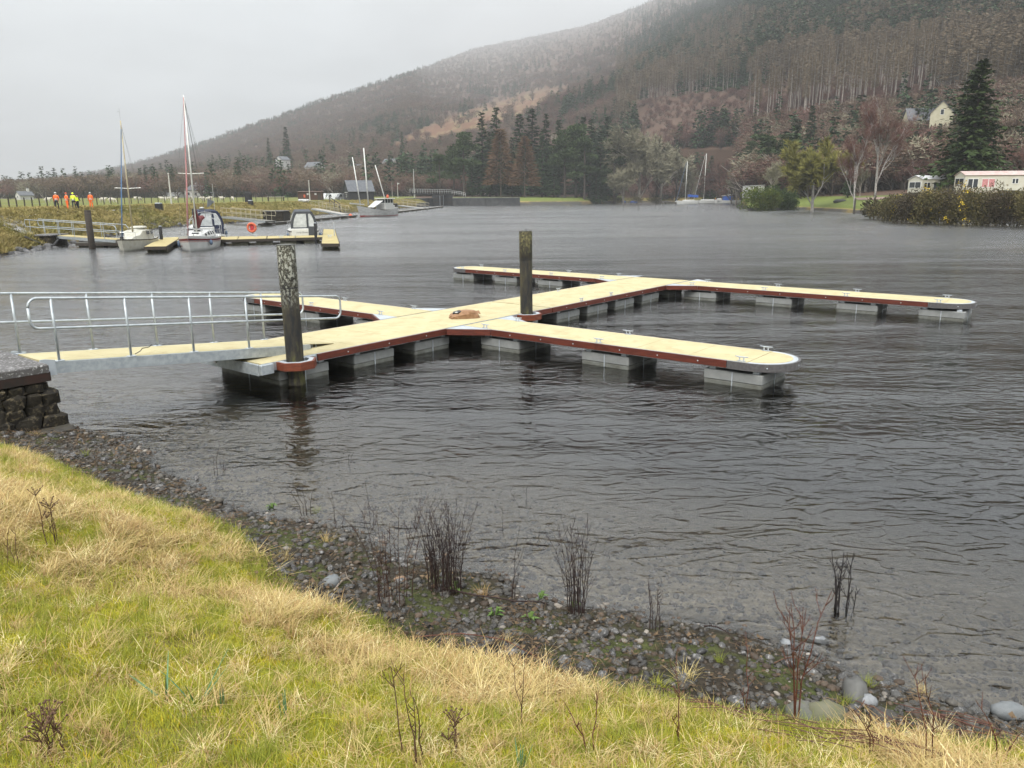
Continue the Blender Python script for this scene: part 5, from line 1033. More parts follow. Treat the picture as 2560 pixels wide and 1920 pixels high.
# ================================================================== marina across the basin
def on_far(px, py, z0=2.5):
    """where the sight line through a pixel first meets the far ground"""
    d = ray(px, py); Yc = np.linspace(45, 470, 1700); x = d[0]/d[1]*Yc; z = CAM_H+d[2]/d[1]*Yc; zt = far_z(x, Yc); hit = np.where(zt >= z)[0]
    k = hit[0] if len(hit) else int(np.argmin(np.abs(zt-z)))
    return (x[k], Yc[k], zt[k])
m_gel = M('white_gelcoat', (.52,.52,.50), .35, c2=(.45,.45,.43), scale=2, spec=.5); m_dirt = M('weathered_gelcoat', (.43,.42,.36), .5, c2=(.33,.315,.26), scale=3); m_navy = M('navy_canvas', (.022,.028,.055), .8, c2=(.016,.02,.04), scale=6); m_anth = M('anthracite_canvas', (.055,.06,.068), .75, c2=(.04,.044,.05), scale=5)
m_clear = M('clear_vinyl', (.52,.54,.54), .15, c2=(.36,.38,.38), scale=2.5, spec=.6); m_glass = M('dark_glass', (.03,.035,.04), .08, spec=.6); m_marn = M('maroon_canvas', (.14,.02,.022), .8, c2=(.09,.014,.016), scale=6); m_pinks = M('faded_red_sail_cover', (.42,.13,.13), .8, c2=(.35,.22,.2), scale=4, stretch=(1,1,4)); m_alum = M('mast_alloy', (.62,.62,.58), .4, .3, c2=(.5,.5,.45), scale=2); m_blues = M('blue_sail_cover', (.06,.12,.22), .8, c2=(.10,.15,.22), scale=3); m_wire = M('rigging_wire', (.20,.20,.20), .5, .5); m_fend = M('blue_fender', (.10,.14,.20), .6, c2=(.07,.10,.15), scale=8); m_reds = M('red_boot_paint', (.34,.045,.04), .5, c2=(.25,.03,.03), scale=3); m_orange = M('lifebuoy_orange', (.50,.11,.05), .6, c2=(.42,.09,.045), scale=6); m_steel = M('stainless', (.62,.63,.64), .25, .7); m_timb = M('weathered_timber', (.055,.045,.036), .85, c2=(.035,.03,.025), scale=3, stretch=(1,1,5)); m_alg = M('algae_float', (.16,.155,.12), .8, c2=(.075,.07,.04), scale=3); m_blue = M('blue_tarpaulin', (.03,.10,.40), .5, c2=(.025,.08,.3), scale=2); m_cream = M('cream_rail', (.40,.36,.26), .6, c2=(.30,.27,.19), scale=2)
def hullpt(t, s, L_, B, fb, dr, tw, rake, flare=0.):
    """t stern..bow, s 0 keel .. 1 gunwale; starboard side"""
    if t < .42: b = tw+(1-tw)*math.sin(t/.42*math.pi/2)
    else: b = max(0., 1-((t-.42)/.58)**2.1)
    fbt = fb[1]+(fb[2]-fb[1])*max(0,(t-.4)/.6)**1.6+(fb[0]-fb[1])*max(0,(.4-t)/.4)**1.5
    zz = -dr*(1-.75*t**3)*(1-s/.35) if s < .35 else fbt*(s-.35)/.65
    yy = b*(s/.35)**.55*.86 if s < .35 else b*(.86+.14*((s-.35)/.65)**.8)
    x = -L_/2+L_*t-rake*max(0,t-.75)/.25*(1-s)
    return Vector((x, -yy*B/2*(1+flare*max(0,s-.35)*t), zz))
def make_hull(par, L_, B, fb, dr, tw, rake, mat, stripes=(), flare=0., deckmat=None):
    T = [i/14 for i in range(15)]; S = [0,.12,.25,.35,.5,.75,1.0]; mb = MB(); v = []
    args = (L_,B,fb,dr,tw,rake,flare)
    for t in T:
        row = [hullpt(t,s,*args) for s in S]; v += [Vector((p.x,-p.y,p.z)) for p in row[::-1]]+row[1:]
    n = 2*len(S)-1; f = [(i*n+k,i*n+k+1,(i+1)*n+k+1,(i+1)*n+k) for i in range(14) for k in range(n-1)]; f.append(tuple(range(n-1,-1,-1)))
    mb.add(v, f); h = mb.build('hull', mat, par, True)
    d = MB(); dv = []
    for t in T:
        p = hullpt(t,.985,*args); dv += [(p.x,-p.y*.97,p.z-.03),(p.x,0,p.z+.03),(p.x,p.y*.97,p.z-.03)]
    d.add(dv, [(i*3+k,i*3+k+1,(i+1)*3+k+1,(i+1)*3+k) for i in range(14) for k in range(2)]); d.build('deck', deckmat or m_gel, par)
    for (s0,s1,m_) in stripes:
        sb = MB()
        for sd in (1,-1):
            vv = []
            for t in T:
                for s in (s0,s1):
                    p = hullpt(t,s,*args); vv.append((p.x+.004*(t>.9), sd*(p.y-.012), p.z))
            sb.add(vv, [(i*2,i*2+1,(i+1)*2+1,(i+1)*2) for i in range(14)])
        p0, p1 = hullpt(0,s0,*args), hullpt(0,s1,*args); sb.add([(p0.x-.01,p0.y,p0.z),(p0.x-.01,-p0.y,p0.z),(p1.x-.01,-p1.y,p1.z),(p1.x-.01,p1.y,p1.z)], [(0,1,2,3)])
        sb.build('hull_stripe', m_, h)
    return h, args
def gun(args, t, sd, inset=.06, up_=0.): p = hullpt(t,1,*args); return Vector((p.x, (p.y+inset)*(1 if sd > 0 else -1), p.z+up_))
def rails(par, args, t0, t1, n, h, name='guard_rail', both=True):
    mb = MB(); 
    for sd in ((1,-1) if both else (1,)):
        P = [gun(args,t0+(t1-t0)*i/n,sd) for i in range(n+1)]; mb.tube([p+Vector((0,0,h)) for p in P], .013, 5); mb.tube([p+Vector((0,0,h*.55)) for p in P], .009, 4)
        for p in P: mb.tube([p, p+Vector((0,0,h))], .013, 5)
    mb.build(name, m_steel, par)
def fender(par, p, l=.55): mb = MB(); mb.lathe([(.03,0),(.11,.06),(.13,l*.5),(.11,l-.06),(.03,l)], (p.x,p.y,p.z-l-.25), 10); mb.tube([p,(p.x,p.y,p.z-.28)], .01, 4); mb.build('fender', m_fend, par, True)
def mast(par, x, z0, h, lean, mat, r=.06, spread_h=.48, spread_w=.8, name='mast'):
    mb = MB(); top = (x+lean, 0, z0+h); mb.tube([(x,0,z0),top], r, 8, r2=r*.75); m_ = mb.build(name, mat, par, True)
    if spread_w:
        zz = z0+h*spread_h; xx = x+lean*spread_h; MB().tube([(xx,-spread_w,zz+.05),(xx,0,zz),(xx,spread_w,zz+.05)], .022, 6).build('spreader', m_alum, m_)
    return m_, top
def dirs(x, y):
    d = math.hypot(x, y); tocam = Vector((-x/d,-y/d,0)); left = Vector((-y/d, x/d, 0)); left = Vector((tocam.y, -tocam.x, 0)); return tocam, left
# ---- yacht with maroon cover
def boat_at(stem, L_, th, label, name='sailing_yacht', cat='yacht', away=False):
    tocam, left = dirs(stem[0], stem[1]); bd = (tocam*math.cos(th)+left*math.sin(th))*(-1 if away else 1); c = Vector((stem[0],stem[1],0))-bd*L_/2*(1 if not away else -1)
    return thing(name, label, cat, (c.x,c.y,0), math.atan2(bd.y,bd.x))
st = G(473,630,0); y2 = boat_at(st, 8.4, R(11), 'white sailing yacht with maroon sail cover and red hull stripe')
h2, a2_ = make_hull(y2, 8.4, 2.9, (.95,.90,1.18), .5, .72, .75, m_gel, [(.80,.89,m_marn),(.745,.765,m_reds)])
mb = MB(); prof = [(-2.6,.95,.95),(-1.6,.95,1.02),(-.2,.9,1.02),(.9,.72,.62),(1.9,.40,.32)]; v = []
for x, hw, hh in prof: v += [(x,-hw,.9),(x,-hw*.82,.92+hh*.42),(x,0,.95+hh*.5),(x,hw*.82,.92+hh*.42),(x,hw,.9)]
mb.add(v, [(i*5+k,i*5+k+1,(i+1)*5+k+1,(i+1)*5+k) for i in range(4) for k in range(4)]+[(4,3,2,1,0),(20,21,22,23,24)]); cab = mb.build('coachroof', m_gel, y2)
for sd in (-1,1):
    for x in (-1.7,-.95,-.2,.5): 
        hw = np.interp(x,[-2.6,-1.6,-.2,.9,1.9],[.95,.95,.9,.72,.4]); hh = np.interp(x,[-2.6,-1.6,-.2,.9,1.9],[.95,1.02,1.02,.62,.32]); a, b_ = (x, sd*(hw*.955+.004), .95+hh*.10), (x+.45, sd*(hw*.90+.004), .95+hh*.10); MB().slab([a,b_,(x+.42,sd*(hw*.80+.012),.92+hh*.36),(x+.06,sd*(hw*.86+.012),.92+hh*.36)][::sd], .006).build('cabin_window', m_glass, cab)
for x in (.25,1.15): MB().bbox(x-.22,x+.22,-.24,.24,np.interp(x,[-.2,.9,1.9],[1.46,1.27,1.11])-.03,np.interp(x,[-.2,.9,1.9],[1.46,1.27,1.11])+.05,.02).build('deck_hatch', m_glass, cab)
mst, top = mast(y2, .55, 1.2, 10.2, -.15, m_alum, .065, .44, .95)
MB().tube([(4.05,0,1.2),(2.6,0,4.9),(top[0]+.05,0,top[2]-.15)], [.065,.058,.02], 7).build('furled_genoa', m_pinks, y2, True)
mb = MB(); v = []
for x, zb, zt, w_ in ((.45,1.55,3.6,.16),(.2,1.55,3.2,.22),(-.3,1.6,2.45,.24),(-1.1,1.95,2.5,.2),(-2.0,2.15,2.5,.16),(-2.9,2.25,2.5,.12)): v += [(x,-w_*.5,zb),(x,-w_,(zb+zt)/2-.1),(x,0,zt),(x,w_,(zb+zt)/2-.1),(x,w_*.5,zb)]
mb.add(v, [(i*5+k,i*5+(k+1)%5,(i+1)*5+(k+1)%5,(i+1)*5+k) for i in range(5) for k in range(5)]+[(0,1,2,3,4),(29,28,27,26,25)]); mb.build('sail_cover', m_marn, y2, True)
mb = MB(); [mb.tube([a, top], .008, 4) for a in ((4.1,0,1.2),(-4.1,-.6,1.0),(-4.1,.6,1.0))]; [mb.tube([(.4,s*1.25,.95),(.48,s*.95,5.7),(top[0],0,top[2]-.3)], .007, 4) for s in (-1,1)]; mb.tube([(-3.9,.0,2.3),(top[0]-.05,0,top[2]-.1)], .02, 4); stuff(mb.build('rigging', m_wire, y2))
rails(y2, a2_, .02, .80, 7, .55); mb = MB(); P = [gun(a2_,t_,s_,.05,.55) for t_,s_ in ((.82,1),(.93,1),(.985,1),(.985,-1),(.93,-1),(.82,-1))]; mb.tube(P, .016, 6); [mb.tube([p,p-Vector((0,0,.55))], .016, 5) for p in P]; mb.build('pulpit', m_steel, y2)
mb = MB()
for x, zt in ((-3.4,2.75),(-2.5,2.45)): mb.tube([(x,1.25*math.cos(a)*1.0,zt-.9+.9*math.sin(a)) for a in [math.pi*k/12 for k in range(13)]], .02, 6); [mb.tube([(x,s*1.25,.95),(x,s*1.25,zt-.9)], .02, 6) for s in (-1,1)]
mb.build('canopy_hoop', m_steel, y2)
for t_ in (.22,.34,.46): fender(y2, gun(a2_,t_,1,-.12))
fender(y2, gun(a2_,.72,-1,-.12), .4)
mb = MB(); q0 = [hullpt(.80,s,*a2_)+Vector((0,-.014,0)) for s in (.52,.60)]; q1 = [hullpt(.77,s,*a2_)+Vector((0,-.014,0)) for s in (.52,.60)]; mb.add([q0[0],q1[0],q1[1],q0[1]], [(0,1,2,3)]); q0 = [hullpt(.755,s,*a2_)+Vector((0,-.014,0)) for s in (.50,.58)]; q1 = [hullpt(.735,s,*a2_)+Vector((0,-.014,0)) for s in (.50,.55)]; mb.add([q0[0],q1[0],q1[1],q0[1]], [(0,1,2,3)]); mb.build('bow_mark', m_marn, h2)
# ---- small grubby yacht with blue furled sail
st = G(307,630,0); y1 = boat_at(st, 6.6, R(17), 'small grubby white yacht with blue furled headsail beside the yellow finger')
h1, a1_ = make_hull(y1, 6.6, 2.35, (.80,.78,.95), .4, .75, .5, m_dirt, [(.93,.985,m_timb)])
mb = MB(); v = []
for x, hw, hh in ((-2.3,.85,.75),(-1.0,.85,.85),(.2,.75,.8),(.55,.62,.45),(1.5,.42,.35),(1.9,.25,.08)): v += [(x,-hw,.72),(x,-hw*.9,.72+hh*.85),(x,0,.74+hh),(x,hw*.9,.72+hh*.85),(x,hw,.72)]
mb.add(v, [(i*5+k,i*5+k+1,(i+1)*5+k+1,(i+1)*5+k) for i in range(5) for k in range(4)]+[(4,3,2,1,0),(25,26,27,28,29)]); cab = mb.build('cabin', m_dirt, y1)
for x in (-1.7,-.7): MB().box(x-.25,x+.25,-.86,-.80,1.12,1.36).build('cabin_window', m_glass, cab); MB().box(x-.25,x+.25,.80,.86,1.12,1.36).build('cabin_window', m_glass, cab)
mb = MB(); mb.blob((-1.2,0,1.62),1.0,.62,.14,12,6,.05,3); mb.build('deck_cover', m_dirt, y1, True)
mst, top = mast(y1, .35, 1.3, 8.3, -.25, M('stained_mast', (.42,.37,.24), .6, c2=(.30,.26,.18), scale=2), .06, .40, .95)
mb = MB(); mb.tube([(3.1,0,.9),(1.9,0,4.4),(top[0],0,top[2]-.5)], [.05,.05,.025], 7); mb.build('furled_headsail', m_blues, y1, True)
mb = MB(); [mb.tube([a, (top[0],0,top[2]-.2)], .006, 4) for a in ((3.15,0,.95),(-3.1,.4,.85),(.2,-1.1,.85),(.2,1.1,.85))]; mb.tube([top,(top[0],0,top[2]+.9)], .006, 4); mb.tube([(top[0]-.1,0,top[2]+.62),(top[0]+.55,0,top[2]+.6)], .007, 4); stuff(mb.build('rigging', m_wire, y1))
rails(y1, a1_, .0, .45, 4, .5); mb = MB(); mb.tube([gun(a1_,t_,s_,.05,.5) for t_,s_ in ((.80,1),(.95,1),(.95,-1),(.80,-1))], .014, 5); [mb.tube([gun(a1_,t_,s_,.05,.5),gun(a1_,t_,s_,.05,0)], .014, 5) for t_ in (.8,.95) for s_ in (-1,1)]; mb.build('pulpit', m_steel, y1)
fender(y1, gun(a1_,.35,1,-.12), .5); MB().bbox(3.05,3.2,-.12,.12,.92,1.12,.02).build('anchor_roller', m_black, y1)
# ---- motor boats seen from the stern
def cruiser(label, px, Y, L_, B, th, canvas, name_txt=None, radar=False):
    c = D(px, 590, Y); tocam, left = dirs(c[0], c[1]); bd = -(tocam*math.cos(th)+left*math.sin(th)); par = thing('motor_cruiser', label, 'motor boat', (c[0]+bd.x*L_/2, c[1]+bd.y*L_/2, 0), math.atan2(bd.y,bd.x))
    h, a = make_hull(par, L_, B, (.95,.95,1.35), .4, .92, .9, m_gel, [(.36,.50,canvas),(.90,.98,m_rub)], .15); x0 = -L_/2; w_ = B/2*.86
    mb = MB(); mb.bbox(x0-.02,x0+.14,-w_*.98,w_*.98,.25,1.12,.05); tr = mb.build('transom', m_gel, par)
    arch = lambda x, wd, z0, zt: [(x, wd*math.cos(math.pi*k/14)*(1 if abs(math.cos(math.pi*k/14))<.999 else 1), z0+(zt-z0)*min(1, 1.28*math.sin(math.pi*k/14))) for k in range(15)]
    A = arch(x0+.10, w_*1.0, 1.1, 2.62); Bq = arch(x0+2.6, w_*.90, 1.35, 2.78); mb = MB(); mb.add(A+Bq, [(k,k+1,15+k+1,15+k) for k in range(3,11)]); top_ = mb.build('canopy_top', canvas, par, True)
    mb = MB(); mb.add(A+Bq, [(k,k+1,15+k+1,15+k) for k in (0,1,2,11,12,13)]); mb.build('canopy_side', m_clear, par)
    n = len(A); C = [(x0+.095, p[1]*.80, 1.22+(p[2]-1.1)*.80) for p in A]; mb = MB(); mb.add([(p[0]-.006,p[1],p[2]) for p in A]+[(c_[0]-.006,c_[1],c_[2]) for c_ in C], [(k,k+1,n+k+1,n+k) for k in range(n-1)]+[(n-1,0,n,2*n-1)]); mb.box(x0+.075,x0+.10,-w_*.34,-w_*.20,1.15,2.42); mb.build('canopy_frame', canvas, par)
    MB().add([(c_[0]+.012,c_[1],c_[2]) for c_ in C], [tuple(range(n))]).build('rear_screen', m_clear, par)
    MB().bbox(x0-.035,x0-.015,-w_*.95,-w_*.30,.42,1.3,.01).build('boarding_door', canvas, par)
    mb = MB(); v = []
    for x, hw, z in ((x0+2.4,w_*.92,2.05),(x0+3.2,w_*.85,1.75),(x0+L_*.72,w_*.55,1.35)): v += [(x,-hw,1.0),(x,-hw*.85,z),(x,hw*.85,z),(x,hw,1.0)]
    mb.add(v, [(i*4+k,i*4+k+1,(i+1)*4+k+1,(i+1)*4+k) for i in range(2) for k in range(3)]+[(3,2,1,0)]); mb.build('cabin', m_gel, par)
    rails(par, a, .45, .95, 6, .6, 'bow_rail')
    for s in (-1,1): fender(par, gun(a,.12,s,-.12), .6)
    if radar:
        mb = MB(); mb.slab([(x0+1.0,-.1,2.98),(x0+2.1,-.55,3.1),(x0+2.1,-1.0,3.5),(x0+1.0,-.2,3.75)], .04); mb.build('solar_panel', M('panel_grey', (.22,.24,.25), .4), top_); MB().tube([(x0+1.6,-.85,2.6),(x0+1.6,-.85,5.2)], .02, 5).build('aerial', m_white, top_); MB().blob((x0+1.8,.3,2.9),.25,.25,.1,10,6).build('radar_dome', m_white, top_, True)
    if name_txt:
        cu = bpy.data.curves.new('name_text', 'FONT'); cu.body = name_txt; cu.size = .19; cu.shear = .35; cu.extrude = .004; tmp = bpy.data.objects.new('tmp', cu); COL.objects.link(tmp); bpy.context.view_layer.update()
        me = bpy.data.meshes.new_from_object(tmp.evaluated_get(bpy.context.evaluated_depsgraph_get())); bpy.data.objects.remove(tmp); me.materials.clear(); me.materials.append(M('faded_lettering', (.10,.09,.10), .7)); o = put('boat_name', me, tr, (x0-.026, .72*w_*.85+.0, .72)); o.rotation_euler = (math.pi/2, 0, -math.pi/2)
    return par
cruiser('white motor cruiser with grey canopy moored stern to the walkway', 762, 71.5, 6.4, 2.75, R(-3), m_anth, 'Lucky Dream')
cruiser('motor cruiser with navy canopy moored behind the maroon covered yacht', 527, 76.5, 7.6, 3.1, R(-9), m_navy, None, True)
# ---- old marina pontoons
m_deck2 = M('worn_grating', (.37,.31,.15), .8, c2=(.31,.25,.115), scale=1.5)
def quad_pontoon(label, corners, z=.5, deckm=None, floats=3, group=None, cleats=()):
    P = [Vector(c) for c in corners]; c0 = sum(P, Vector())/4; par = thing('old_pontoon', label, 'pontoon', (c0.x,c0.y,0), 0, group); Q = [Vector((p.x-c0.x,p.y-c0.y,0)) for p in P]
    n = max(2, int((Q[1]-Q[0]).length/2.2))
    for i in range(n):
        a, b_ = Q[0].lerp(Q[1], i/n+.003), Q[0].lerp(Q[1], (i+1)/n-.003); c_, d = Q[3].lerp(Q[2], (i+1)/n-.003), Q[3].lerp(Q[2], i/n+.003); MB().prism([(p.x,p.y) for p in (a,b_,c_,d)], z-.05, z).build('deck_panel', deckm or m_deck2, par)
    for i in range(4):
        a, b_ = Q[i], Q[(i+1)%4]; nn = Vector((-(b_-a).y,(b_-a).x,0)).normalized(); s = 1 if nn.dot(-(a+b_)/2) < 0 else -1
        mb = MB(); mb.prism([(p.x,p.y) for p in (a+nn*s*.005,b_+nn*s*.005,b_+nn*s*.06,a+nn*s*.06)], z-.24, z-.01); mb.build('rubbing_board', m_timb, par)
    for i in range(floats):
        f0, f1 = (i+.12)/floats, (i+.86)/floats; a, b_, c_, d = [Q[0].lerp(Q[1],f0), Q[0].lerp(Q[1],f1), Q[3].lerp(Q[2],f1), Q[3].lerp(Q[2],f0)]; cc_ = (a+b_+c_+d)/4; MB().prism([tuple((cc_+(p-cc_)*.93)[:2]) for p in (a,b_,c_,d)], -.4, z-.25).build('float', m_alg, par)
    for (u_, v_) in cleats:
        p = Q[0].lerp(Q[1],u_).lerp(Q[3].lerp(Q[2],u_), v_); o = put('cleat', bpy.data.meshes.get('cleat'), par, (p.x,p.y,z+.01), 0, 1.6)
    return par
def gq(*pts, z=.5): return [G(px,py,z) for px,py in pts]
quad_pontoon('long yellow decked marina walkway between the moored boats', gq((440,602),(808,592.5),(808,588),(452,593)), floats=6, cleats=((.32,.8),(.52,.8),(.7,.2)))
quad_pontoon('wide yellow marina finger at the end of the long walkway', gq((804.5,608.5),(809,572.5),(836.5,573.5),(847.5,608.5)), floats=2, cleats=((.35,.5),))
quad_pontoon('yellow marina finger between the two moored yachts', gq((361,616.5),(405,594),(453,592),(415,615.5)), floats=2)
quad_pontoon('low dark landing stage under the marina gangway', gq((190,607),(300,607),(312,601),(215,600),z=.38), .38, M('grey_boards', (.17,.165,.15), .85, c2=(.12,.115,.10), scale=2), floats=3)
quad_pontoon('dark timber pontoon running from the marina to the old ketch', [D(646,561,106),D(890,541,150),D(893,537,152.5),D(652,556,109)], .42, M('grey_boards', (.17,.165,.15), .85, c2=(.12,.115,.10), scale=2), 9)
quad_pontoon('long pale decked pontoon beyond the old ketch towards the lock', [D(925,536,155),D(1109,519.5,268),D(1104,517,271),D(922,531.5,158)], .45, M('pale_boards', (.36,.345,.31), .85, c2=(.28,.265,.24), scale=1), 12)
def ramp(label, A, B, wd, ht, mat, n=6, loops=True, deckm=None):
    A, B = Vector(A), Vector(B); par = thing('marina_gangway', label, 'gangway', A, 0); d = B-A; hd = Vector((d.x,d.y,0)).normalized(); sd = Vector((-hd.y,hd.x,0))*wd/2
    MB().slab([-sd, sd, d+sd, d-sd][::-1], .05).build('deck', deckm or m_deck2, par)
    for s in (-1,1):
        mb = MB(); mb.bar(sd*s-Vector((0,0,.13)), d+sd*s-Vector((0,0,.13)), .05, .22); mb.build('side_beam', m_galv, par)
        top, mid = Vector((0,0,ht)), Vector((0,0,ht*.5)); P = [sd*s-hd*.1+top*.75, sd*s+top, d+sd*s+top, d+sd*s+hd*.25+top*.75, d+sd*s+mid+hd*.1, sd*s+mid, sd*s-hd*.1+top*.75]; MB().tube(P, .03, 6).build('handrail', mat, par)
        for i in range(n):
            q = sd*s+d*(i+.3)/n; MB().tube([q,q+top], .026, 5).build('post', mat, par)
    return par
ramp('marina gangway with galvanised rails behind the dark pile', D(84,583,66.5), G(303,598,.62), 1.4, 1.15, m_galv, 6)
ramp('cream railed gangway above the dark timber pontoon', D(566,541,121), D(676,552,108), 1.5, 1.3, m_cream, 9, deckm=M('grey_boards',(.17,.165,.15)))
ramp('cream railed gangway beside the bow of the old ketch', D(787,521,152), D(862,535,141), 1.5, 1.4, m_cream, 8, deckm=M('pale_boards',(.3,.3,.28)))
ramp('pale railed gangway near the lock wall', D(1000,513,238), D(1066,521,228), 1.6, 1.6, m_cream, 6, deckm=M('pale_boards',(.3,.3,.28)))
def post_pile(label, px, ptop, Y, r, pale=None):
    b_ = D(px,600,Y); zt = D(px,ptop,Y)[2]; par = thing('marina_pile', label, 'pile', (b_[0],b_[1],0)); MB().lathe([(r,-2.5),(r,zt-.05),(r*.85,zt)], n=14).build('pile_shaft', m_timb if not pale else m_black, par, True)
    MB().lathe([(r*1.04,0),(r*1.04,.03),(r*.7,.05)], (0,0,zt), 14).build('pile_cap', pale or m_timb, par); return par
post_pile('thick dark timber pile in front of the marina gangway', 228, 527, 62, .24); post_pile('dark guide pile with pale cap between the two yachts', 404, 566, 66, .13, m_galvl); post_pile('black pile behind the maroon covered yacht', 492, 523, 78, .20, m_black); post_pile('dark guide pile with grey cap at the walkway end', 790, 558, 68.3, .12, m_galvl)
# lifebuoy on its post
b_ = G(632,590,.5); lb = thing('lifebuoy_stand', 'orange lifebuoy on a red housing standing on the marina walkway', 'lifebuoy', (b_[0],b_[1],.5)); mb = MB(); mb.tube([(.36*math.cos(a),-.10,.75+.36*math.sin(a)) for a in [2*math.pi*k/20 for k in range(21)]], .10, 8); mb.build('lifebuoy', m_orange, lb, True); MB().bbox(-.17,.17,-.06,.06,.40,1.12,.03).build('housing', M('red_housing', (.42,.03,.04), .5), lb); MB().tube([(0,.03,0),(0,.03,.5)], .04, 6).build('post', m_galv, lb)
b_ = G(836,590,.5); lb = thing('service_post', 'slim grey service post on the wide marina finger', 'post', (b_[0],b_[1],.5)); MB().tube([(0,0,0),(0,0,1.1)], .035, 8).build('post_shaft', m_galvl, lb); MB().blob((0,0,1.15),.08,.08,.07,8,5).build('post_head', m_white, lb)
# hoses on the bank by the gangway
mb = MB(); mb.tube([D(62,592,62),D(78,600,62.5),D(96,607,63),D(115,617,63.5),D(135,613,64),D(150,592,65.5)], .10, 8); tag(mb.build('water_hose', m_black, None, True), 'thick black hose looping down the bank below the marina gangway', 'hose')
b_ = D(72,596,65); par = thing('bank_abutment', 'dark stone abutment under the head of the marina gangway', 'abutment', (b_[0],b_[1],-.2)); MB().bbox(-.9,2.2,-.6,1.8,0,1.12,.12).build('stone_block', m_stone, par); MB().bbox(-1.0,2.3,-.7,1.9,1.125,1.22,.03).build('cap_slab', m_slab, par)
for px,py,Y,lb_ in ((690,548,124,'dark stone landing block above the timber pontoon'),(978,524,232,'dark stone landing block at the pale gangway head')):
    b_ = D(px,py,Y); par = thing('bank_abutment', lb_, 'abutment', (b_[0],b_[1],-.3)); MB().bbox(-1.6,1.6,-1.5,2.5,0,2.0,.15).build('stone_block', m_stone, par); MB().bbox(-1.7,1.7,-1.6,2.6,2.005,2.12,.03).build('cap_slab', m_slab, par)
# ---- old ketch with three masts
st = G(893,543,0); kt = boat_at(st, 11.5, R(40), 'old grey and white wooden ketch with three pale masts and red waterline', 'old_ketch', 'boat')
m_kh = M('worn_grey_hull', (.44,.44,.43), .6, c2=(.33,.33,.32), scale=1.5, stretch=(1,1,2)); hk, ak = make_hull(kt, 11.5, 3.4, (1.75,1.15,2.2), .6, .7, 1.4, m_kh, [(.33,.44,m_reds),(.90,.95,m_white)], .1, M('grey_deck', (.3,.29,.27), .8))
mb = MB(); mb.bar((3.6,0,2.35),(7.6,0,2.6), .28, .22); mb.build('bowsprit', m_white, kt)
mb = MB(); v = [(-4.6,-1.2,1.5),(-1.6,-1.2,1.4),(-1.6,1.2,1.4),(-4.6,1.2,1.5)]; mb.prism(v, 1.3, 2.15); wh = mb.build('deckhouse', m_white, kt); mb = MB(); mb.bbox(-4.7,-1.4,-1.3,1.3,3.35,3.5,.04); mb.build('wheelhouse_roof', m_white, wh); mb = MB()
mb.box(-4.4,-1.7,-1.0,1.0,2.15,2.6); mb.build('wheelhouse_wall', m_white, wh); mb = MB(); mb.box(-4.35,-1.75,-.95,.95,2.6,3.3); mb.build('wheelhouse_glass', m_glass, wh); mb = MB(); [mb.box(x-.07,x+.07,s*.99-.04,s*.99+.04,2.6,3.36) for x in (-4.35,-3.45,-2.6,-1.75) for s in (-1,1)]; mb.build('wheelhouse_pillars', m_white, wh)
MB().slab([(-1.2,-1.0,3.0),(1.5,-.8,1.75),(1.5,.8,1.75),(-1.2,1.0,3.0)][::-1], .05).build('companion_ramp', m_white, kt); mb = MB(); mb.slab([(-1.3,-1.15,2.9),(-.1,-1.15,2.2),(-.3,-1.15,1.3),(-1.3,-1.15,1.35)], .06); mb.build('tarpaulin', M('brown_tarp', (.16,.12,.09), .9), kt)
for px,top,x,lab,r in ((881,393,4.6,'foremast',.12),(909,370,2.2,'main_mast',.14),(938,413,-3.0,'mizzen_mast',.11)):
    z0 = 2.2 if x > 0 else 3.45; wp = kt.matrix_basis @ Vector((x,0,z0)); zt = D(px,top,wp.y)[2]; xt = D(px,top,wp.y)[0]; loc = kt.matrix_basis.inverted() @ Vector((xt,wp.y,zt)); MB().tube([(x,0,z0),tuple(loc)], r, 8, r2=r*.7).build(lab, M('pale_mast', (.70,.70,.66), .5), kt, True)
MB().tube([(-5.4,-.5,1.9),(-5.5,-.6,2.9)], .05, 6).build('stern_post', m_white, kt); MB().blob((-1.0,-1.6,1.7),.5,.2,.45,10,6).build('tyre_fender', m_black, kt)
MB().blob((-3.3,.5,3.8),.28,.28,.40,10,7).build('red_buoy', m_orange, kt, True)
b_ = G(888,541,.25); tag(MB().blob((0,0,.3),.42,.42,.45,12,8).build('mooring_buoy', m_orange, None, True, (b_[0]-.8,b_[1]-.5,0)), 'round orange mooring buoy floating under the ketch bow', 'buoy')
# ---- far yachts and work boats by the wood
def small_yacht(label, px, py, L_, top, cover=None, th=R(75)):
    st_ = G(px,py,0); tocam, left = dirs(st_[0],st_[1]); bd = left; par = thing('sailing_yacht', label, 'yacht', (st_[0],st_[1],0), math.atan2(bd.y,bd.x)+R(12)); h, a = make_hull(par, L_, L_*.3, (1.2,1.1,1.5), .4, .7, .8, m_gel)
    mb = MB(); mb.bbox(-L_*.3,L_*.2,-L_*.10,L_*.10,1.1,1.7,.15); mb.build('cabin', m_gel, par); zt = D(px,top,st_[1])[2]; mast(par, L_*.1, 1.3, zt-1.3, -.2, m_alum, .14, .45, 1.3)
    if cover: MB().slab([(-L_*.45,-.9,2.6),(-L_*.02,-.9,2.9),(-L_*.02,.9,2.9),(-L_*.45,.9,2.6)][::-1], .9).build('cockpit_cover', cover, par)
    mb = MB(); mb.tube([(L_*.48,0,1.5),(L_*.12,0,zt-.5)], .07, 5); mb.build('furled_sail', m_blues if cover else m_gel, par); mb = MB(); mb.tube([(-L_*.48,0,1.3),(L_*.1,0,zt)], .03, 4); stuff(mb.build('rigging', m_wire, par)); return par
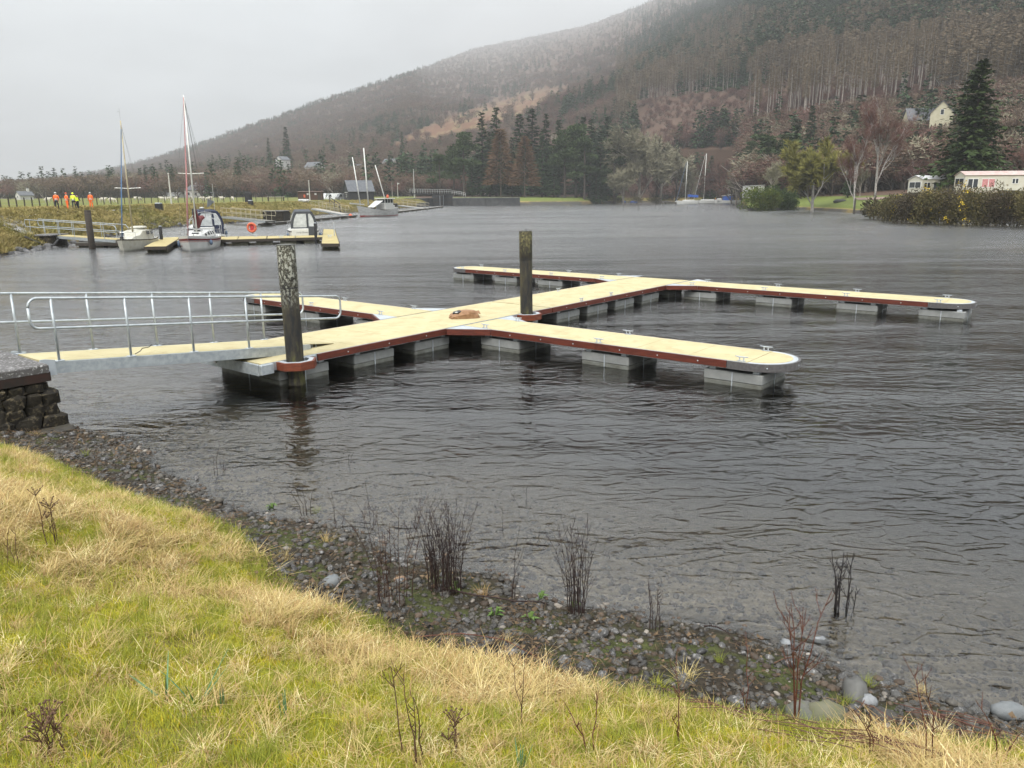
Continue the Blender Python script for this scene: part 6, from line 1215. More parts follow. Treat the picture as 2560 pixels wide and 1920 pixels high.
small_yacht('small white yacht with blue cockpit cover at the far jetty', 1718, 510.5, 9.0, 403, m_blue); small_yacht('white yacht with tall mast behind the blue covered yacht', 1765, 508.5, 11, 384)
g0 = G(1668,509.5,0); g1 = G(1860,508,0); quad_pontoon('low dark jetty carrying the far yachts', [(g0[0],g0[1]+5,0),(g1[0],g1[1]+5,0),(g1[0],g1[1]+8,0),(g0[0],g0[1]+8,0)], .6, M('grey_boards',(.17,.165,.15)), 8)
g0 = G(1822,508.5,0); par = thing('work_boat', 'white work boat with blue sheeted cabin at the far jetty', 'boat', (g0[0],g0[1],0), R(175)); make_hull(par, 12, 3.6, (1.4,1.2,1.6), .5, .8, .6, m_gel); MB().bbox(-1.5,2.6,-1.4,1.4,1.1,3.0,.2).build('blue_cover', m_blue, par); MB().slab([(-1.8,-1.5,3.9),(3.0,-1.5,3.2),(3.0,1.5,3.2),(-1.8,1.5,3.9)], .25).build('cabin_roof', m_white, par); MB().bbox(3.2,5,-1.2,1.2,1.1,2.1,.2).build('fore_cabin', m_gel, par)
for px,lb_ in ((1551,'blue float barrel by the scrub under the red sail bank'),(1585,'blue float barrel drifting nearer the pale willow')):
    g0 = G(px,506.5,0); mb = MB(); mb.lathe([(.55,-2.2),(.6,-2.1),(.6,2.1),(.55,2.2)], (0,0,.25), 10, 'x'); tag(mb.build('float_barrel', m_blue, None, True, (g0[0],g0[1]-2,0)), lb_, 'float')
g0 = G(1680,507,0); tag(MB().blob((0,0,.3),.5,.5,.5,10,6).build('mooring_buoy', m_white, None, True, (g0[0],g0[1]-8,0)), 'small white mooring buoy off the end of the yacht jetty', 'buoy')
# ================================================================== buildings, lock, path, fence
m_slate = M('slate_roof', (.085,.09,.10), .6, c2=(.12,.125,.135), scale=1.5); m_wash = M('whitewash', (.50,.49,.47), .8, c2=(.42,.41,.39), scale=1); m_crm = M('cream_render', (.46,.43,.31), .8, c2=(.40,.37,.26), scale=1); m_tar = M('tarred_boards', (.022,.023,.026), .8, c2=(.04,.04,.042), scale=2, stretch=(3,3,.3)); m_brn = M('brown_shed_boards', (.075,.042,.03), .85, c2=(.055,.032,.024), scale=2, stretch=(3,3,.3)); m_frame = M('window_frame', (.7,.7,.68), .5)
def window(par, c, w_, h, ny, frame=True):
    """window in a wall facing local -y (ny<0) or along x"""
    x, y, z = c
    if abs(ny) == 1:
        o = MB().box(x-w_/2,x+w_/2,min(y,y+ny*.03),max(y,y+ny*.03),z,z+h).build('window', m_frame, par); MB().box(x-w_/2+.08,x+w_/2-.08,min(y+ny*.032,y+ny*.036),max(y+ny*.032,y+ny*.036),z+.08,z+h-.08).build('pane', m_glass, o)
    else:
        s = ny/2; o = MB().box(min(x,x+s*.03),max(x,x+s*.03),y-w_/2,y+w_/2,z,z+h).build('window', m_frame, par); MB().box(min(x+s*.032,x+s*.036),max(x+s*.032,x+s*.036),y-w_/2+.08,y+w_/2-.08,z+.08,z+h-.08).build('pane', m_glass, o)
def house(name, label, loc, rot, L_, W_, H_, rh, wall, roof, wins=(), chim=(), hip=0., cat='house', over=.35, door=None):
    par = thing(name, label, cat, loc, rot); l, w_ = L_/2, W_/2
    mb = MB(); mb.add([(-l,-w_,-3),(l,-w_,-3),(l,w_,-3),(-l,w_,-3),(-l,-w_,H_),(l,-w_,H_),(l,w_,H_),(-l,w_,H_),(-l+hip*.98,0,H_+rh*.985),(l-hip*.98,0,H_+rh*.985)], [(3,2,1,0),(0,1,5,4),(2,3,7,6),(1,2,6,9,5),(3,0,4,8,7)]); wl = mb.build('wall', wall, par)
    sl = rh/w_; hz = H_-over*sl*.9
    for s in (-1,1):
        MB().slab([(-l-over,s*(w_+over),hz),(l+over,s*(w_+over),hz),(l+over-hip,0,H_+rh+.05),(-l-over+hip,0,H_+rh+.05)][::s], .12).build('roof', roof, par)
    if hip:
        for s in (-1,1): MB().slab([(s*(l+over),-w_-over,hz),(s*(l+over),w_+over,hz),(s*(l+over-hip),0,H_+rh+.05)][::s], .12).build('roof', roof, par)
    for x in chim: c_ = MB().box(x-.4,x+.4,-.35,.35,H_+rh*.6,H_+rh+1.1).build('chimney', wall, par); MB().tube([(x,0,H_+rh+1.1),(x,0,H_+rh+1.6)], .14, 6).build('chimney_pot', roof, c_)
    for c_, ww, hh, ny in wins: window(wl, c_, ww, hh, ny)
    if door: d = MB().box(door-.45,door+.45,-w_-.04,-w_-.002,0,2.0).build('door', m_timb, wl); MB().blob((door+.3,-w_-.06,1.0),.05,.05,.05,6,4).build('handle', m_steel, d)
    return par
def gp(px, py, z=2.78): q = G(px, py, z); return (q[0], q[1], z)
hb_ = gp(898,500.5,2.75); hut_ = house('boat_hut', 'black tarred timber hut with grey slate roof beside the lock', hb_, R(28), 7.6, 5.0, 2.7, 2.9, m_tar, m_slate, [((-3.8,.0,.9),.9,.9,-2)], cat='hut', over=.3)
MB().box(-3.90,-3.83,-1.5,1.3,2.15,2.35).build('sign_board', m_white, hut_)
q = gp(778,501.5,2.75); par = thing('timber_shed', 'long brown timber shed beside the white vans', 'shed', q, R(4)); MB().box(-3.4,3.4,-1.5,1.5,-1,2.35).build('wall', m_brn, par); MB().slab([(-3.6,-1.8,2.36),(3.6,-1.8,2.36),(3.6,1.8,2.6),(-3.6,1.8,2.6)][::-1], .1).build('roof', m_brn, par); [MB().box(x-.28,x+.28,-1.54,-1.502,1.6,2.1).build('notice', m_white, par) for x in (-.6,1.6)]; MB().box(2.2,3.1,-1.54,-1.502,0,2.0).build('door', m_timb, par)
q = far_at(493,0,392); house('white_cottage', 'white cottage with hipped slate roof beyond the sheep field', (q[0],q[1],q[2]-.2), R(10), 10.2, 7, 3.9, 2.3, m_wash, m_slate, [((-3.2,-3.5,1.2),1.0,1.5,-1),((0,-3.5,1.2),1.0,1.5,-1),((3.2,-3.5,1.2),1.0,1.5,-1)], (0,), 3.2)
q = far_at(435,0,380); house('grey_barn', 'low barn with pale grey roof beside the white cottage', (q[0],q[1],q[2]-.3), R(-5), 7, 6, 1.2, 1.6, m_wash, M('pale_roof', (.32,.32,.31), .8), cat='barn')
q = far_at(60,0,300); house('white_cottage', 'tiny white gabled cottage at the far side of the field', (q[0],q[1],q[2]-.2), R(62), 5.0, 3.0, 1.9, 1.3, m_wash, m_slate, [((-2.5,0,.8),.6,.9,-2)], (1.6,))
q = far_at(545,0,390); house('white_cottage', 'low white cottage near the hipped cottage', (q[0],q[1],q[2]-.2), R(6), 6, 5, 1.6, 1.2, m_wash, m_slate)
def hill_house(label, px, py, Y, rot, L_, W_, H_, rh, wall=None, wins=()): d = D(px,py,Y); return house('hillside_house', label, tuple(d), rot, L_, W_, H_, rh, wall or m_wash, m_slate, wins)
hill_house('white house half hidden by trees on the lower hillside', 708, 420, 560, R(60), 8, 6.5, 5.5, 2.2, None, [((0,-3.25,3),.8,1.2,-1)]); hill_house('white house with long slate roof among the hillside trees', 788, 430, 545, R(-28), 12, 7, 3.2, 3.2, None, [((-6,0,3),1.0,1.4,-2),((-2,-3.5,1),1,1.2,-1),((2,-3.5,1),1,1.2,-1)]); hill_house('white gabled house above the old ketch masts', 978, 424, 560, R(-35), 11, 6.5, 4.0, 3.2, None, [((-5.5,0,2),.9,1.3,-2)]); hill_house('grey roofed house behind the ketch masts', 896, 434, 560, R(-15), 13, 7, 3.4, 2.8, M('grey_render', (.3,.3,.28), .8)); hill_house('low white outbuilding beside the grey roofed house', 922, 447, 540, R(-15), 9, 5, 2.4, 1.6)
q = D(2300,322,262); hh_ = house('hillside_house', 'cream hillside house with skylights in its slate roof', tuple(q), R(-8), 9.5, 6.5, 2.6, 3.6, m_crm, m_slate, [((-2,-3.25,.6),1.0,1.5,-1),((1,-3.25,.6),1.0,1.5,-1)]); 
for x in (-2.2,.8): MB().slab([(x-.4,-2.12,3.98),(x+.4,-2.12,3.98),(x+.4,-1.42,4.755),(x-.4,-1.42,4.755)], .09).build('skylight', m_white, hh_)
q = D(2352,312,252); house('hillside_house', 'cream gabled hillside house behind the big spruce', tuple(q), R(62), 9.5, 6.2, 3.2, 3.4, m_crm, m_slate, [((-4.75,0,2.6),1.0,1.6,-2)])
q = D(1883,485,215); par = thing('white_shed', 'white shed partly hidden behind the rhododendron', 'shed', (q[0],q[1],q[2]), R(5)); MB().box(-2.4,2.4,-1.5,1.5,-1,2.0).build('wall', m_wash, par); MB().slab([(-2.5,-1.7,2.0),(2.5,-1.7,2.25),(2.5,1.7,2.25),(-2.5,1.7,2.0)][::-1], .1).build('roof', m_white, par); MB().box(-.5,.4,-1.53,-1.501,0,1.8).build('door', m_timb, par)
# ---- static caravans
m_pinkr = M('faded_red_roof', (.36,.25,.225), .7, c2=(.42,.36,.33), scale=1.2); m_cara = M('caravan_panel', (.50,.49,.42), .5, c2=(.45,.43,.35), scale=1.0); m_cur = M('pink_curtain', (.5,.22,.22), .8)
def caravan(label, loc, rot, L_, W_, H_, roofm, wins, detail=0):
    par = thing('static_caravan', label, 'caravan', loc, rot); l, w_ = L_/2, W_/2; mb = MB(); mb.add([(-l,-w_,.5),(l,-w_,.5),(l,w_,.5),(-l,w_,.5),(-l,-w_,H_),(l,-w_,H_),(l,w_,H_),(-l,w_,H_),(-l,0,H_+.55),(l,0,H_+.55)], [(3,2,1,0),(0,1,5,4),(2,3,7,6),(1,2,6,9,5),(3,0,4,8,7)]); b_ = mb.build('body', m_cara, par)
    for s in (-1,1): MB().slab([(-l-.12,s*(w_+.12),H_-.02),(l+.12,s*(w_+.12),H_-.02),(l+.12,0,H_+.60),(-l-.12,0,H_+.60)][::s], .06).build('roof', roofm, par)
    MB().box(-l+.1,l-.1,-w_+.1,w_-.1,-1.2,.5).build('skirt', m_black, par); MB().box(-l+.02,l-.02,-w_-.012,-w_-.002,.72,.80).build('trim_strip', m_pinkr, b_)
    for x, ww, hh, cur in wins:
        o = MB().box(x-ww/2,x+ww/2,-w_-.04,-w_-.002,H_-.45-hh,H_-.45).build('window', m_frame, b_)
        for k in (-1,1): MB().box(x+k*ww/4-ww/4+.06,x+k*ww/4+ww/4-.06,-w_-.05,-w_-.042,H_-.45-hh+.08,H_-.53).build('pane', m_cur if cur else m_glass, o)
    o = MB().box(-l-.04,-l-.002,-w_+.25,w_-.25,H_-1.35,H_-.35).build('window', m_frame, b_); MB().box(-l-.05,-l-.042,-w_+.35,-.05,H_-1.27,H_-.43).build('pane', m_glass, o); MB().box(-l-.05,-l-.042,.05,w_-.35,H_-1.27,H_-.43).build('pane', m_glass, o)
    return par
q = D(2490,492,118); caravan('white static caravan with faded red roof above the gorse', (q[0]+.6,q[1]+1.5,q[2]), R(-4), 10.5, 3.2, 3.1, m_pinkr, [(-4.1,1.5,1.35,0),(-1.9,1.9,1.3,1),(1.9,.9,.8,0),(4.2,1.2,1.0,0)])
q = D(2345,490,128); caravan('older smaller white caravan near the slender young birch', (q[0],q[1]+1.5,q[2]), R(16), 7.6, 3.0, 2.6, M('white_roof', (.6,.6,.6), .6), [(-2.9,1.2,1.1,0),(-.9,1.5,1.2,0),(1.2,.7,1.0,0),(2.6,.6,.9,0)])
q = D(2532,500,113); par = thing('parked_car', 'dark green car roof showing above the gorse', 'car', (q[0],q[1],q[2]-.3), R(-5)); mb = MB(); v = [(-2.1,0),(2.1,0),(2.1,.6),(1.3,.75),(.8,1.3),(-.9,1.35),(-1.7,.8),(-2.1,.7)]; mb.add([(x,-.85,z+.3) for x,z in v]+[(x,.85,z+.3) for x,z in v], [tuple(range(7,-1,-1)),tuple(range(8,16))]+[(i,(i+1)%8,8+(i+1)%8,8+i) for i in range(8)]); mb.build('body', M('dark_green_paint',(.03,.045,.045),.3), par); [MB().lathe([(.30,-.1),(.33,0),(.30,.1)], (x,y,.3), 12, 'y').build('wheel', m_rub, par) for x in (-1.3,1.3) for y in (-.8,.8)]
# ---- lawn things
for i,(px,py,lb_) in enumerate([(2122,490,'white lawn chair with reclined back'),(2132,488,'white lawn chair beside the shorter birch trunk')]):
    q = on_far(px,py,2); par = thing('lawn_chair', lb_, 'chair', q, i); MB().bbox(-.4,.4,-.4,.4,.35,.45,.03).build('seat', m_white, par); MB().slab([(-.4,.35,.45),(.4,.35,.45),(.4,.65,1.15),(-.4,.65,1.15)], .06).build('backrest', m_white, par); [MB().box(x-.04,x+.04,y-.04,y+.04,0,.35).build('leg', m_white, par) for x in (-.35,.35) for y in (-.35,.35)]
q = on_far(2100,505,1.5); par = thing('upturned_dinghy', 'dark upturned dinghy lying on the lawn by the shore', 'dinghy', q, R(12)); mb = MB(); mb.blob((0,0,.1),1.8,.75,.55,14,8); mb.build('hull', M('old_dinghy',(.06,.06,.055),.7), par, True); MB().bar((-1.6,0,.62),(1.6,0,.62),.06,.05).build('keel', m_timb, par)
mb = MB(); P = [on_far(*p_,2) for p_ in ((2135,496),(2190,494),(2260,492),(2262,497),(2200,500),(2145,501))]; mb.add([(p_[0],p_[1],p_[2]+.12) for p_ in P], [(0,1,2,3,4,5)]); struct(mb.build('gravel_path', M('pinkish_gravel',(.26,.18,.15),.9)))
# ---- lock
m_lockst = M('dark_lock_masonry', (.045,.047,.05), .85, c2=(.075,.075,.075), scale=.5, bump=.05, bscale=1.2); m_lockp = M('pale_coping', (.19,.185,.165), .85, c2=(.12,.12,.10), scale=.6)
def lock_wall(label, pa, pb, Y0, Y1, ztop, thick):
    a, b_ = D(pa,500,Y0), D(pb,500,Y1); dv = Vector((b_[0]-a[0],b_[1]-a[1],0)); par = thing('lock_wall', label, 'wall', (a[0],a[1],0), math.atan2(dv.y,dv.x)); L_ = dv.length; rr_ = random.Random(int(pa)); MB().box(0,L_,.2,thick,-2,ztop-.3).build('wall_core', m_lockst, par); n = 5; hh = (ztop-.3)/n
    for r_ in range(n):
        x = -.02
        while x < L_-.4:
            bl = min(rr_.uniform(1.2,2.4), L_-x); MB().bbox(x+.03,x+bl-.03,-.02+rr_.uniform(-.05,.05),.24,r_*hh+.02,(r_+1)*hh-.02,.05).build('ashlar_block', m_lockst, par); x += bl
    x = 0
    while x < L_-.3: bl = min(rr_.uniform(1.8,2.6), L_-x); MB().bbox(x+.02,x+bl-.02,-.12,1.2,ztop-.3,ztop,.04).build('coping_stone', m_lockp, par); x += bl
    return par
YL = lambda px: float(np.interp(ray(px,488)[0]/ray(px,488)[1], tc_, tY))-2.0
ZW = D(1200,493.5,YL(1200))[2]
lock_wall('dark stone lock wall below the parked cars', 1018, 1081, YL(1050)-3, YL(1081)-1, ZW, 8); lock_wall('dark stone quay wall adjoining the lock gate under the short railing', 1131, 1215, YL(1131)-1, YL(1215)-1, ZW, 6); lock_wall('dark stone quay wall with the stone heap near the rusty larches', 1215.3, 1300, YL(1215)-1, YL(1300)-1.5, ZW, 6)
g0, g1 = D(1080,500,YL(1080)+.4), D(1132,500,YL(1132)+.6); par = thing('lock_gate', 'tall black timber lock gate between the stone walls', 'lock gate', (g0[0],g0[1],0), math.atan2(g1[1]-g0[1],g1[0]-g0[0])); L_ = math.hypot(g1[0]-g0[0],g1[1]-g0[1]); 
for i in range(14): MB().bbox(L_*i/14+.01,L_*(i+1)/14-.01,-.1,.15,-2,ZW+.9,.02).build('gate_plank', m_tar, par)
for x in (L_*.38,L_*.55): MB().tube([(x,-.2,.2),(x,-.2,ZW+.8)], .07, 5).build('gate_rod', m_galvl, par)
[MB().box(0,L_,-.16,-.101,z,z+.3).build('gate_beam', m_timb, par) for z in (1.2,2.6)]
def railing(label, pts, n, h):
    P = [Vector(p_) for p_ in pts]; par = thing('lock_railing', label, 'railing', P[0]); Q = [p_-P[0] for p_ in P]; L_ = [(Q[i+1]-Q[i]).length for i in range(len(Q)-1)]
    for z in (h, h*.55): MB().tube([q+Vector((0,0,z)) for q in Q], .07, 6).build('rail', m_white, par)
    for i in range(n+1):
        s = sum(L_)*i/n; k = 0
        while k < len(L_)-1 and s > L_[k]: s -= L_[k]; k += 1
        q = Q[k].lerp(Q[k+1], min(1,s/L_[k])); MB().tube([q,q+Vector((0,0,h))], .07, 5).build('post', m_white, par)
railing('long white railing across the lock gate walkway', [D(1025,483,YL(1060)+2),D(1128,484,YL(1128)+3)], 17, 1.5); railing('short white railing stepping down beside the lock', [D(1131,486,YL(1131)+3),D(1150,488,YL(1150)+3),D(1164,492,YL(1164)+3)], 6, 1.4)
MB_ = MB(); a, b_ = D(1022,484.5,YL(1060)+2.5), D(1130,485.5,YL(1130)+3.5); MB_.bar(a, b_, 1.6, .35); tag(MB_.build('gate_walkway', m_tar), 'dark footbridge deck under the long white lock railing', 'footbridge')
# ---- path and fence on the towpath bank
m_path = M('worn_tarmac_path', (.30,.29,.29), .85, c2=(.23,.22,.215), scale=2)
def ribbon(name, pts, wd, mat, z0=2.5, lift=.05):
    P = [Vector(on_far(px,py,z0)) for px,py in pts]; Q = []
    for i in range(len(P)-1):
        for k in range(5): Q.append(P[i].lerp(P[i+1],k/5))
    Q.append(P[-1]); v = []
    for i, p_ in enumerate(Q):
        d = (Q[min(i+1,len(Q)-1)]-Q[max(0,i-1)]); s = Vector((-d.y,d.x,0)).normalized()*wd/2
        for e in (-1,1): c_ = p_+s*e; v.append((c_.x,c_.y,float(far_z([c_.x],[c_.y])[0])+lift))
    mb = MB(); mb.add(v, [(2*i,2*i+1,2*i+3,2*i+2) for i in range(len(Q)-1)]); return struct(mb.build(name, mat))
ribbon('towpath', [(-60,540),(0,534),(70,529),(150,524),(240,519),(330,515.5),(430,512),(540,508)], 1.9, m_path, 2.8); ribbon('ramp_path', [(8,536),(20,548),(32,562),(48,578),(62,583)], 2.2, m_path, 2.0, .08)
par = thing('field_fence', 'long post and wire fence between the towpath and the sheep field', 'fence', (0,0,0)); fp = []
for i in range(44):
    f = i/43; px = -20+740*f**.92; py = np.interp(px,[-20,28,106,206,297,362,520,720],[525,522.8,518.5,513,510.3,508.6,506,503.5]); q = on_far(px,py,2.8); fp.append(Vector(q)); o = MB().tube([(0,0,-.2),(random.uniform(-.04,.04),0,1.15)], .075, 6, r2=.065).build('post', m_timb, par, False, q)
for z in (.45,.8,1.05): MB().tube([p_+Vector((0,0,z)) for p_ in fp], .008, 3).build('wire', m_wire, par)
def pole(label, px, ptop, pbot, r, mat, head=None):
    q = on_far(px,pbot,2.7); zt = D(px,ptop,q[1])[2]; par = thing('lamp_post', label, 'post', q); MB().tube([(0,0,-.2),(0,0,zt-q[2])], r, 7, r2=r*.7).build('pole', mat, par)
    if head: MB().slab([(-.1,0,zt-q[2]+.4),(.9,0,zt-q[2]+.1),(-.1,0,zt-q[2]-.5)], .06).build('banner', m_white, par)
    else: MB().blob((0,0,zt-q[2]),r*1.2,r*1.2,r,7,5).build('pole_cap', mat, par)
m_pole = M('pale_pole', (.50,.49,.44), .7)
pole('pale telegraph pole standing in the field beyond the small yacht', 429, 434, 512, .13, m_pole); pole('pale post beside the brown timber shed', 775, 452, 502, .14, m_pole); pole('thin pale post by the picnic table', 736, 463, 490, .09, m_pole); pole('short pale post on the towpath near the picnic table', 705, 470, 491, .09, m_pole); pole('tall white pole on the lock side behind the white car', 1036, 424, 494.2, .16, m_white); pole('pole with a white pennant near the lock car park', 995, 459, 494.5, .11, m_pole, True); pole('thin bare pole beside the pennant pole', 981, 457, 494.6, .06, m_pole)
# picnic table, bins, boxes
q = on_far(690,502,2.7); par = thing('picnic_table', 'wooden picnic table on the towpath bank', 'table', q, R(8)); MB().bbox(-2.2,2.2,-.45,.45,.95,1.05,.02).build('table_top', M('pale_timber',(.36,.33,.26),.8), par); [MB().box(x-.08,x+.08,y-.08,y+.08,-.2,.95).build('leg', m_timb, par) for x in (-1.9,1.9) for y in (-.4,.4)]; [MB().bbox(-2.0,2.0,s*1.0-.2,s*1.0+.2,.5,.58,.02).build('bench', m_timb, par) for s in (-1,1)]
def binbox(label, px, py, w_, h, capm, z0=2.6, name='litter_bin', cat='bin'):
    q = on_far(px,py,z0); par = thing(name, label, cat, q); MB().bbox(-w_/2,w_/2,-w_/2,w_/2,-.1,h,.06).build('body', m_black, par); MB().bbox(-w_*.45,w_*.45,-w_*.45,w_*.45,h,h+.12,.04).build('lid', capm, par)
binbox('dark litter bin with pale lid on the slope behind the yachts', 398, 526, .85, .95, m_galvl); binbox('tall black notice cabinet on the towpath', 622, 508, 1.1, 1.9, m_black, 2.7, 'notice_cabinet', 'cabinet'); binbox('dark bin with pale lid in front of the black cabinet', 627, 513, .8, .8, m_galvl)
q = on_far(757,505,2.7); par = thing('rope_heap', 'heap of pale bagged rope beside the brown shed', 'heap', q); [MB().blob((random.uniform(-1.2,1.2),random.uniform(-.4,.4),.3),.5,.4,.35,8,5,.2,i).build('bag', m_white, par) for i in range(5)]
q = on_far(762,500,2.7); par = thing('fire_point', 'small red fire point box beside the brown shed', 'fire point', q); MB().bbox(-.25,.25,-.2,.2,.7,1.5,.03).build('box', m_orange, par); MB().tube([(0,0,-.1),(0,0,.7)], .05, 6).build('post', m_timb, par)
par = thing('stair_handrail', 'dark timber handrail stepping down the bank by the vans', 'handrail', D(823,492,196)); A_, B_ = Vector(D(823,492,196)), Vector(D(850,510,178)); d = B_-A_; MB().bar((0,0,0), d, .14, .14).build('rail', m_timb, par); MB().bar((0,0,-.7), d-Vector((0,0,.7)), .12, .12).build('rail', m_timb, par); [MB().bar(d*f+Vector((0,0,.1)), d*f-Vector((0,0,1.9)), .16).build('post', m_timb, par) for f in (.02,.5,.98)]
# ---- vehicles at the lock
def vehicle(name, label, px, py, rot, L_, W_, prof, paint, wins, cat, z=2.76):
    q = gp(px,py,z); par = thing(name, label, cat, q, rot); mb = MB(); n = len(prof); ins = lambda zz: W_/2*(1-.10*max(0,(zz-.9)/1.0))
    mb.add([(x*L_,-ins(zz),zz) for x,zz in prof]+[(x*L_,ins(zz),zz) for x,zz in prof], [tuple(range(n-1,-1,-1)),tuple(range(n,2*n))]+[(i,(i+1)%n,n+(i+1)%n,n+i) for i in range(n)]); b_ = mb.build('body', paint, par)
    for x0,x1,z0,z1,sl in wins:
        for s in (-1,1): MB().slab([(x0*L_,s*(ins(z0)+.01),z0),(x1*L_,s*(ins(z0)+.01),z0),((x1-sl)*L_,s*(ins(z1)+.01),z1),((x0+sl*.4)*L_,s*(ins(z1)+.01),z1)][::-s], .01).build('window', m_glass, b_)
    fx = max(p_[0] for p_ in prof); ws = [p_ for p_ in prof if p_[0] > .1 and p_[1] > .8]
    if len(ws) >= 2: a, c_ = sorted(ws, key=lambda p_: -p_[1])[0], sorted(ws, key=lambda p_: -p_[1])[1]; MB().slab([(c_[0]*L_+.012,-W_*.40,c_[1]+.04),(c_[0]*L_+.012,W_*.40,c_[1]+.04),(a[0]*L_+.012,W_*.36,a[1]-.06),(a[0]*L_+.012,-W_*.36,a[1]-.06)], .012).build('windscreen', m_glass, b_)
    for s in (-1,1): MB().bbox(.485*L_,.497*L_,s*W_*.36-.12,s*W_*.36+.12,.62,.78,.01).build('headlight', m_clear, b_)
    for x in (-.30,.31):
        for s in (-1,1): w_ = MB().lathe([(.30,-.11),(.34,-.06),(.34,.06),(.30,.11)], (x*L_,s*(W_/2-.08),.34), 14, 'y').build('wheel', m_rub, par); MB().lathe([(.19,-.01),(.19,.02),(.05,.03)], (x*L_,s*(W_/2+.02),.34), 10, 'y').build('rim', m_galvl, w_)
    return par
VAN = [(-.5,.3),(.5,.3),(.5,.85),(.42,1.0),(.26,1.9),(.2,2.05),(-.48,2.1),(-.5,1.9)]; CAR = [(-.5,.28),(.5,.28),(.5,.65),(.26,.88),(.10,1.36),(-.22,1.42),(-.40,.98),(-.5,.9)]
m_vw = M('white_van_paint', (.74,.75,.76), .3, spec=.5); m_vg = M('grey_van_paint', (.16,.165,.17), .3, spec=.5); m_vs = M('silver_paint', (.42,.44,.46), .3, .3)
vehicle('parked_van', 'white van parked between the shed and the grey van', 836, 500.2, R(200), 5.0, 1.95, VAN, m_vw, [(.18,.40,1.05,1.75,.08)], 'van'); vehicle('parked_van', 'dark grey van parked beside the black hut', 860, 500.4, R(215), 4.9, 1.95, VAN, m_vg, [(.18,.40,1.05,1.75,.08),(-.3,.1,1.1,1.75,.02)], 'van'); vehicle('parked_van', 'white van end showing beside the brown shed', 812, 500, R(265), 4.9, 1.9, VAN, m_vw, [(.18,.40,1.05,1.75,.08)], 'van')
vehicle('parked_car', 'white car facing the water behind the old ketch', 966, 495, R(-80), 4.6, 1.95, [(-.5,.3),(.5,.3),(.5,.8),(.3,1.05),(.15,1.65),(-.4,1.7),(-.5,1.0)], m_vw, [(-.3,.15,1.08,1.55,.05)], 'car'); vehicle('parked_car', 'white saloon car parked side on beside the lock', 1033, 494.6, R(176), 5.0, 1.9, CAR, m_vw, [(-.26,.14,.92,1.3,.08)], 'car'); vehicle('parked_car', 'silver people carrier parked behind the white saloon', 1018, 493.4, R(205), 4.9, 1.95, [(-.5,.3),(.5,.3),(.5,.85),(.36,1.05),(.16,1.75),(-.42,1.8),(-.5,1.0)], m_vs, [(-.35,.15,1.1,1.6,.06)], 'car')
q = gp(1003,495.2,2.76); par = thing('boat_trailer', 'small boat under grey cover standing on the lock side', 'boat', q, R(20)); mb = MB(); mb.blob((0,0,.9),2.6,.9,.6,14,8); mb.build('cover', m_vs, par, True); MB().bar((-2.2,0,.3),(2.6,0,.3),.12,.12).build('trailer_frame', m_galv, par); [MB().lathe([(.28,-.08),(.3,0),(.28,.08)], (-.4,s*.8,.3), 12, 'y').build('wheel', m_rub, par) for s in (-1,1)]
# ---- blue sheeted boats, red sail, posts on the wooded point
for px,L_,lb_ in ((1362,8,'blue sheeted boat on the lawn nearest the pale trunked larch'),(1392,7,'green and blue sheeted boat between the pine trunks')):
    q = on_far(px,487,2.8); par = thing('sheeted_boat', lb_, 'boat', q, R(3)); MB().blob((0,0,.55),L_/2,1.3,.65,14,8,.04,2).build('sheet', m_blue if px < 1380 else M('teal_sheet',(.04,.10,.12),.7), par, True); MB().bar((-L_*.4,0,.1),(L_*.4,0,.1),.3,.2).build('keel_block', m_timb, par)
q = on_far(1494,485,2.6); par = thing('red_sail', 'small red furled sail standing on the lawn', 'sail', q); MB().add([(-.8,0,.3),(.9,0,.3),(.15,0,3.0),(-.8,.12,.3),(.9,.12,.3),(.15,.12,3.0)], [(2,1,0),(3,4,5),(0,1,4,3),(1,2,5,4),(2,0,3,5)]).build('sail_cloth', m_orange, par); MB().tube([(.15,.06,-.1),(.15,.06,3.1)], .05, 5).build('pole', m_timb, par)
for px,lb_ in ((1455,'white marker post below the dark pines'),(1419,'white marker post beside the twin trunks'),(1525,'white marker post between the red sail and the willow')):
    q = on_far(px,488,2.5); par = thing('marker_post', lb_, 'post', q); MB().bbox(-.12,.12,-.12,.12,-.2,1.0,.03).build('post_shaft', m_white, par); MB().bbox(-.14,.14,-.14,.14,1.0,1.06,.02).build('post_cap', m_black, par)
q = on_far(1168,489,2.8); par = thing('lock_post', 'red and white banded post at the end of the lock railing', 'post', q); [MB().lathe([(.2,0),(.2,.5)], (0,0,.5*i), 8).build('band', m_white if i%2 else m_reds, par) for i in range(4)]
q = on_far(1212,491,2.8); par = thing('stone_heap', 'dark heap of stones with one white stone on the quay', 'heap', q); [MB().blob((i*.7-1.2,0,.25),.55,.5,.45,8,5,.15,i).build('heaped_stone', m_wash if i == 0 else m_lockst, par) for i in range(4)]
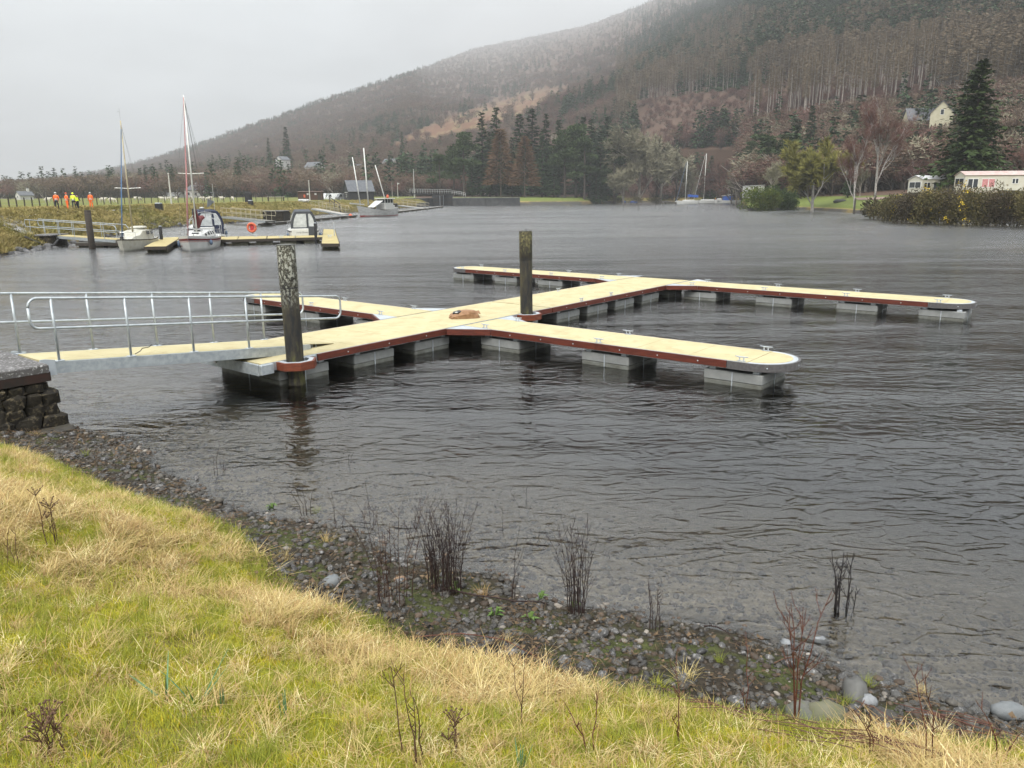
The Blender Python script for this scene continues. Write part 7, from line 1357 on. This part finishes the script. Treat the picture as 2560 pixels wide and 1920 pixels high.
# ================================================================== people and sheep
m_hvo = M('orange_hi_vis', (.85,.16,.035), .7, c2=(.75,.13,.03), scale=6); m_hvy = M('yellow_hi_vis', (.72,.85,.06), .7, c2=(.6,.72,.05), scale=6); m_trs = M('navy_trousers', (.02,.022,.03), .85); m_skin = M('skin', (.45,.27,.20), .6); m_boot = M('black_boot', (.012,.012,.012), .6); m_ref = M('reflective_tape', (.6,.62,.6), .4); m_drk = M('dark_jacket', (.03,.035,.035), .8)
def skinned(verts, edges, radii, cats, mats, name, parent, sub=1):
    me = bpy.data.meshes.new('sk'); me.from_pydata(verts, edges, []); o = bpy.data.objects.new('sk', me); COL.objects.link(o)
    md = o.modifiers.new('skin','SKIN'); sv = me.skin_vertices[0].data
    for i, r_ in enumerate(radii): sv[i].radius = (r_,r_) if not hasattr(r_,'__len__') else r_; sv[i].use_root = (i == 0)
    md.use_smooth_shade = True; s = o.modifiers.new('sub','SUBSURF'); s.levels = sub; s.render_levels = sub
    bpy.context.view_layer.update(); ev = o.evaluated_get(bpy.context.evaluated_depsgraph_get()); nm = bpy.data.meshes.new_from_object(ev); bpy.data.objects.remove(o); nm.name = name
    nm.materials.clear(); [nm.materials.append(m_) for m_ in mats]; V = np.array(verts)
    for p_ in nm.polygons:
        c_ = np.array(p_.center); k = int(np.argmin(((V-c_)**2).sum(1))); p_.material_index = cats[k]
    return put(name, nm, parent)
def person(label, px, py, rot, jacket, trousers, hat, pose=0, h=1.78, sling=0):
    q = on_far(px,py,2.85); par = thing('person', label, 'person', q, rot); s = h/1.78; sw = (.10,-.06,.13,-.12,.05)[pose]
    V = []; E_ = []; Rr = []; C = []
    def add(p_, r_, c_, link=None):
        V.append((p_[0]*s,p_[1]*s,p_[2]*s)); Rr.append(r_*s if not hasattr(r_,'__len__') else (r_[0]*s,r_[1]*s)); C.append(c_)
        if link is not None: E_.append((link,len(V)-1))
        return len(V)-1
    pel = add((0,0,.96),(.17,.13),2); sp = add((0,0,1.15),(.165,.12),1,pel); ch = add((0,.01,1.36),(.20,.13),1,sp); nk = add((0,.02,1.52),.062,0,ch); hd = add((0,.0,1.63),(.085,.10),0,nk); ht = add((0,0,1.73),(.075,.09),0,hd); fc = add((0,-.085,1.62),.035,0,hd)
    for sd in (-1,1):
        hp = add((sd*.10,0,.90),.105,2,pel); kn = add((sd*.105,-.02+sd*sw*.5,.50),.075,2,hp); an = add((sd*.11,sd*sw,.10),.055,2,kn); fo = add((sd*.12,-.13+sd*sw,.045),.045,3,an); add((sd*.12,-.19+sd*sw,.04),.035,3,fo)
        sh = add((sd*.20,.0,1.43),.075,1,ch)
        if pose == 0 and sd < 0: el = add((-.34,.06,1.20),.058,1,sh); wr = add((-.20,-.06,1.02),.045,1,el)
        elif pose in (1,3): el = add((sd*.28,.03,1.17),.058,1,sh); wr = add((sd*.22,-.18,1.05),.045,1,el)
        else: el = add((sd*.27,.02,1.16),.058,1,sh); wr = add((sd*.29,-.05-sd*sw*.4,.93),.045,1,el)
        w = V[wr]; w = (w[0]/s,w[1]/s,w[2]/s); pm = add((w[0]+sd*.005,w[1]-.02,w[2]-.075),(.038,.018),0,wr)
        for k, (ox, ln) in enumerate(((-.028,.065),(-.010,.078),(.010,.075),(.028,.058))): f1 = add((w[0]+ox,w[1]-.028,w[2]-.115),.0095,0,pm); add((w[0]+ox,w[1]-.038,w[2]-.115-ln*.6),.008,0,f1)
        t1 = add((w[0]-sd*.045,w[1]-.035,w[2]-.085),.010,0,pm); add((w[0]-sd*.05,w[1]-.045,w[2]-.12),.009,0,t1)
    body = skinned(V, E_, Rr, C, [m_skin, jacket, trousers, m_boot], 'body', par)
    mb = MB(); mb.lathe([(.125,0),(.118,.05),(.085,.115),(.03,.14)], (0,0,1.675*s), 12); mb.slab([(-.09,-.10,1.685*s),(.09,-.10,1.685*s),(.06,-.17,1.675*s),(-.06,-.17,1.675*s)], .012); mb.build('helmet', hat, par, True)
    for z, r0 in ((1.10,(.180,.135)),(.985,(.186,.145))):
        mb = MB(); n = 16; v = [(math.cos(2*math.pi*k/n)*r0[0]*s, math.sin(2*math.pi*k/n)*r0[1]*s, zz*s) for zz in (z,z+.05) for k in range(n)]; mb.add(v, [(k,(k+1)%n,n+(k+1)%n,n+k) for k in range(n)]); mb.build('reflective_band', m_ref, par)
    return par
person('worker in orange hi vis jacket and dark trousers, elbow out, white hat', 144, 525, R(180), m_hvo, m_trs, m_white, 0, 1.76); person('worker in full orange hi vis suit with orange hat beside the yellow jacket', 170, 524.5, R(150), m_hvo, m_hvo, m_orange, 1, 1.76); person('worker in bright yellow hi vis jacket and yellow helmet', 186.5, 523.5, R(185), m_hvy, m_drk, m_hvy, 2, 1.78); person('worker in dark jacket with yellow hi vis waistcoat', 196, 524, R(175), m_drk, m_trs, m_black, 3, 1.66)
person('worker in orange hi vis suit and white helmet walking apart', 229.5, 521, R(180), m_hvo, m_hvo, m_white, 4, 1.80); pf = person('figure in orange and yellow work clothes on the far jetty', 1797, 504.8, R(90), m_hvo, m_hvy, m_hvy, 2, 1.75); fg_ = G(1797,505,.6); pf.location = (fg_[0],fg_[1]+5.5,.6)
# waistcoat for the fourth worker
wk = [o for o in COL.objects if o.name.startswith('person') and o.get('label','').startswith('worker in dark jacket')][0]
mb = MB(); n = 14; v = [(math.cos(2*math.pi*k/n)*r_[0], math.sin(2*math.pi*k/n)*r_[1], z) for z, r_ in ((.93,(.20,.155)),(1.12,(.195,.145)),(1.30,(.215,.15))) for k in range(n)]; mb.add(v, [(i*n+k,i*n+(k+1)%n,(i+1)*n+(k+1)%n,(i+1)*n+k) for i in range(2) for k in range(n)]); mb.build('waistcoat', m_hvy, wk)
m_wool = M('sheep_wool', (.5,.47,.40), .95, c2=(.55,.51,.42), scale=6, bump=.03, bscale=14); m_face = M('sheep_face', (.5,.47,.4), .9)
def sheep(graze):
    V = [(0,0,.62),(-.34,0,.64),(.32,0,.62)]; E_ = [(0,1),(0,2)]; Rr = [.26,.23,.25]; C = [0,0,0]; V += [(.55,0,.60 if graze else .78),(.70,0,.20 if graze else .88),(.80,0,.06 if graze else .84)]; E_ += [(2,3),(3,4),(4,5)]; Rr += [.13,.085,.055]; C += [0,1,1]
    for x in (-.32,.30):
        for y in (-.12,.12): k = len(V); V += [(x,y,.40),(x+.02*(x<0),y,.20),(x,y,.02)]; E_ += [(1 if x < 0 else 2,k),(k,k+1),(k+1,k+2)]; Rr += [.09,.045,.035]; C += [0,1,1]
    for y in (-.09,.09): k = len(V); V.append((V[4][0]-.06,y,V[4][2]+.05)); E_.append((4,k)); Rr.append(.02); C.append(1)
    V.append((-.62,0,.5)); E_.append((1,len(V)-1)); Rr.append(.05); C.append(0)
    o = skinned(V, E_, Rr, C, [m_wool, m_face], 'sheep', None); me = o.data; bpy.data.objects.remove(o); return me
sh_me = [sheep(True), sheep(False)]
SHP = [(120,507,'white sheep lying near the orange suited workers'),(258,507,'white sheep grazing past the lone orange worker'),(280,507.5,'white sheep grazing beside another behind the fence')]+[(px,py,'white sheep grazing far across the field') for px,py in ((339,501.5),(350,501.8),(405,501.5),(414,501.8),(424,501.5),(441,501.3),(480,501.8),(504,501),(510,501.2),(522,501.5),(527,501.2),(553,501),(556,501.2),(582,501.5))]
for i,(px,py,lb_) in enumerate(SHP): q = on_far(px,py,2.8); o = put('sheep', sh_me[i%2 if i else 1], None, q, i*1.9 if i > 2 else R(10), 1.15); tag(o, lb_, 'sheep', 'sheep in the field' if i > 2 else None)
# rocks along the foot of the towpath bank
rr = random.Random(77); rocks = [pebble_mesh(800+i, 8, 6, .16, .75).mesh('bank_rock', M('bank_rock', (.075,.075,.078), .8, c2=(.13,.125,.12), scale=2, rand=.4)) for i in range(4)]
for i in range(150):
    px = rr.uniform(-30,150) if i < 70 else rr.uniform(150,600); py = np.interp(px,[-30,0,110,250,430,600],[648,643,622,598,569,557]); g = G(px,py,0); Y = g[1]+rr.uniform(-.6,2.6); x = g[0]+rr.uniform(-.3,.3); z = float(far_z([x],[Y])[0]); s = rr.uniform(.3,.8)
    o = put('bank_rock', rocks[i%4], None, (x,Y,z+s*.1), rr.uniform(0,6.28), s); tag(o, 'grey broken rock at the foot of the towpath bank', 'rock', 'rocks along the towpath bank')
# rough grass on the towpath bank
bgs = [clump(M('bank_straw', (.30,.235,.09), .8, c2=(.22,.185,.055), scale=1.5, rand=.25), 26, .35, .3, .8, .05, .2, 1.2, .3, 1.2, 900+i) for i in range(3)]+[clump(M('bank_rough_green', (.15,.15,.036), .8, c2=(.19,.165,.05), scale=1.5, rand=.25), 26, .35, .2, .5, .05, .1, .9, .2, .9, 910+i) for i in range(2)]
n = 26000; c = rng.uniform(tc_[1], tc_[9], n); hyq, hzq = far_cols(c); q = rng.random(n); Yv = hyq[2]+.8+(hyq[4]+4-hyq[2])*q; Xv = c*Yv; Zv = far_z(Xv, Yv); nb = fbm(Xv*.12, Yv*.12, 71); ps, pt = proj(Xv, Yv, Zv); kp = (ps > -100); 
i_ = np.where(rng.random(n) < np.clip((nb-.36)*4,.1,.9), rng.integers(0,3,n), 3+rng.integers(0,2,n)); s_ = rng.uniform(.5,1.0,n)
scatter('bank_grass', np.stack([Xv,Yv,Zv-.05],-1)[kp], np.stack([np.zeros(n),np.zeros(n),rng.uniform(0,6.28,n)],-1)[kp], np.stack([s_,s_,s_*.7],-1)[kp], i_[kp], bgs)
